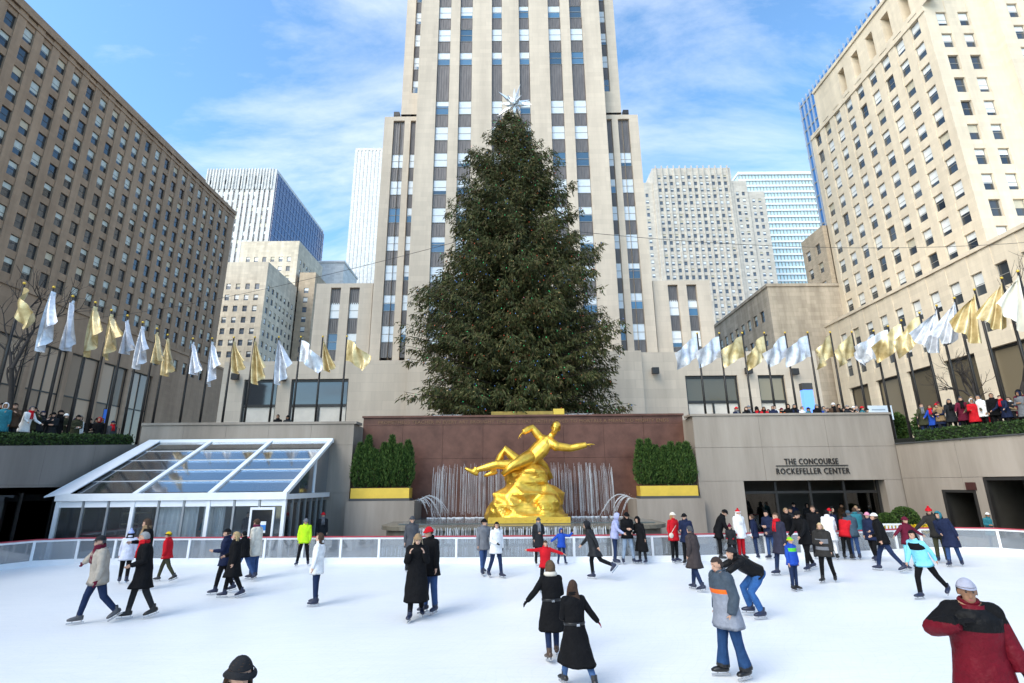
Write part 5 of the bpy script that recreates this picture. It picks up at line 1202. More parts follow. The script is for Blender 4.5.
for i in range(len(posts) - 1):
    a, b_ = posts[i], posts[i + 1]; d_ = (b_ - a); L_ = d_.length; an_ = math.atan2(d_.y, d_.x)
    mb = MB(); mb.box(.06, L_ - .06, -.008, .008, .2, .86); o = mb.build('clear_panel', clear, ba); o.location = a; o.rotation_euler = (0, 0, an_)
    mb = MB(); mb.box(-.01, L_ + .01, -.06, .07, -.02, .15); mb.box(.05, L_ - .05, -.03, .03, .15, .2); o = mb.build('kick_board', white_p, ba); o.location = a; o.rotation_euler = (0, 0, an_)
    mb = MB(); mb.box(.05, L_ - .05, -.03, .03, .86, .93); o = mb.build('top_bar', white_p, ba); o.location = a; o.rotation_euler = (0, 0, an_)
    mb = MB(); mb.box(-.012, L_ + .012, -.06, .08, .935, .972); o = mb.build('cap_rail', redp, ba); o.location = a; o.rotation_euler = (0, 0, an_)

# ================================================================== glass pavilion
tp = wthing('glass_pavilion', 'white framed glass pavilion with sloping clear roof beside the rink', 'pavilion', (-14, 24.5, 0))
TX0, TX1, TYF, TYB, ZE, ZRG = -18.7, -9.4, 22.35, 27.3, 2.5, 5.05
xs = [TX0 + (TX1 - TX0) * i / 3 for i in range(4)]
fab = M('white_fabric', (.80, .81, .83), .5, .05, 1.5)
def rz_(y): return ZE + (ZRG - ZE) * (y - TYF) / (TYB - TYF)
for i, x in enumerate(xs):
    mb = MB(); mb.bar((x, TYF - .05, ZE + .08), (x, TYB, ZRG + .08), .2, .14); mb.build('rafter', white_p, tp)
    mb = MB(); mb.box(x - .07, x + .07, TYF - .07, TYF + .07, 0, ZE - .16); mb.build('post', white_p, tp)
mb = MB(); mb.box(TX0 - .1, TX1 + .1, TYF - .14, TYF + .1, ZE - .15, ZE + .14); mb.build('eave_beam', white_p, tp)
mb = MB(); mb.box(TX0 - .1, TX1 + .1, TYB - .1, TYB + .12, ZRG - .02, ZRG + .2); mb.build('ridge_beam', white_p, tp)
mb = MB(); mb.add([(TX0 - .5, TYF - .2, ZE + .05), (TX0 + .5, TYF - .12, ZE + .2), (TX0 + .5, TYB, ZRG + .2), (TX0 - .15, TYB, ZRG + .2), (TX0 - .5, TYF - .2, ZE + .0), (TX0 + .5, TYF - .12, ZE + .15), (TX0 + .5, TYB, ZRG + .15), (TX0 - .15, TYB, ZRG + .15)], [(0, 1, 2, 3), (7, 6, 5, 4), (0, 4, 5, 1), (1, 5, 6, 2), (2, 6, 7, 3), (3, 7, 4, 0)]); mb.build('edge_fabric', fab, tp)
rg = clear_glass('roof_glass', (.5, .66, .85), .38, .08, .05)
for i in range(3):
    for k in range(5):
        a, b_ = xs[i] + .11, xs[i + 1] - .11; y0, y1 = TYF + .12 + (TYB - TYF - .22) * k / 5 + .04, TYF + .12 + (TYB - TYF - .22) * (k + 1) / 5 - .04
        if i == 0: a += .4
        mb = MB(); mb.add([(a, y0, rz_(y0) + .06), (b_, y0, rz_(y0) + .06), (b_, y1, rz_(y1) + .06), (a, y1, rz_(y1) + .06), (a, y0, rz_(y0) + .09), (b_, y0, rz_(y0) + .09), (b_, y1, rz_(y1) + .09), (a, y1, rz_(y1) + .09)], [(3, 2, 1, 0), (4, 5, 6, 7), (0, 1, 5, 4), (1, 2, 6, 5), (2, 3, 7, 6), (3, 0, 4, 7)]); mb.build('roof_pane', rg, tp)
        mb = MB(); mb.bar((xs[i] + .1, y1 + .04, rz_(y1 + .04) + .08), (xs[i + 1] - .1, y1 + .04, rz_(y1 + .04) + .08), .05, .05); mb.build('glazing_bar', M('alu_bar', (.55, .56, .58), .35, .05, 2, metal=.3), tp)
wg = clear_glass('pavilion_glass', (.9, .93, .94), .03, .04, .03)
door = {(2, 1)}
for i in range(3):
    for k in range(3):
        a = xs[i] + (xs[i + 1] - xs[i]) * k / 3; b_ = xs[i] + (xs[i + 1] - xs[i]) * (k + 1) / 3
        mb = MB(); mb.box(a + .09, b_ - .06, TYF - .01, TYF + .01, .06, 2.08)
        mb.build('wall_pane', wg, tp)
        mb = MB(); mb.box(a + .07, b_ - .03, TYF - .03, TYF + .03, 2.1, ZE - .16); mb.build('header_panel', fab, tp)
        if k: mb = MB(); mb.box(a - .03, a + .05, TYF - .05, TYF + .05, 0, ZE - .155); mb.build('mullion', M('alu_grey', (.35, .37, .38), .35, .05, 2, metal=.4), tp)
# right side wall of the pavilion (recedes to the retaining wall)
for k in range(7):
    y = TYF + (TYB - TYF) * k / 7; y1 = TYF + (TYB - TYF) * (k + 1) / 7
    mb = MB(); mb.box(TX1 - .03, TX1 + .03, y + .08, y + .14, 0, ZE - .16); mb.build('mullion', M('alu_grey', (.35, .37, .38), .35, .05, 2, metal=.4), tp)
    mb = MB(); mb.box(TX1 - .012, TX1 + .012, y + .15, y1 + .06, .06, 2.2); mb.build('wall_pane', wg, tp)
mb = MB(); mb.box(TX1 - .08, TX1 + .1, TYF + .11, TYB + .1, ZE - .15, ZE + .06); mb.build('side_beam', white_p, tp)
for (ya, yb) in ((TYF + 1.4, TYF + 3.0), (TYF + 3.1, TYB - .15)):
    mb = MB(); mb.add([(TX1, ya, ZE + .1), (TX1, yb, ZE + .1), (TX1, yb, rz_(yb) - .08), (TX1, ya, rz_(ya) - .08)], [(0, 1, 2, 3)]); mb.build('gable_pane', rg, tp)
mb = MB(); mb.box(TX1 - .05, TX1 + .05, TYF + 3.0, TYF + 3.1, ZE + .07, rz_(TYF + 3.05)); mb.build('gable_post', white_p, tp)
mb = MB(); mb.box(TX0 - .02, TX0 + .02, TYF + .1, TYB, 0, ZE - .16); mb.build('end_panel', clear_glass('dark_end', (.3, .33, .36), .05), tp)
# things in the pavilion
cur = M('white_curtain', (.8, .8, .8), .8, .08, 3)
for (xa, xb, nm) in ((-14.9, -13.1, 'left'), (-12.9, -12.0, 'right')):
    o = thing('curtain', f'white curtain inside the pavilion, the {"wider" if nm == "left" else "narrower"} one', 'curtain', ((xa + xb) / 2, 22.75, 2.2)); mb = MB(); n = 40; vs = []
    for z in (-2.15, 0): vs += [(-(xb - xa) / 2 + (xb - xa) * k / n, .07 * math.sin(k * 1.35), z) for k in range(n + 1)]
    mb.add(vs, [(k, k + 1, n + 2 + k, n + 1 + k) for k in range(n)], 0, True); mb.build('cloth', cur, o); mb = MB(); mb.tube([(-(xb - xa) / 2, 0, .03), ((xb - xa) / 2, 0, .03)], .02, 6); mb.build('rod', frm_m, o)
sh_ = thing('shelf_unit', 'dark wooden shelf unit inside the left end of the pavilion', 'shelf', (-16.6, 24.3, 0)); mb = MB(); mb.box(-.7, -.64, -.2, .2, 0, 2); mb.box(.64, .7, -.2, .2, 0, 2); mb.build('side', M('dark_wood', (.06, .04, .025), .6, .2, 5), sh_)
for z in (.3, .8, 1.3, 1.75): mb = MB(); mb.box(-.63, .63, -.2, .2, z, z + .05); mb.build('shelf', M('shelf_wood', (.26, .19, .1), .6, .2, 5), sh_)
bdr = thing('door', 'dark pavilion door with a blue and white notice', 'door', (-10.25, TYF - .045, 0)); mb = MB(); mb.box(-.5, -.42, -.03, .03, .02, 2.05); mb.box(.42, .5, -.03, .03, .02, 2.05); mb.box(-.42, .42, -.03, .03, 1.95, 2.05); mb.box(-.42, .42, -.03, .03, .02, .2); mb.build('frame', white_p, bdr); mb = MB(); mb.box(-.42, .42, -.01, .01, .2, 1.95); mb.build('glass', M('dark_glass', (.02, .022, .025), .1, .1, 2), bdr)
mb = MB(); mb.box(-.2, .2, -.02, -.012, 1.15, 1.36, 0); mb.box(-.2, .2, -.02, -.012, 1.361, 1.5, 1); mb.box(-.2, .2, -.02, -.012, 1.06, 1.149, 1); mb.build('notice', [M('notice_blue', (.03, .2, .55), .5, 0), M('notice_white', (.8, .82, .84), .5, 0)], bdr)
mb = MB(); mb.box(TX0 + .1, TX1 - .1, TYF + .1, TYB - .1, 0, .02); mb.build('floor', M('rubber_mat', (.4, .4, .4), .8, .1, 3), tp)
bn = thing('bench', 'low stone bench between the pavilion and the planter', 'bench', (-8.3, 25.6, 0)); mb = MB(); mb.box(-1.1, 1.1, -.3, .3, .5, .6); mb.build('seat', conc, bn)
for x in (-.8, .8): mb = MB(); mb.box(x - .12, x + .12, -.25, .25, 0, .5); mb.build('leg', conc, bn)

# ================================================================== the great spruce
TB = Vector((.12, 36.0, PLZ)); TH = 27.0
prof_z = np.array([0, 1.2, 3.0, 5.5, 8.5, 11, 13.5, 16.5, 19, 22, 24.8, 26.2, 27.2]); prof_r = np.array([4.6, 5.5, 6.05, 6.25, 6.15, 5.7, 5.1, 4.35, 3.7, 2.55, 1.45, .75, .2])
tr_ = thing('christmas_tree', 'giant decorated spruce standing in front of the skyscraper', 'tree', TB)
mb = MB(); mb.tube([(0, 0, 0), (0, 0, 4), (.05, 0, 14), (0, 0, 26.9)], [.42, .38, .2, .03], 10); bark = M('spruce_bark', (.045, .03, .022), .95, .3, 6)
CEN, DIR, LEN = [], [], []; lights = []
for iz in range(96):
    z = 2.3 + (TH - 2.4) * (iz / 95) ** 1.0; R_ = np.interp(z, prof_z, prof_r); nb_ = int(9 + R_ * 1.7)
    for b_ in range(nb_):
        az = random.random() * 2 * math.pi; ln = R_ * random.choice((.66, .8, .9, .97, 1.03, 1.14)) * random.uniform(.9, 1.08); lobes = 1 + .08 * math.sin(3 * az + z * .5) + .07 * math.sin(5 * az - z * 1.3) + .06 * math.sin(z * 2.1 + 2 * az)
        ln *= lobes; rise = .16 + .40 * (z / TH) - .16 * (1 - z / TH); pts = []
        for k in range(8):
            f = k / 7; pts.append(np.array([math.cos(az) * ln * f, math.sin(az) * ln * f, z + ln * (rise * f - .20 * f * f * (1 - z / TH) + .10 * f ** 4)]))
        if z < 10 or b_ % 3 == 0: mb.tube([tuple(p) for p in pts], [max(.012, .012 * ln * (1 - k / 7.2)) for k in range(8)], 4, cap=False)
        pts = np.array(pts); m_ = int(10 + ln * 9)
        f = (RNG.random(m_) ** .65) * .82 + .18; ii = np.clip((f * 7).astype(int), 0, 6); fr = f * 7 - ii
        base = pts[ii] * (1 - fr)[:, None] + pts[ii + 1] * fr[:, None]
        out_ = np.array([math.cos(az), math.sin(az), 0]); sd_ = np.array([-math.sin(az), math.cos(az), 0])
        lat = RNG.normal(0, 1, m_) * (.10 + .16 * ln ** .5 * (1.1 - f))
        base = base + sd_ * lat[:, None]; base[:, 2] -= np.abs(lat) * .35 + RNG.random(m_) * .12
        # hanging twig sprays: several needles blades along each twig
        tw_ = out_ * .75 + sd_ * (np.sign(lat) * .5)[:, None] + np.array([0, 0, -.75]) + RNG.normal(0, .3, (m_, 3)); tw_ /= np.linalg.norm(tw_, axis=1)[:, None]
        tl = RNG.uniform(.28, .62, m_) * (.55 + .45 * min(1, ln / 4))
        for q_ in range(5):
            CEN.append(base + tw_ * (tl * q_ / 5)[:, None]); DIR.append(tw_ + RNG.normal(0, .5, (m_, 3)) + np.array([0, 0, -.4])); LEN.append(tl * RNG.uniform(.4, .75, m_))
        for q_ in range(max(1, int(ln * .55))):
            j = random.randrange(m_)
            if f[j] > .5: lights.append(base[j] + RNG.normal(0, .08, 3) + out_ * .12)
mb.build('trunk', bark, tr_)
CEN = np.concatenate(CEN); DIR = np.concatenate(DIR); LEN = np.concatenate(LEN)
kp = CEN[:, 2] + np.minimum(0, DIR[:, 2]) * LEN > 1.75; CEN, DIR, LEN = CEN[kp], DIR[kp], LEN[kp]
spruce = leaf('spruce_needles', [(.018, .027, .008), (.034, .045, .012), (.054, .064, .018), (.078, .082, .025), (.105, .096, .032), (.095, .062, .028)], .7)
_link0('crown', quads_mesh('crown', blades(CEN, DIR, LEN, LEN * .085 + .012), spruce), tr_)
print('needles', len(CEN), 'lights', len(lights))
mb = MB(); lm = [emit('light_green', (.1, 1, .35), .7), emit('light_red', (1, .15, .08), .7), emit('light_blue', (.15, .35, 1), .9), emit('light_warm', (1, .75, .35), .8)]
for p in lights:
    r = .022; x, y, z = p; mb.add([(x, y, z + r), (x + r, y, z), (x, y - r, z), (x - r, y, z), (x, y + r, z), (x, y, z - r)], [(0, 2, 1), (0, 3, 2), (0, 4, 3), (0, 1, 4), (5, 1, 2), (5, 2, 3), (5, 3, 4), (5, 4, 1)], random.choices((0, 1, 2, 3), (4, 3, 3, 2))[0])
tag(mb.build('string_lights', lm, tr_), kind='stuff')
# crystal star
sm = M('star_crystal', (.82, .86, .88), .12, .05, 5, metal=.35, spec=.9)
stp = on_y(514.5, 104.5, 36.0); sr = thing('tree_star', 'large white crystal star on the treetop', 'star', (stp.x, 36.0, stp.z))
ga = math.pi * (3 - math.sqrt(5)); dirs = [V(0, 0, 1), V(0, 0, -1)] + [V(math.cos(rad(90 * k + 20)), math.sin(rad(90 * k + 20)), .62).normalized() for k in range(4)] + [V(math.cos(rad(90 * k + 65)), math.sin(rad(90 * k + 65)), -.35).normalized() for k in range(4)] + [V(math.cos(rad(60 * k)), math.sin(rad(60 * k)), .08).normalized() for k in range(6)]
for i, d_ in enumerate(dirs):
    L_ = 1.65 if i != 1 else 1.3
    if i > 9: L_ = 1.15
    a = d_.orthogonal().normalized(); b_ = d_.cross(a); mb = MB(); w = .19
    mb.add([V(0, 0, 0)] + [d_ * .42 + (a * math.cos(t_) + b_ * math.sin(t_)) * w for t_ in (0, 1.57, 3.14, 4.71)] + [d_ * L_], [(0, 2, 1), (0, 3, 2), (0, 4, 3), (0, 1, 4), (1, 2, 5), (2, 3, 5), (3, 4, 5), (4, 1, 5)]); mb.build('ray', sm, sr)
mb = MB(); mb.tube([(0, 0, -1.6), (0, 0, 0)], .05, 6); mb.build('mast', frm_d, sr)
# around the foot of the tree
gb_ = thing('bench', 'long gilded box seat below the tree above the granite wall', 'bench', (.85, 30.6, 0)); zb = 6.35; mb = MB(); mb.box(-2.1, 1.5, -.3, .3, zb, zb + .62); mb.build('box', M('antique_gold', (.36, .24, .05), .5, .3, 2, metal=.3), gb_)
for x in (-1.9, -1.1, -.3, .5): mb = MB(); mb.box(x, x + .5, -.34, -.305, zb + .12, zb + .52); mb.build('panel', M('antique_gold', (.36, .24, .05), .5, .3, 2, metal=.3), gb_)
mb = MB(); mb.box(1.52, 2.15, -.36, .36, zb - .02, zb + .75); mb.build('end_block', goldp, gb_)
mb = MB(); mb.box(-2.1, 2.1, -.25, .25, 5, zb - .021); mb.build('plinth', conc, gb_)
for side, x0 in (('left', -4.0), ('right', 2.9)):
    o = thing('lattice_fence', f'orange and white lattice fence under the tree on the {side}', 'fence', (x0 + .1, 31.2, PLZ)); lat = M('lattice_orange', (.30, .09, .03), .6, .2, 4)
    for k in range(4): mb = MB(); mb.box(-.9, .9 + (.9 if side == 'right' else 0), -.03, .03, 1.25 + k * .19, 1.34 + k * .19); mb.build('slat', lat if k % 3 else white_p, o)
    for x in (-.9, -.3, .3, .9) + ((1.5, 1.8) if side == 'right' else ()): mb = MB(); mb.box(x - .03, x + .03, -.07, -.031, 0, 2.0); mb.build('upright', frm_d, o)

# ================================================================== flagpoles with metallic flags
poles_L = [(-23.4, 21.2), (-22.0, 21.9), (-21.1, 22.4), (-21.2, 23.6), (-20.8, 24.5), (-20.9, 25.7), (-20.7, 26.6), (-20.7, 27.8), (-20.7, 29.0), (-20.9, 30.3), (-19.9, 31.2), (-18.7, 31.2)]
back_L = [(-17.25, 31), (-15.95, 31), (-14.46, 31), (-13.09, 31), (-11.73, 31), (-10.24, 31)]
back_R = [(11.49, 31), (12.86, 31), (14.28, 31), (15.65, 31), (16.94, 31), (18.34, 31), (19.74, 31), (21.08, 31), (22.3, 30.8)]
side_R = [(22.5, 29.8), (22.5, 28.7), (22.5, 27.3), (22.5, 26.1), (22.5, 24.95), (22.5, 23.75), (22.5, 22.3), (22.5, 21.5)]
pole_m = M('pole_bronze', (.04, .035, .032), .4, .15, 5, metal=.5)
def cloth_metal(name, col, hue):
    return M(name, col, .34, .2, 2.2, bump=.25, bscale=5, metal=.28, hue=hue, spec=.6)
fg = cloth_metal('flag_gold', (.48, .33, .11), (.68, .55, .30)); fs_ = cloth_metal('flag_silver', (.46, .48, .53), (.70, .71, .74)); fw = M('flag_cream', (.72, .68, .58), .5, .1, 2, bump=.2, bscale=6)
FL = 2.0; FHT = 1.35
def limp_flag(dirx, diry, seed):
    """windless flag: gathered at the head, falling in long folds to a slanted hem"""
    r = random.Random(seed * 7 + 1); d_ = Vector((dirx, diry, 0)).normalized(); sd = Vector((-d_.y, d_.x, 0)); n, k = 22, 12; L_ = r.uniform(2.3, 3.1); w0 = r.uniform(.65, 1.15); ph = r.uniform(0, 6); dr = r.uniform(.15, .5); vs = []
    for i in range(n + 1):
        u = i / n; hem = L_ * (.72 + .28 * math.sin(u * 2.4 + ph * .2)) * (1 - .25 * u * r.uniform(.9, 1.1))
        for j in range(k + 1):
            v = j / k; ww = .10 + w0 * v ** .75; z = -hem * v - u * .25 * (1 - v)
            vs.append(d_ * (.05 + u * ww + dr * v * v * .6) + sd * ((.07 + .13 * v) * math.sin(u * 15 + ph + v * .8) + .05 * math.sin(u * 7 - v * 3)) + V(0, 0, z))
    mb = MB(); mb.add(vs, [(i * (k + 1) + j, (i + 1) * (k + 1) + j, (i + 1) * (k + 1) + j + 1, i * (k + 1) + j + 1) for i in range(n) for j in range(k)], 0, True); return mb
def flag_mesh(dirx, diry, droop, seed, L_=FL, h=FHT):
    """cloth fixed along its hoist at the pole, the fly falling by droop (0 stretched .. 1 hanging) with rippling folds"""
    if droop > .75: return limp_flag(dirx, diry, seed)
    r = random.Random(seed); n, k = 14, 9; vs = []; f1, f2 = r.uniform(0, 6), r.uniform(0, 6); d_ = Vector((dirx, diry, 0)).normalized(); sd = Vector((-d_.y, d_.x, 0))
    for i in range(n + 1):
        u = i / n
        for j in range(k + 1):
            v = j / k
            ang = droop * (1.25 if v < .99 else 1.25) * (.25 + .75 * min(1, u * 2.2)); reach = L_ * u
            x = reach * math.cos(ang) + droop * .10 * math.sin(v * 3 + f1) * u; z = -v * h * (1 - .25 * droop * u) - reach * math.sin(ang) * (1 - .35 * v * droop)
            x -= v * .28 * droop * u * L_ * .5
            y = (.16 * math.sin(u * 7 + v * 2.2 + f1) + .09 * math.sin(u * 13 - v * 4 + f2)) * u ** .7 * (1 + droop)
            vs.append(d_ * (x + .05) + sd * y + V(0, 0, z))
    mb = MB(); mb.add(vs, [(i * (k + 1) + j, (i + 1) * (k + 1) + j, (i + 1) * (k + 1) + j + 1, i * (k + 1) + j + 1) for i in range(n) for j in range(k)], 0, True); return mb
pm_ = MB(); pm_.tube([(0, 0, 0), (0, 0, 3.5), (0, 0, 6.75)], [.075, .065, .045], 8); pm_.tube([(0, 0, 0), (0, 0, .12)], .16, 10); pole_me = pm_.mesh('pole', [pole_m])
fm_ = MB(); fm_.ball((0, 0, 6.81), .065, 8, 6); fin_me = fm_.mesh('finial', [goldp])
def put_pole(x, y, label, fmat, fdir, droop, seed, group):
    o = thing('flagpole', label, 'flagpole', (x, y, PLZ), 0, group); _link0('pole', pole_me, o); _link0('finial', fin_me, o)
    f_ = flag_mesh(fdir[0], fdir[1], droop, seed).build('flag', [fmat], o); f_.location = (0, 0, 6.6)
ORD = ['first', 'second', 'third', 'fourth', 'fifth', 'sixth', 'seventh', 'eighth', 'ninth', 'tenth', 'eleventh', 'twelfth', 'thirteenth', 'fourteenth', 'fifteenth', 'sixteenth', 'seventeenth', 'eighteenth', 'nineteenth', 'twentieth']
pat_L = [fw, fg, fs_, fs_, fg, fg, fs_, fs_, fg, fg, fs_, fs_]; cn = {fw.name: 'cream', fg.name: 'gold', fs_.name: 'silver'}
for i, (x, y) in enumerate(poles_L):
    dr = random.Random(i + 5).uniform(.82, 1.0) if i not in (0, 1) else .62
    put_pole(x, y, f'flagpole with drooping {cn[pat_L[i].name]} flag, {ORD[i]} from the left edge', pat_L[i], (.8, -.5), dr, i, 'flagpoles around the plaza')
pat_b = [fg, fg, fs_, fs_, fg, fg]
for i, (x, y) in enumerate(back_L):
    put_pole(x, y, f'flagpole with {cn[pat_b[i].name]} flag above the pavilion wall, {ORD[5 - i]} from the tree', pat_b[i], (1, -.3), (.95, 1.0, .92, .55, .8, .5)[i], 40 + i, 'flagpoles around the plaza')
pat_r = [fs_, fs_, fg, fg, fs_, fs_, fg, fg, fs_]
for i, (x, y) in enumerate(back_R):
    put_pole(x, y, f'flagpole with blowing {cn[pat_r[i].name]} flag above the doorway wall, {ORD[i]} from the tree', pat_r[i], (-1, -.25), (.5, .45, .45, .6, .5, .4, .6, .5, .55)[i], 60 + i, 'flagpoles around the plaza')
pat_s = [fs_, fg, fg, fs_, fs_, fg, fg, fw]
for i, (x, y) in enumerate(side_R):
    put_pole(x, y, f'flagpole with {cn[pat_s[i].name]} flag over the right hedge, {ORD[7 - i]} from the right edge', pat_s[i], (-.9, .4) if i < 3 else (-.6, .2), (.35, .5, .6, .9, .95, .95, .9, .8)[i], 80 + i, 'flagpoles around the plaza')
# light cables strung from the tree to both sides
for (a, b_, lab) in (((-.5, 35.6, 21.5), (-66.8, 75, 27.5), 'thin cable strung from the tree to the left building'), ((.5, 35.6, 21.8), (49.8, 45, 24.6), 'thin cable strung from the tree to the right building')):
    a, b_ = Vector(a), Vector(b_); mb = MB(); mb.tube([a.lerp(b_, k / 14) + V(0, 0, -1.2 * 4 * (k / 14) * (1 - k / 14)) for k in range(15)], .022, 4); o = mb.build('cable', frm_d); tag(o, lab, 'cable')

# ================================================================== bare trees at the edges
def bare_tree(label, base, h, seed, spread=.55):
    r = random.Random(seed); mb = MB()
    def grow(p, d_, L_, w, lev):
        n = 4; pts = [p]; q_ = p.copy(); dd = d_.copy()
        for k in range(n): dd = (dd + V(r.uniform(-.16, .16), r.uniform(-.16, .16), r.uniform(-.02, .12))).normalized(); q_ = q_ + dd * (L_ / n); pts.append(q_)
        mb.tube(pts, [max(.006, w * (1 - .4 * k / n)) for k in range(n + 1)], 5 if lev < 2 else 3, cap=False)
        if lev >= 5: return
        for k in range(3 if lev < 4 else 2):
            s_ = dd.orthogonal().normalized(); s_.rotate(Matrix.Rotation(r.uniform(0, 6.28), 3, dd)); nd = (dd + s_ * r.uniform(spread * .7, spread * 1.4)).normalized()
            grow(pts[r.choice((2, 3, 4))] if k else pts[-1], nd, L_ * r.uniform(.6, .8), w * .58, lev + 1)
    o = thing('bare_tree', label, 'tree', base); grow(V(0, 0, 0), V(0, 0, 1), h * .3, .16, 0); mb.build('branches', M('bare_bark', (.035, .028, .024), .9, .2, 6), o)
bare_tree('leafless tree standing at the far left edge behind the flags', (-24.2, 25.5, PLZ), 12.0, 4)
bare_tree('leafless tree standing at the far right edge behind the flags', (29.0, 30.0, PLZ), 15.0, 9)
bare_tree('small leafless tree in front of the right shop windows', (28.5, 31.5, PLZ), 7.0, 12)
for i, (x, y, h, r, lab) in enumerate(((24.9, 34.0, 1.7, .6, 'rounded evergreen bush left of the pair before the right shop windows'), (27.4, 34.5, 1.9, .8, 'rounded evergreen bush right of the pair before the right shop windows'))):
    o = thing('bush', lab, 'bush', (x, y, PLZ + .3), 0, 'evergreen bushes'); n = 5000
    d_ = RNG.normal(size=(n, 3)); d_ /= np.linalg.norm(d_, axis=1)[:, None]; cen = d_ * (RNG.random(n) ** .3)[:, None] * np.array([r, r, h / 2]) * (1 + .15 * np.sin(d_[:, :1] * 9)) + np.array([0, 0, h / 2])
    _link0('foliage', quads_mesh('foliage', blades(cen, d_ + RNG.normal(0, .4, (n, 3)), .2, .06), thuja), o); mb = MB(); mb.tube([(0, 0, -.3), (0, 0, 1.2)], [.08, .04], 6); mb.build('stem', M('bark_brown', (.07, .05, .035), .9, .2, 8), o)
# boxwood balls with yellow flowers behind the barrier, right of the doorway
for i, (x, y, r, lab) in enumerate(((17.6, 25.9, .42, 'clipped round boxwood nearer the doorway'), (18.6, 26.1, .55, 'larger clipped round boxwood further from the doorway'))):
    o = thing('boxwood', lab, 'bush', (x, y, .55), 0, 'clipped boxwoods by the doorway'); n = 4200
    d_ = RNG.normal(size=(n, 3)); d_ /= np.linalg.norm(d_, axis=1)[:, None]; cen = d_ * r * RNG.uniform(.9, 1.02, n)[:, None] + np.array([0, 0, r])
    _link0('foliage', quads_mesh('foliage', blades(cen, d_ + RNG.normal(0, .6, (n, 3)), .08, .03), thuja), o); mb = MB(); mb.ball((0, 0, r), r * .88, 12, 8); mb.build('core', M('hedge_core', (.012, .02, .008), .9, .3, 5), o)
pl_ = thing('flower_bed', 'planter trough of yellow flowers behind the barrier on the right', 'planter', (17.9, 25.3, 0)); mb = MB(); mb.box(-1.7, 2.0, -.35, .35, 0, .55); mb.build('trough', M('trough_grey', (.3, .29, .27), .7, .1, 2), pl_)
n = 1600; cen = np.stack([RNG.uniform(-1.65, 1.95, n), RNG.uniform(-.32, .32, n), .55 + RNG.random(n) * .32], 1); tag(_link0('flowers', quads_mesh('flowers', blades(cen, RNG.normal(0, .6, (n, 3)) + np.array([0, -.3, 1]), .1, .045), leaf('yellow_flowers', [(.72, .46, .01), (.82, .6, .02), (.6, .34, .01), (.10, .16, .02)])), pl_), kind='stuff')
wb_ = thing('bench', 'white slatted bench against the barrier on the right', 'bench', (16.4, 24.3, 0), rad(-3))
for k in range(11): mb = MB(); x = -.75 + k * .15; mb.box(x, x + .06, -.03, .03, .45, .98); mb.build('back_slat', white_p, wb_)
mb = MB(); mb.box(-.85, .85, -.04, .04, .985, 1.06); mb.build('top_rail', white_p, wb_); mb = MB(); mb.box(-.85, .85, -.45, -.04, .4, .45); mb.build('seat', white_p, wb_)
for x in (-.8, .74): mb = MB(); mb.box(x, x + .06, -.42, .04, 0, .4); mb.build('leg', white_p, wb_)
# signs on the plaza
sg = thing('sign_board', 'white notice board on the right plaza in front of the shops', 'sign', (23.3, 33.0, PLZ)); mb = MB(); mb.box(-.75, .75, -.04, .04, 1.6, 2.5); mb.build('panel', M('sign_white', (.8, .84, .88), .5, .03, 2), sg)
for x in (-.65, .65): mb = MB(); mb.box(x - .04, x + .04, -.03, .03, 0, 1.6); mb.build('leg', frm_d, sg)
mb = MB(); mb.box(-.55, .3, -.05, -.042, 2.2, 2.28); mb.box(-.55, .5, -.05, -.042, 1.98, 2.03); mb.box(-.55, .4, -.05, -.042, 1.85, 1.9); mb.build('print', M('sign_grey', (.4, .45, .5), .5, 0), sg)
bn_ = thing('light_column', 'glowing blue and red light column on the right plaza', 'sign', (21.4, 37.5, PLZ)); mb = MB(); mb.box(-.35, .35, -.2, .2, 2.6, 4.3); mb.build('blue_panel', emit('neon_blue', (.1, .25, 1), 1.1), bn_); mb = MB(); mb.box(-.34, .34, -.19, .19, 1.0, 2.59); mb.build('red_panel', emit('neon_red', (1, .15, .25), .9), bn_); mb = MB(); mb.box(-.36, .36, -.21, .21, 0, .99); mb.box(-.37, .37, -.22, .22, 4.31, 4.8); mb.build('case', frm_d, bn_)
ys = thing('banner', 'small orange hanging banner on the left glass bays', 'sign', (-45.5, 46.5, PLZ)); mb = MB(); mb.box(-.3, .3, -.03, .03, 3.6, 4.9); mb.build('cloth', M('banner_orange', (.7, .35, .04), .6, .1, 2), ys); mb = MB(); mb.box(-.35, -.31, -.04, .04, 0, 5.0); mb.build('post', frm_d, ys)
ys = thing('banner', 'small blue hanging banner on the left glass bays', 'sign', (-37.5, 48, PLZ)); mb = MB(); mb.box(-.28, .28, -.03, .03, 3.4, 4.9); mb.build('cloth', M('banner_blue', (.03, .14, .55), .6, .1, 2), ys); mb = MB(); mb.box(-.33, -.29, -.04, .04, 0, 5.0); mb.build('post', frm_d, ys)
# handrails of the plaza stairs
for (pts, lab, cat) in (([(24.2, 31.0, 5.95), (24.8, 26.0, 5.25)], 'sloping metal handrail behind the right hedge by the parapet', 'handrail'), ([(23.6, 25.0, 6.1), (23.8, 21.0, 5.4)], 'sloping metal handrail behind the right hedge near the frame edge', 'handrail'), ([(-21.4, 28.5, 6.0), (-22.6, 25.2, 5.2)], 'sloping metal handrail among the left spectators', 'handrail')):
    mb = MB(); o = wthing('handrail', lab, cat, (pts[0][0], pts[0][1], PLZ)); mb.tube(pts, .03, 6); mb.build('rail', M('rail_brass', (.4, .33, .22), .4, .1, 3, metal=.5), o)
    for p in pts: mb = MB(); mb.tube([(p[0], p[1], PLZ), p], .025, 6); mb.build('post', pole_m, o)

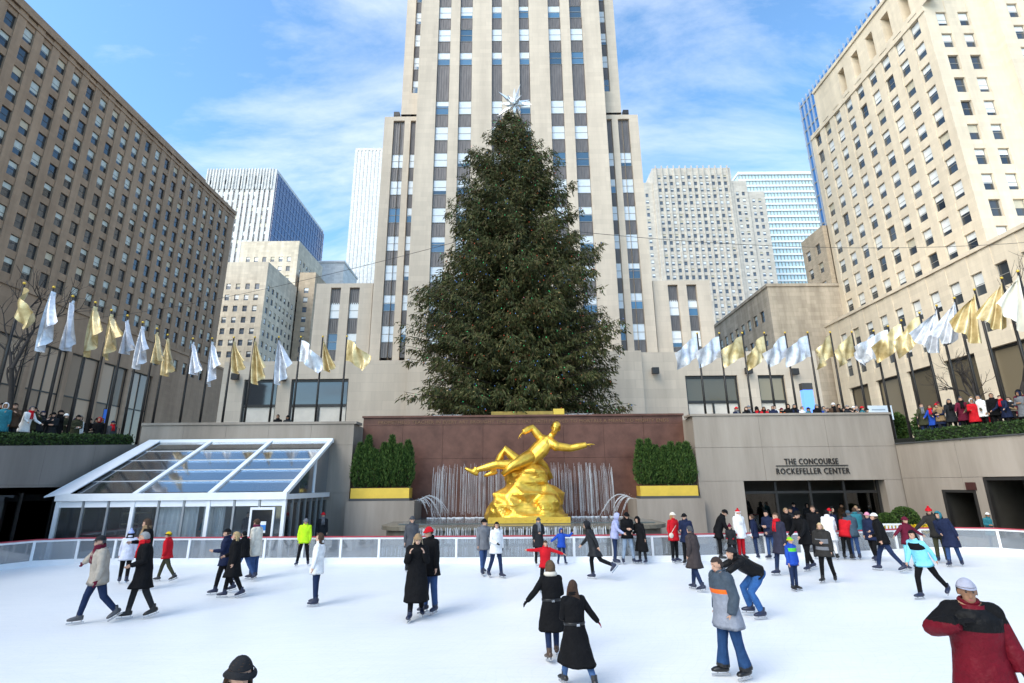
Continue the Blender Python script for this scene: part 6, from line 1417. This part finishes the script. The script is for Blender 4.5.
# ================================================================== skaters
def sk(px, pyf, pyh, yaw, P, L, label, H=None, vox=.019):
    p, h = H_at(px, pyf, pyh)
    if H is None: H = min(1.95, max(.95, h - .07))
    # look direction given relative to the line of sight
    if p.length < 13: vox = min(vox, .012)
    return person(label, (p.x, p.y, 0), yaw, H, P, L, vox)
g1 = 'skaters on the ice'
# --- left part of the rink
sk(90, 625, 541, -38, dict(lean=8, side=6, legs=((14, 15, 8), (-16, 2, 24)), arms=(((.85, .25, -.6), (.85, .3, -.6)), ((.35, .15, -.95), (.2, .3, -.95))), head=(10, 4)), dict(top='beige', bottom='djean', hat='cap', hatc='charcoal', coat=.16, glove='maroon', boot='dgrey', scarf='maroon', bulk=.03, skin=0, hair='dgrey'), 'skater in beige jacket and dark cap gliding with one arm stretched out', H=1.78)
sk(136, 619, 540, -50, dict(lean=6, side=-3, legs='walk_a', arms=('hang', 'link'), head=(-12, 4)), dict(top='black', bottom='charcoal', hs='short', hair=(.3, .3, .3), coat=.36, scarf='red', boot='black', bulk=.026, skin=0, hat=None) if False else dict(top='black', bottom='charcoal', hs='short', hair=(.3, .3, .3), coat=.36, scarf='red', boot='black', bulk=.026, skin=0), 'grey-haired skater in black coat and red scarf beside the beige jacket', H=1.78)
sk(139, 590, 513, -40, dict(lean=4, legs='stand', arms=('hold', 'hang'), head=(-25, 8)), dict(top='black', bottom='black', hs='long', hair='brown', coat=.18, scarf='tan', boot='black', skin=0), 'tall skater with long brown hair and tan scarf behind the grey-haired man', H=1.86)
sk(122, 584, 533, -150, dict(lean=5, legs='walk_b', arms=('hang', 'hang')), dict(top=(.62, .63, .72), bottom='black', hat='pom', hatc=(.35, .42, .7), hs='long', hair='black', coat=.2, boot='navy', skin=0), 'skater in white coat and pale blue knit hat behind the beige jacket', H=1.5)
sk(163, 582, 531, -80, dict(lean=4, legs='stride_a', arms=('pocket', 'pocket')), dict(top='red', bottom='olive', hat='stripe', hatc='yellow', hatc2='black', coat=.14, boot='charcoal', bulk=.024), 'skater in red jacket and yellow striped hat near the pavilion')
sk(230, 598, 532, -60, dict(lean=2, legs='walk_a', arms=('link', 'hang'), head=(-10, 0)), dict(top='black', bottom='black', hs='bob', hair=(.45, .32, .16), coat=.42, boot='navy', bulk=.026), 'blond skater in long black coat passing in front of the pavilion door')
sk(221, 594, 529, -70, dict(lean=2, legs='walk_b', arms=('hang', 'hold')), dict(top='navy', bottom='black', hat='cap', hatc='black', coat=.2, boot='navy', bulk=.02), 'skater in navy jacket and black cap left of the blond one')
sk(252, 579, 520, -100, dict(lean=3, legs='stand', arms=('hang', 'pocket')), dict(top='cream', bottom='jean', hs='short', hair='brown', hat='beanie', hatc='brown', coat=.3, scarf='burg', boot='navy', bulk=.03, lb=.03), 'skater in cream puffer coat and burgundy scarf seen from the side')
sk(241, 582, 535, -110, dict(lean=8, legs='stride_b', arms=('hang', 'hang')), dict(top='black', bottom='jean', hs='short', hair='black', coat=.12, boot='navy'), 'smaller skater in black jacket and jeans behind the blond one', H=1.45)
sk(302, 566, 523, 12, dict(lean=4, legs='wide', arms=('pocket', 'hang'), head=(10, 8)), dict(top='lime', bottom='black', hat='beanie', hatc='grey', coat=.12, boot='navy', bulk=.026, fab='shell'), 'skater in bright lime jacket and grey hat at the barrier', H=1.6)
sk(314, 606, 534, -85, dict(lean=-2, legs='stand', arms=('hang', 'hang')), dict(top='white', bottom='djean', hs='long', hair='brown', coat=.2, boot='navy', bulk=.018, skin=3), 'skater in white jacket with very long brown hair standing alone')
# --- couple centre left
sk(415, 620, 534, 8, dict(lean=2, legs='walk_a', arms=('face', 'face'), head=(5, 10)), dict(top='black', bottom='black', hs='bob', hair=(.5, .38, .25), hat='beanie', hatc='tan', coat=.62, boot='navy', bulk=.03, flare=.03, skin=3), 'skater in long black coat and tan hat holding hands to face')
sk(429, 614, 528, -35, dict(lean=4, legs='stand', arms=('link', 'hang'), head=(-20, 10)), dict(top='black', bottom='jean', hat='beanie', hatc='red', coat=.2, boot='navy', bulk=.026, lb=.02), 'skater in black jacket and red hat behind the long black coat')
sk(410, 572, 522, 20, dict(lean=2, legs='stand', arms=('hang', 'hang')), dict(top='dgrey', bottom='charcoal', hat='beanie', hatc='dgrey', coat=.2, boot='black'), 'skater in dark grey at the barrier behind the couple in black', H=1.72)
sk(483, 575, 519, 30, dict(lean=3, legs='walk_a', arms=('hang', 'link'), head=(20, 0)), dict(top='grey', bottom='jean', hat='beanie', hatc='black', coat=.18, boot='navy', bulk=.024, puff=.3), 'skater in grey patterned jacket and black hat beside the white coat')
sk(496, 578, 522, 35, dict(lean=4, legs='walk_b', arms=('link', 'hang'), head=(-30, 4)), dict(top='white', bottom='djean', hs='long', hair='black', coat=.2, boot='navy', glove='charcoal', bulk=.024), 'dark-haired skater in white jacket next to the grey one')
# --- centre right along the barrier
sk(539, 565, 518, 15, dict(lean=2, legs='stand', arms=('pocket', 'fold')), dict(top='charcoal', bottom='black', hat='beanie', hatc='dgrey', coat=.32, scarf='grey', boot='black'), 'skater in dark coat and grey scarf at the barrier before the statue')
sk(546, 592, 543, 5, dict(lean=6, legs='wide', arms=('wide', (( 1, .05, -.3), (1, .1, -.35))), head=(10, 10)), dict(top='red', bottom='black', hs='short', hair='brown', coat=.14, boot='black', bulk=.02), 'child in red jacket with arms spread wide', H=1.28)
sk(562, 565, 530, 10, dict(lean=2, legs='wide', arms=('out', (( .8, .3, -.1), (.5, .3, .6)))), dict(top='blue', bottom='djean', hat='hood', hatc='blue', coat=.12, boot='navy', bulk=.026), 'child in bright blue hooded jacket with arms out', H=1.2)
sk(595, 580, 522, -100, dict(lean=14, legs='glide_a', arms=('reach_dn', 'swing_b'), head=(10, 10)), dict(top='charcoal', bottom='black', hs='bob', hair='black', hat='hood', hatc='charcoal', coat=.3, boot='navy', fab='shell'), 'skater in dark hooded coat leaning forward to the left', H=1.66)
sk(616, 564, 517, 70, dict(lean=9, legs='stand', arms=('rail', 'rail'), head=(0, 12)), dict(top='lav', bottom='djean', hat='hood', hatc='lav', coat=.1, boot='navy'), 'skater in lavender hoodie bending towards a friend at the barrier', H=1.7)
sk(629, 564, 515, 5, dict(lean=3, legs='wide', arms=('fold', 'fold'), head=(0, 22)), dict(top='black', bottom='ljean', hat='beanie', hatc='black', coat=.1, boot='navy', bulk=.02), 'skater in black jacket and pale jeans at the barrier', H=1.74)
sk(643, 564, 517, -50, dict(lean=8, side=-4, legs='stand', arms=('hold', 'hang'), head=(0, 8)), dict(top='black', bottom='charcoal', hat='furhood', hatc='black', hs='bob', hair='black', coat=.52, boot='navy', flare=.06), 'skater in long black hooded coat leaning beside pale jeans')
sk(676, 563, 513, 25, dict(lean=1, legs='stand', arms=('pocket', 'hold'), head=(25, 0)), dict(top='red', bottom='black', hs='long', hair=(.4, .24, .1), hat='beanie', hatc='cream', coat=.2, boot='navy', bag='cream', bagside=-1), 'skater in red coat and cream hat with a cream shoulder bag')
sk(689, 565, 514, -25, dict(lean=2, legs='stand', arms=('hold', 'pocket'), head=(-20, 8)), dict(top='navy', bottom='black', hat='beanie', hatc='black', coat=.2, boot='black', bulk=.022), 'skater in navy jacket and black hat facing the red coat')
sk(697, 591, 526, -140, dict(lean=3, legs='walk_a', arms=('pocket', 'pocket'), head=(-10, 6)), dict(top=(.05, .04, .04), bottom='djean', hs='short', hair='dgrey', coat=.36, boot='navy', bulk=.03, bag='brown', bagside=-1), 'skater in dark brown coat with a brown bag on the left hip')
sk(721, 560, 518, 75, dict(lean=22, legs='stand', arms=('reach_dn', 'reach_dn'), head=(0, 30)), dict(top='black', bottom='black', hat='beanie', hatc='black', coat=.26, boot='black', bulk=.022), 'skater in black bowing towards a child at the barrier', H=1.82)
sk(734, 561, 529, -30, dict(lean=12, legs='bend', arms=('hold', 'hold')), dict(top='charcoal', bottom='black', hat='pom', hatc='maroon', coat=.12, boot='black', glove='red'), 'crouching child in dark jacket with red gloves', H=1.35)
sk(743, 560, 513, 20, dict(lean=0, legs='stand', arms=('hang', 'hang')), dict(top='white', bottom='red', hat='pom', hatc='red', hatc2='white', hs='bob', hair='white', coat=.22, boot='black', scarf='white', glove='red', bulk=.034), 'skater in white fur coat and red trimmed hat', H=1.74)
sk(758, 559, 515, -130, dict(lean=3, legs='stand', arms=('hang', 'hang')), dict(top='navy', bottom='djean', hs='short', hair='brown', coat=.14, boot='navy', bag='white', bagside=1, bandc=('white',)), 'skater in navy jacket with white bag near the doorway')
sk(773, 560, 511, -60, dict(lean=3, legs='stand', arms=('fold', 'fold'), head=(0, 8)), dict(top='navy', bottom='jean', hs='short', hair='black', coat=.14, boot='navy', bulk=.024), 'dark-haired skater in blue jacket with folded arms by the doorway')
sk(785, 576, 513, -70, dict(lean=3, legs='walk_a', arms=('hold', 'hang')), dict(top=(.03, .03, .05), bottom='djean', hs='short', hair='brown', coat=.36, scarf='red', boot='navy', bulk=.024), 'skater in dark coat and red scarf behind the child in green hat')
sk(796, 591, 541, 20, dict(lean=2, legs='stand', arms=('hang', 'hang')), dict(top='blue', bottom='djean', hat='stripe', hatc=(.2, .6, .03), hatc2='yellow', coat=.12, boot='black', bulk=.024, sleeve='blue', bandc=('green',), bands=[(3, 4, 1)]), 'child in blue jacket and green and yellow hat', H=1.3)
sk(810, 571, 515, -75, dict(lean=12, legs='walk_b', arms=('reach_dn', 'reach_dn'), head=(0, 8)), dict(top='black', bottom='black', hat='beanie', hatc='black', coat=.2, boot='navy', bulk=.024), 'big skater in black reaching down towards the child in blue', H=1.84)
sk(829, 583, 523, -45, dict(lean=2, legs='walk_a', arms=('fold', 'hang')), dict(top='fur', bottom='black', hs='bob', hair=(.6, .45, .25), coat=.2, collar='fur', boot='black', bulk=.05, bandc=('grey',), bands=[(4, 5, 1), (6, 7, 1)]), 'blond skater in black and grey fur jacket')
sk(834, 560, 513, 150, dict(lean=10, legs='stand', arms=('reach_dn', 'hang')), dict(top='white', bottom='white', hs='short', hair='black', coat=.3, boot='black', bulk=.02), 'skater all in white seen from behind at the barrier', H=1.72)
sk(820, 559, 508, -20, dict(lean=2, legs='stand', arms=('hang', 'hang')), dict(top='black', bottom='black', hs='short', hair='brown', coat=.16, boot='black'), 'bareheaded skater in black behind the fur jacket', H=1.85)
sk(849, 560, 520, 120, dict(lean=20, legs='stand', arms=('rail', 'rail')), dict(top='red', bottom='black', hs='short', hair='black', coat=.14, boot='black', bulk=.02), 'skater in red jacket leaning over the barrier', H=1.62)
sk(857, 560, 511, 170, dict(lean=6, legs='stand', arms=('rail', 'pocket'), head=(0, 8)), dict(top=(.05, .08, .11), bottom='jean', hs='short', hair='dgrey', hat='cap', hatc=(.05, .08, .11), coat=.16, boot='navy', bulk=.026), 'skater in slate blue jacket seen from behind at the barrier')
# --- right part
sk(889, 572, 513, -125, dict(lean=10, side=-8, legs='stride_a', arms=('link', 'hang')), dict(top='black', bottom='djean', hat='cap', hatc='white', coat=.16, boot='navy', bulk=.024), 'skater in black jacket and white cap striding past the flowers', H=1.78)
sk(876, 562, 515, -60, dict(lean=2, legs='walk_b', arms=('hang', 'link')), dict(top='navy', bottom='black', hat='beanie', hatc='pink', hs='bob', hair='brown', coat=.2, boot='navy'), 'skater in navy jacket and pink hat beside the white cap', H=1.66)
sk(913, 570, 518, 10, dict(lean=4, legs='wide', arms=('out', 'out')), dict(top='maroon', bottom='sky', hat='beanie', hatc='maroon', coat=.12, boot='navy'), 'skater in maroon jacket with arms out by the white bench', H=1.6)
sk(931, 600, 528, -70, dict(lean=18, side=0, legs=((26, 2, 26), (-34, 4, 10)), arms=('swing_f', 'swing_b'), head=(0, 4)), dict(top='sky', bottom='black', hs='bob', hair='black', coat=.12, boot='navy', sleeve='sky', bandc=('black',), bands=[(2, 3.6, 1)]), 'young skater in pale blue jacket pushing off to the left', H=1.62)
sk(944, 563, 506, -30, dict(lean=10, side=-12, legs='stand', arms=('out', 'link'), head=(-10, 8)), dict(top=(.03, .03, .025), bottom='olive', hat='pom', hatc='red', coat=.16, boot='navy', bulk=.022), 'skater in dark jacket and red knit hat leaning towards the bench', H=1.84)
sk(956, 567, 513, -50, dict(lean=12, side=-14, legs='walk_a', arms=('link', 'hang'), head=(-10, 4)), dict(top='navy', bottom='jean', hs='bob', hair='black', hat='hood', hatc='teal', coat=.36, boot='navy', bulk=.022), 'skater in navy coat and teal hood beside the red hat', H=1.76)
# --- foreground
sk(553, 659, 562, 188, dict(lean=4, legs='walk_a', arms=('link', 'low_out'), head=(-8, 4)), dict(top='black', bottom='djean', hs='bob', hair='brown', hat='furhood', hatc=(.10, .065, .04), coat=.46, collar='cream', boot='brown', glove='black', bulk=.022, flare=.06, belt='black'), 'skater in belted black coat with brown fur hood seen from behind')
sk(577, 689, 579, 196, dict(lean=4, legs='stride_b', arms=('low_out', 'link'), head=(-35, 2)), dict(top='black', bottom=(.07, .14, .30), hs='long', hair=(.06, .035, .025), coat=.58, boot='charcoal', glove='crimson', bulk=.02, flare=.06, belt='black'), 'skater in long black coat with long brown hair and red gloves')
def man_over(cen, role): return role
sk(734, 679, 557, -78, dict(lean=5, legs=((8, 3, 4), (-8, 4, 4)), arms=('pocket', 'pocket'), head=(4, 14), flare=2.6), dict(top=(.055, .075, .10), bottom=(.02, .055, .14), hs='short', hair=(.05, .035, .03), coat=.24, boot='black', bulk=.05, lb=.028, flare=.08, fab='shell', bandc=('orange', (.24, .26, .31)), bands=[(4, 4.5, 1), (4.5, 30, 2)], skin=0), 'man in blue and grey jacket with orange stripe skating near the camera', vox=.011)
sk(764, 618, 545, -90, dict(lean=58, legs=((48, 5, 66), (38, 6, 62)), arms=(((.25, .85, .5), (-.2, .9, .35)), ((.25, .85, .5), (-.2, .9, .35))), head=(0, -30)), dict(top='black', bottom=(.03, .10, .28), hs='short', hair='black', hat='beanie', hatc='charcoal', coat=.06, boot='navy', bulk=.026, lb=.022, camera=1, fab='shell'), 'skater in black jacket bent double taking a photograph', H=1.78, vox=.014)
# man in crimson jacket, lower right corner; feet are below the frame
def yoke(cen, role):
    zs = cen[:, 2]; role = role.copy(); role[((role == 1) | (role == 6)) & (zs > 1.43)] = 4; return role
p = on_z(972, 800, 0); d_ = ray(962, 583); t_ = 5.6; pos = Vector((d_.x * t_, d_.y * t_, 0)); Hm = CAMZ + d_.z * t_ - .05
pos.x += .02
person('man in crimson and black jacket and pale cap with one hand at his chest', (pos.x, pos.y, 0), -22, Hm, dict(lean=2, legs='stand', arms=(((.75, .35, -.5), (-.85, .5, .42)), ((.34, .0, -1), (.22, .3, -1))), head=(-4, 2)),
       dict(top=(.12, .006, .014), bottom='black', hs='short', hair='black', hat='cap', hatc=(.36, .37, .45), coat=.2, boot='black', glove='black', bulk=.055, skin=2, fab='shell', bandc=('black',), bands=[(0, .9, 0), (1, 3.6, 1)], over=yoke, flare=.03), .011)
# hat and head at the bottom edge
d_ = ray(241, 656); t_ = 3.75; pos = Vector((d_.x * t_, d_.y * t_, 0)); Hh = CAMZ + d_.z * t_ - .09
person('person in a dark brimmed hat cut off by the bottom edge', (pos.x, pos.y, 0), 42, Hh, dict(lean=0, legs='stand', arms=('hang', 'hang'), head=(0, 6)), dict(top='charcoal', bottom='black', hs='bob', hair=(.05, .03, .02), hat='bucket', hatc='charcoal', coat=.3, boot='black', skin=3), .011)

# ================================================================== people off the ice: prototypes copied and re-dressed
def redress(root, L):
    tops = cmat(C(L['top'])); mp_ = {'coat': tops, 'jacket': tops}
    for ch in root.children:
        nm = ch.name.split('.')[0]
        for i, sl_ in enumerate(ch.material_slots):
            m_ = None
            if nm == 'body': m_ = {1: tops, 6: tops, 2: cmat(C(L['bottom'])), 0: cmat(SKIN[L.get('skin', 0)], 'skin'), 4: cmat(SKIN[L.get('skin', 0)], 'skin')}.get(i)
            elif nm in ('coat', 'jacket', 'collar'): m_ = tops
            elif nm == 'hair': m_ = cmat(C(L.get('hair', 'brown')), 'hair')
            elif nm in ('knit_hat', 'cap', 'hood'): m_ = cmat(C(L.get('hatc', 'black')))
            elif nm == 'scarf': m_ = cmat(C(L.get('scarf', 'grey')))
            if m_: sl_.link = 'OBJECT'; sl_.material = m_
PROTO = []
_n0 = set(bpy.data.objects)
for P_, L_ in ((dict(legs='stand', arms=('hang', 'pocket')), dict(hs='short', coat=.2)), (dict(legs='stand', arms=('fold', 'fold'), lean=6), dict(hs='bob', hat='beanie', coat=.3)), (dict(legs='walk_a', arms=('photo', 'photo'), lean=4), dict(hs='short', hat='cap', coat=.16)),
               (dict(legs='stand', arms=('rail', 'rail'), lean=12), dict(hs='long', coat=.3, scarf='grey')), (dict(legs='walk_b', arms=('pocket', 'hang'), lean=2), dict(hs='short', hat='beanie', coat=.24, scarf='grey')), (dict(legs='stand', arms=('hold', 'hang'), lean=4), dict(hs='bob', hat='hood', coat=.36))):
    PROTO.append(person('proto', (0, 0, -50), 0, 1.74, P_, L_, .03, False, 'spectators'))
PK = ['bareheaded', 'in a knit hat', 'photographing', 'with long hair', 'scarfed', 'hooded']
COLN = {'black': 'black', 'charcoal': 'charcoal', 'navy': 'navy', 'dgrey': 'dark grey', 'red': 'red', 'blue': 'blue', 'white': 'white', 'cream': 'cream', 'brown': 'brown', 'teal': 'teal', 'orange': 'orange', 'grey': 'grey', 'maroon': 'maroon', 'tan': 'tan', 'olive': 'olive', 'green': 'green'}
def put_people(specs, row, group):
    """specs: (x, y, z, yaw, scale, proto, top colour, hat colour)"""
    n = len(specs)
    for i, (x, y, z, yaw, sc_, k, top, hatc) in enumerate(specs):
        r = copy_tree(PROTO[k]); r.location = (x, y, z); r.rotation_euler = (0, 0, rad(yaw)); r.scale = (sc_,) * 3
        tag(r, f'{ORD[i]} from left {row}, {COLN[top]} coat, {PK[k]}', 'person', group)
        redress(r, dict(top=top, bottom=random.choice(('black', 'djean', 'charcoal')), hatc=hatc, hair=random.choice(('black', 'brown', 'dgrey', 'tan')), skin=random.choice((0, 0, 1, 2, 3)), scarf=random.choice(('grey', 'red', 'cream', 'black'))))
rs_ = random.Random(11); pal = ['black', 'black', 'charcoal', 'navy', 'dgrey', 'black', 'brown', 'navy', 'maroon', 'olive', 'teal', 'charcoal']
def rowspec(n, xf, yf, z, yawf, tops=(), dens=1):
    sp_ = []
    for i in range(n):
        f = (i + .5) / n; t_ = dict(tops).get(i) or rs_.choice(pal)
        sp_.append((xf(f) + rs_.uniform(-.12, .12), yf(f) + rs_.uniform(-.25, .5), z, yawf(f) + rs_.uniform(-40, 40), rs_.uniform(.93, 1.05), rs_.randrange(6), t_, rs_.choice(['black', 'red', 'white', 'grey', 'navy', 'black', 'maroon'])))
    return sorted(sp_, key=lambda q_: (project((q_[0], q_[1], q_[2])) or (0,))[0])
put_people(rowspec(20, lambda f: 12.3 + f * 7.6, lambda f: 28.9, 5.25, lambda f: 0, ((2, 'black'), (4, 'red'), (6, 'white'), (7, 'orange'), (10, 'white'), (11, 'teal'), (13, 'blue'))), 'in front row above doorway', 'spectators above the doorway')
put_people(rowspec(17, lambda f: 13.5 + f * 7.2, lambda f: 30.2, 5.25, lambda f: 0, ((3, 'grey'), (8, 'blue'))), 'in second row above doorway', 'spectators above the doorway')
put_people(rowspec(20, lambda f: rwx(27.0 - f * 7) + 1.5, lambda f: 27.6 - f * 7.4, PLZ, lambda f: -60, ((1, 'blue'), (3, 'tan'), (6, 'red'), (8, 'white'), (11, 'grey'))), 'in front row behind right hedge', 'spectators behind the right hedge')
put_people(rowspec(19, lambda f: rwx(27.0 - f * 7) + 3.2, lambda f: 29.6 - f * 8, PLZ, lambda f: -50, ((2, 'blue'), (5, 'maroon'), (7, 'red'), (9, 'tan'))), 'in back row behind right hedge', 'spectators behind the right hedge')
put_people(rowspec(16, lambda f: LWX - 1.55, lambda f: 18.6 + f * 8.8, 4.55, lambda f: 60, ((6, 'white'), (11, 'white'), (3, 'grey'))), 'in front row behind left hedge', 'spectators behind the left hedge')
put_people(rowspec(15, lambda f: LWX - 3.2, lambda f: 18.6 + f * 11, 4.7, lambda f: 60, ((8, 'white'),)), 'in back row behind left hedge', 'spectators behind the left hedge')
put_people([(-13.0, 28.9, 4.95, 0, 1, 0, 'black', 'black'), (-12.45, 28.9, 4.95, 10, .97, 1, 'charcoal', 'black')], 'of the pair above the pavilion', 'spectators above the pavilion')
put_people([(12.6, 29.6, 0, 10, 1, 0, 'black', 'black'), (13.7, 30.0, 0, -10, 1, 4, 'olive', 'grey'), (15.1, 29.5, 0, 0, 1.02, 1, 'navy', 'black'), (16.2, 30.2, 0, 0, .97, 5, 'charcoal', 'black'), (17.6, 29.4, 0, 20, 1, 2, 'brown', 'black')], 'inside the concourse doorway', 'people in the doorway')
put_people([(14.9, 23.9, 0, 160, 1.0, 0, 'teal', 'black'), (12.7, 23.0, 0, 0, 1, 4, 'dgrey', 'black'), (11.6, 23.4, 0, 20, 1.02, 0, 'black', 'black'), (13.6, 23.6, 0, -20, 1, 1, 'navy', 'red'), (12.2, 24.2, 0, 10, 1.03, 2, 'charcoal', 'black'), (14.3, 24.6, 0, 0, 1, 5, 'black', 'black'), (15.6, 24.9, 0, -30, 1.02, 0, 'dgrey', 'black'), (16.1, 25.6, 0, 15, 1, 4, 'brown', 'black'), (20.9, 24.2, 0, -30, .85, 1, 'teal', 'sky' if False else 'white')], 'on the terrace behind right barrier', 'people on the terrace')
put_people([(-15.2, 23.7, 0, 40, 1, 4, 'teal', 'red'), (-13.0, 23.2, 0, -20, .95, 1, 'teal', 'black'), (-11.9, 24.6, 0, 0, 1, 0, 'navy', 'black'), (-9.9, 24.9, 0, 0, 1.03, 3, 'white', 'black'), (-8.6, 24.7, 0, 30, .98, 4, 'charcoal', 'red')], 'in or beside the pavilion', 'people by the pavilion')
for r in PROTO:
    for ch in list(r.children): bpy.data.objects.remove(ch)
    bpy.data.objects.remove(r)
print('objects', len(bpy.data.objects))
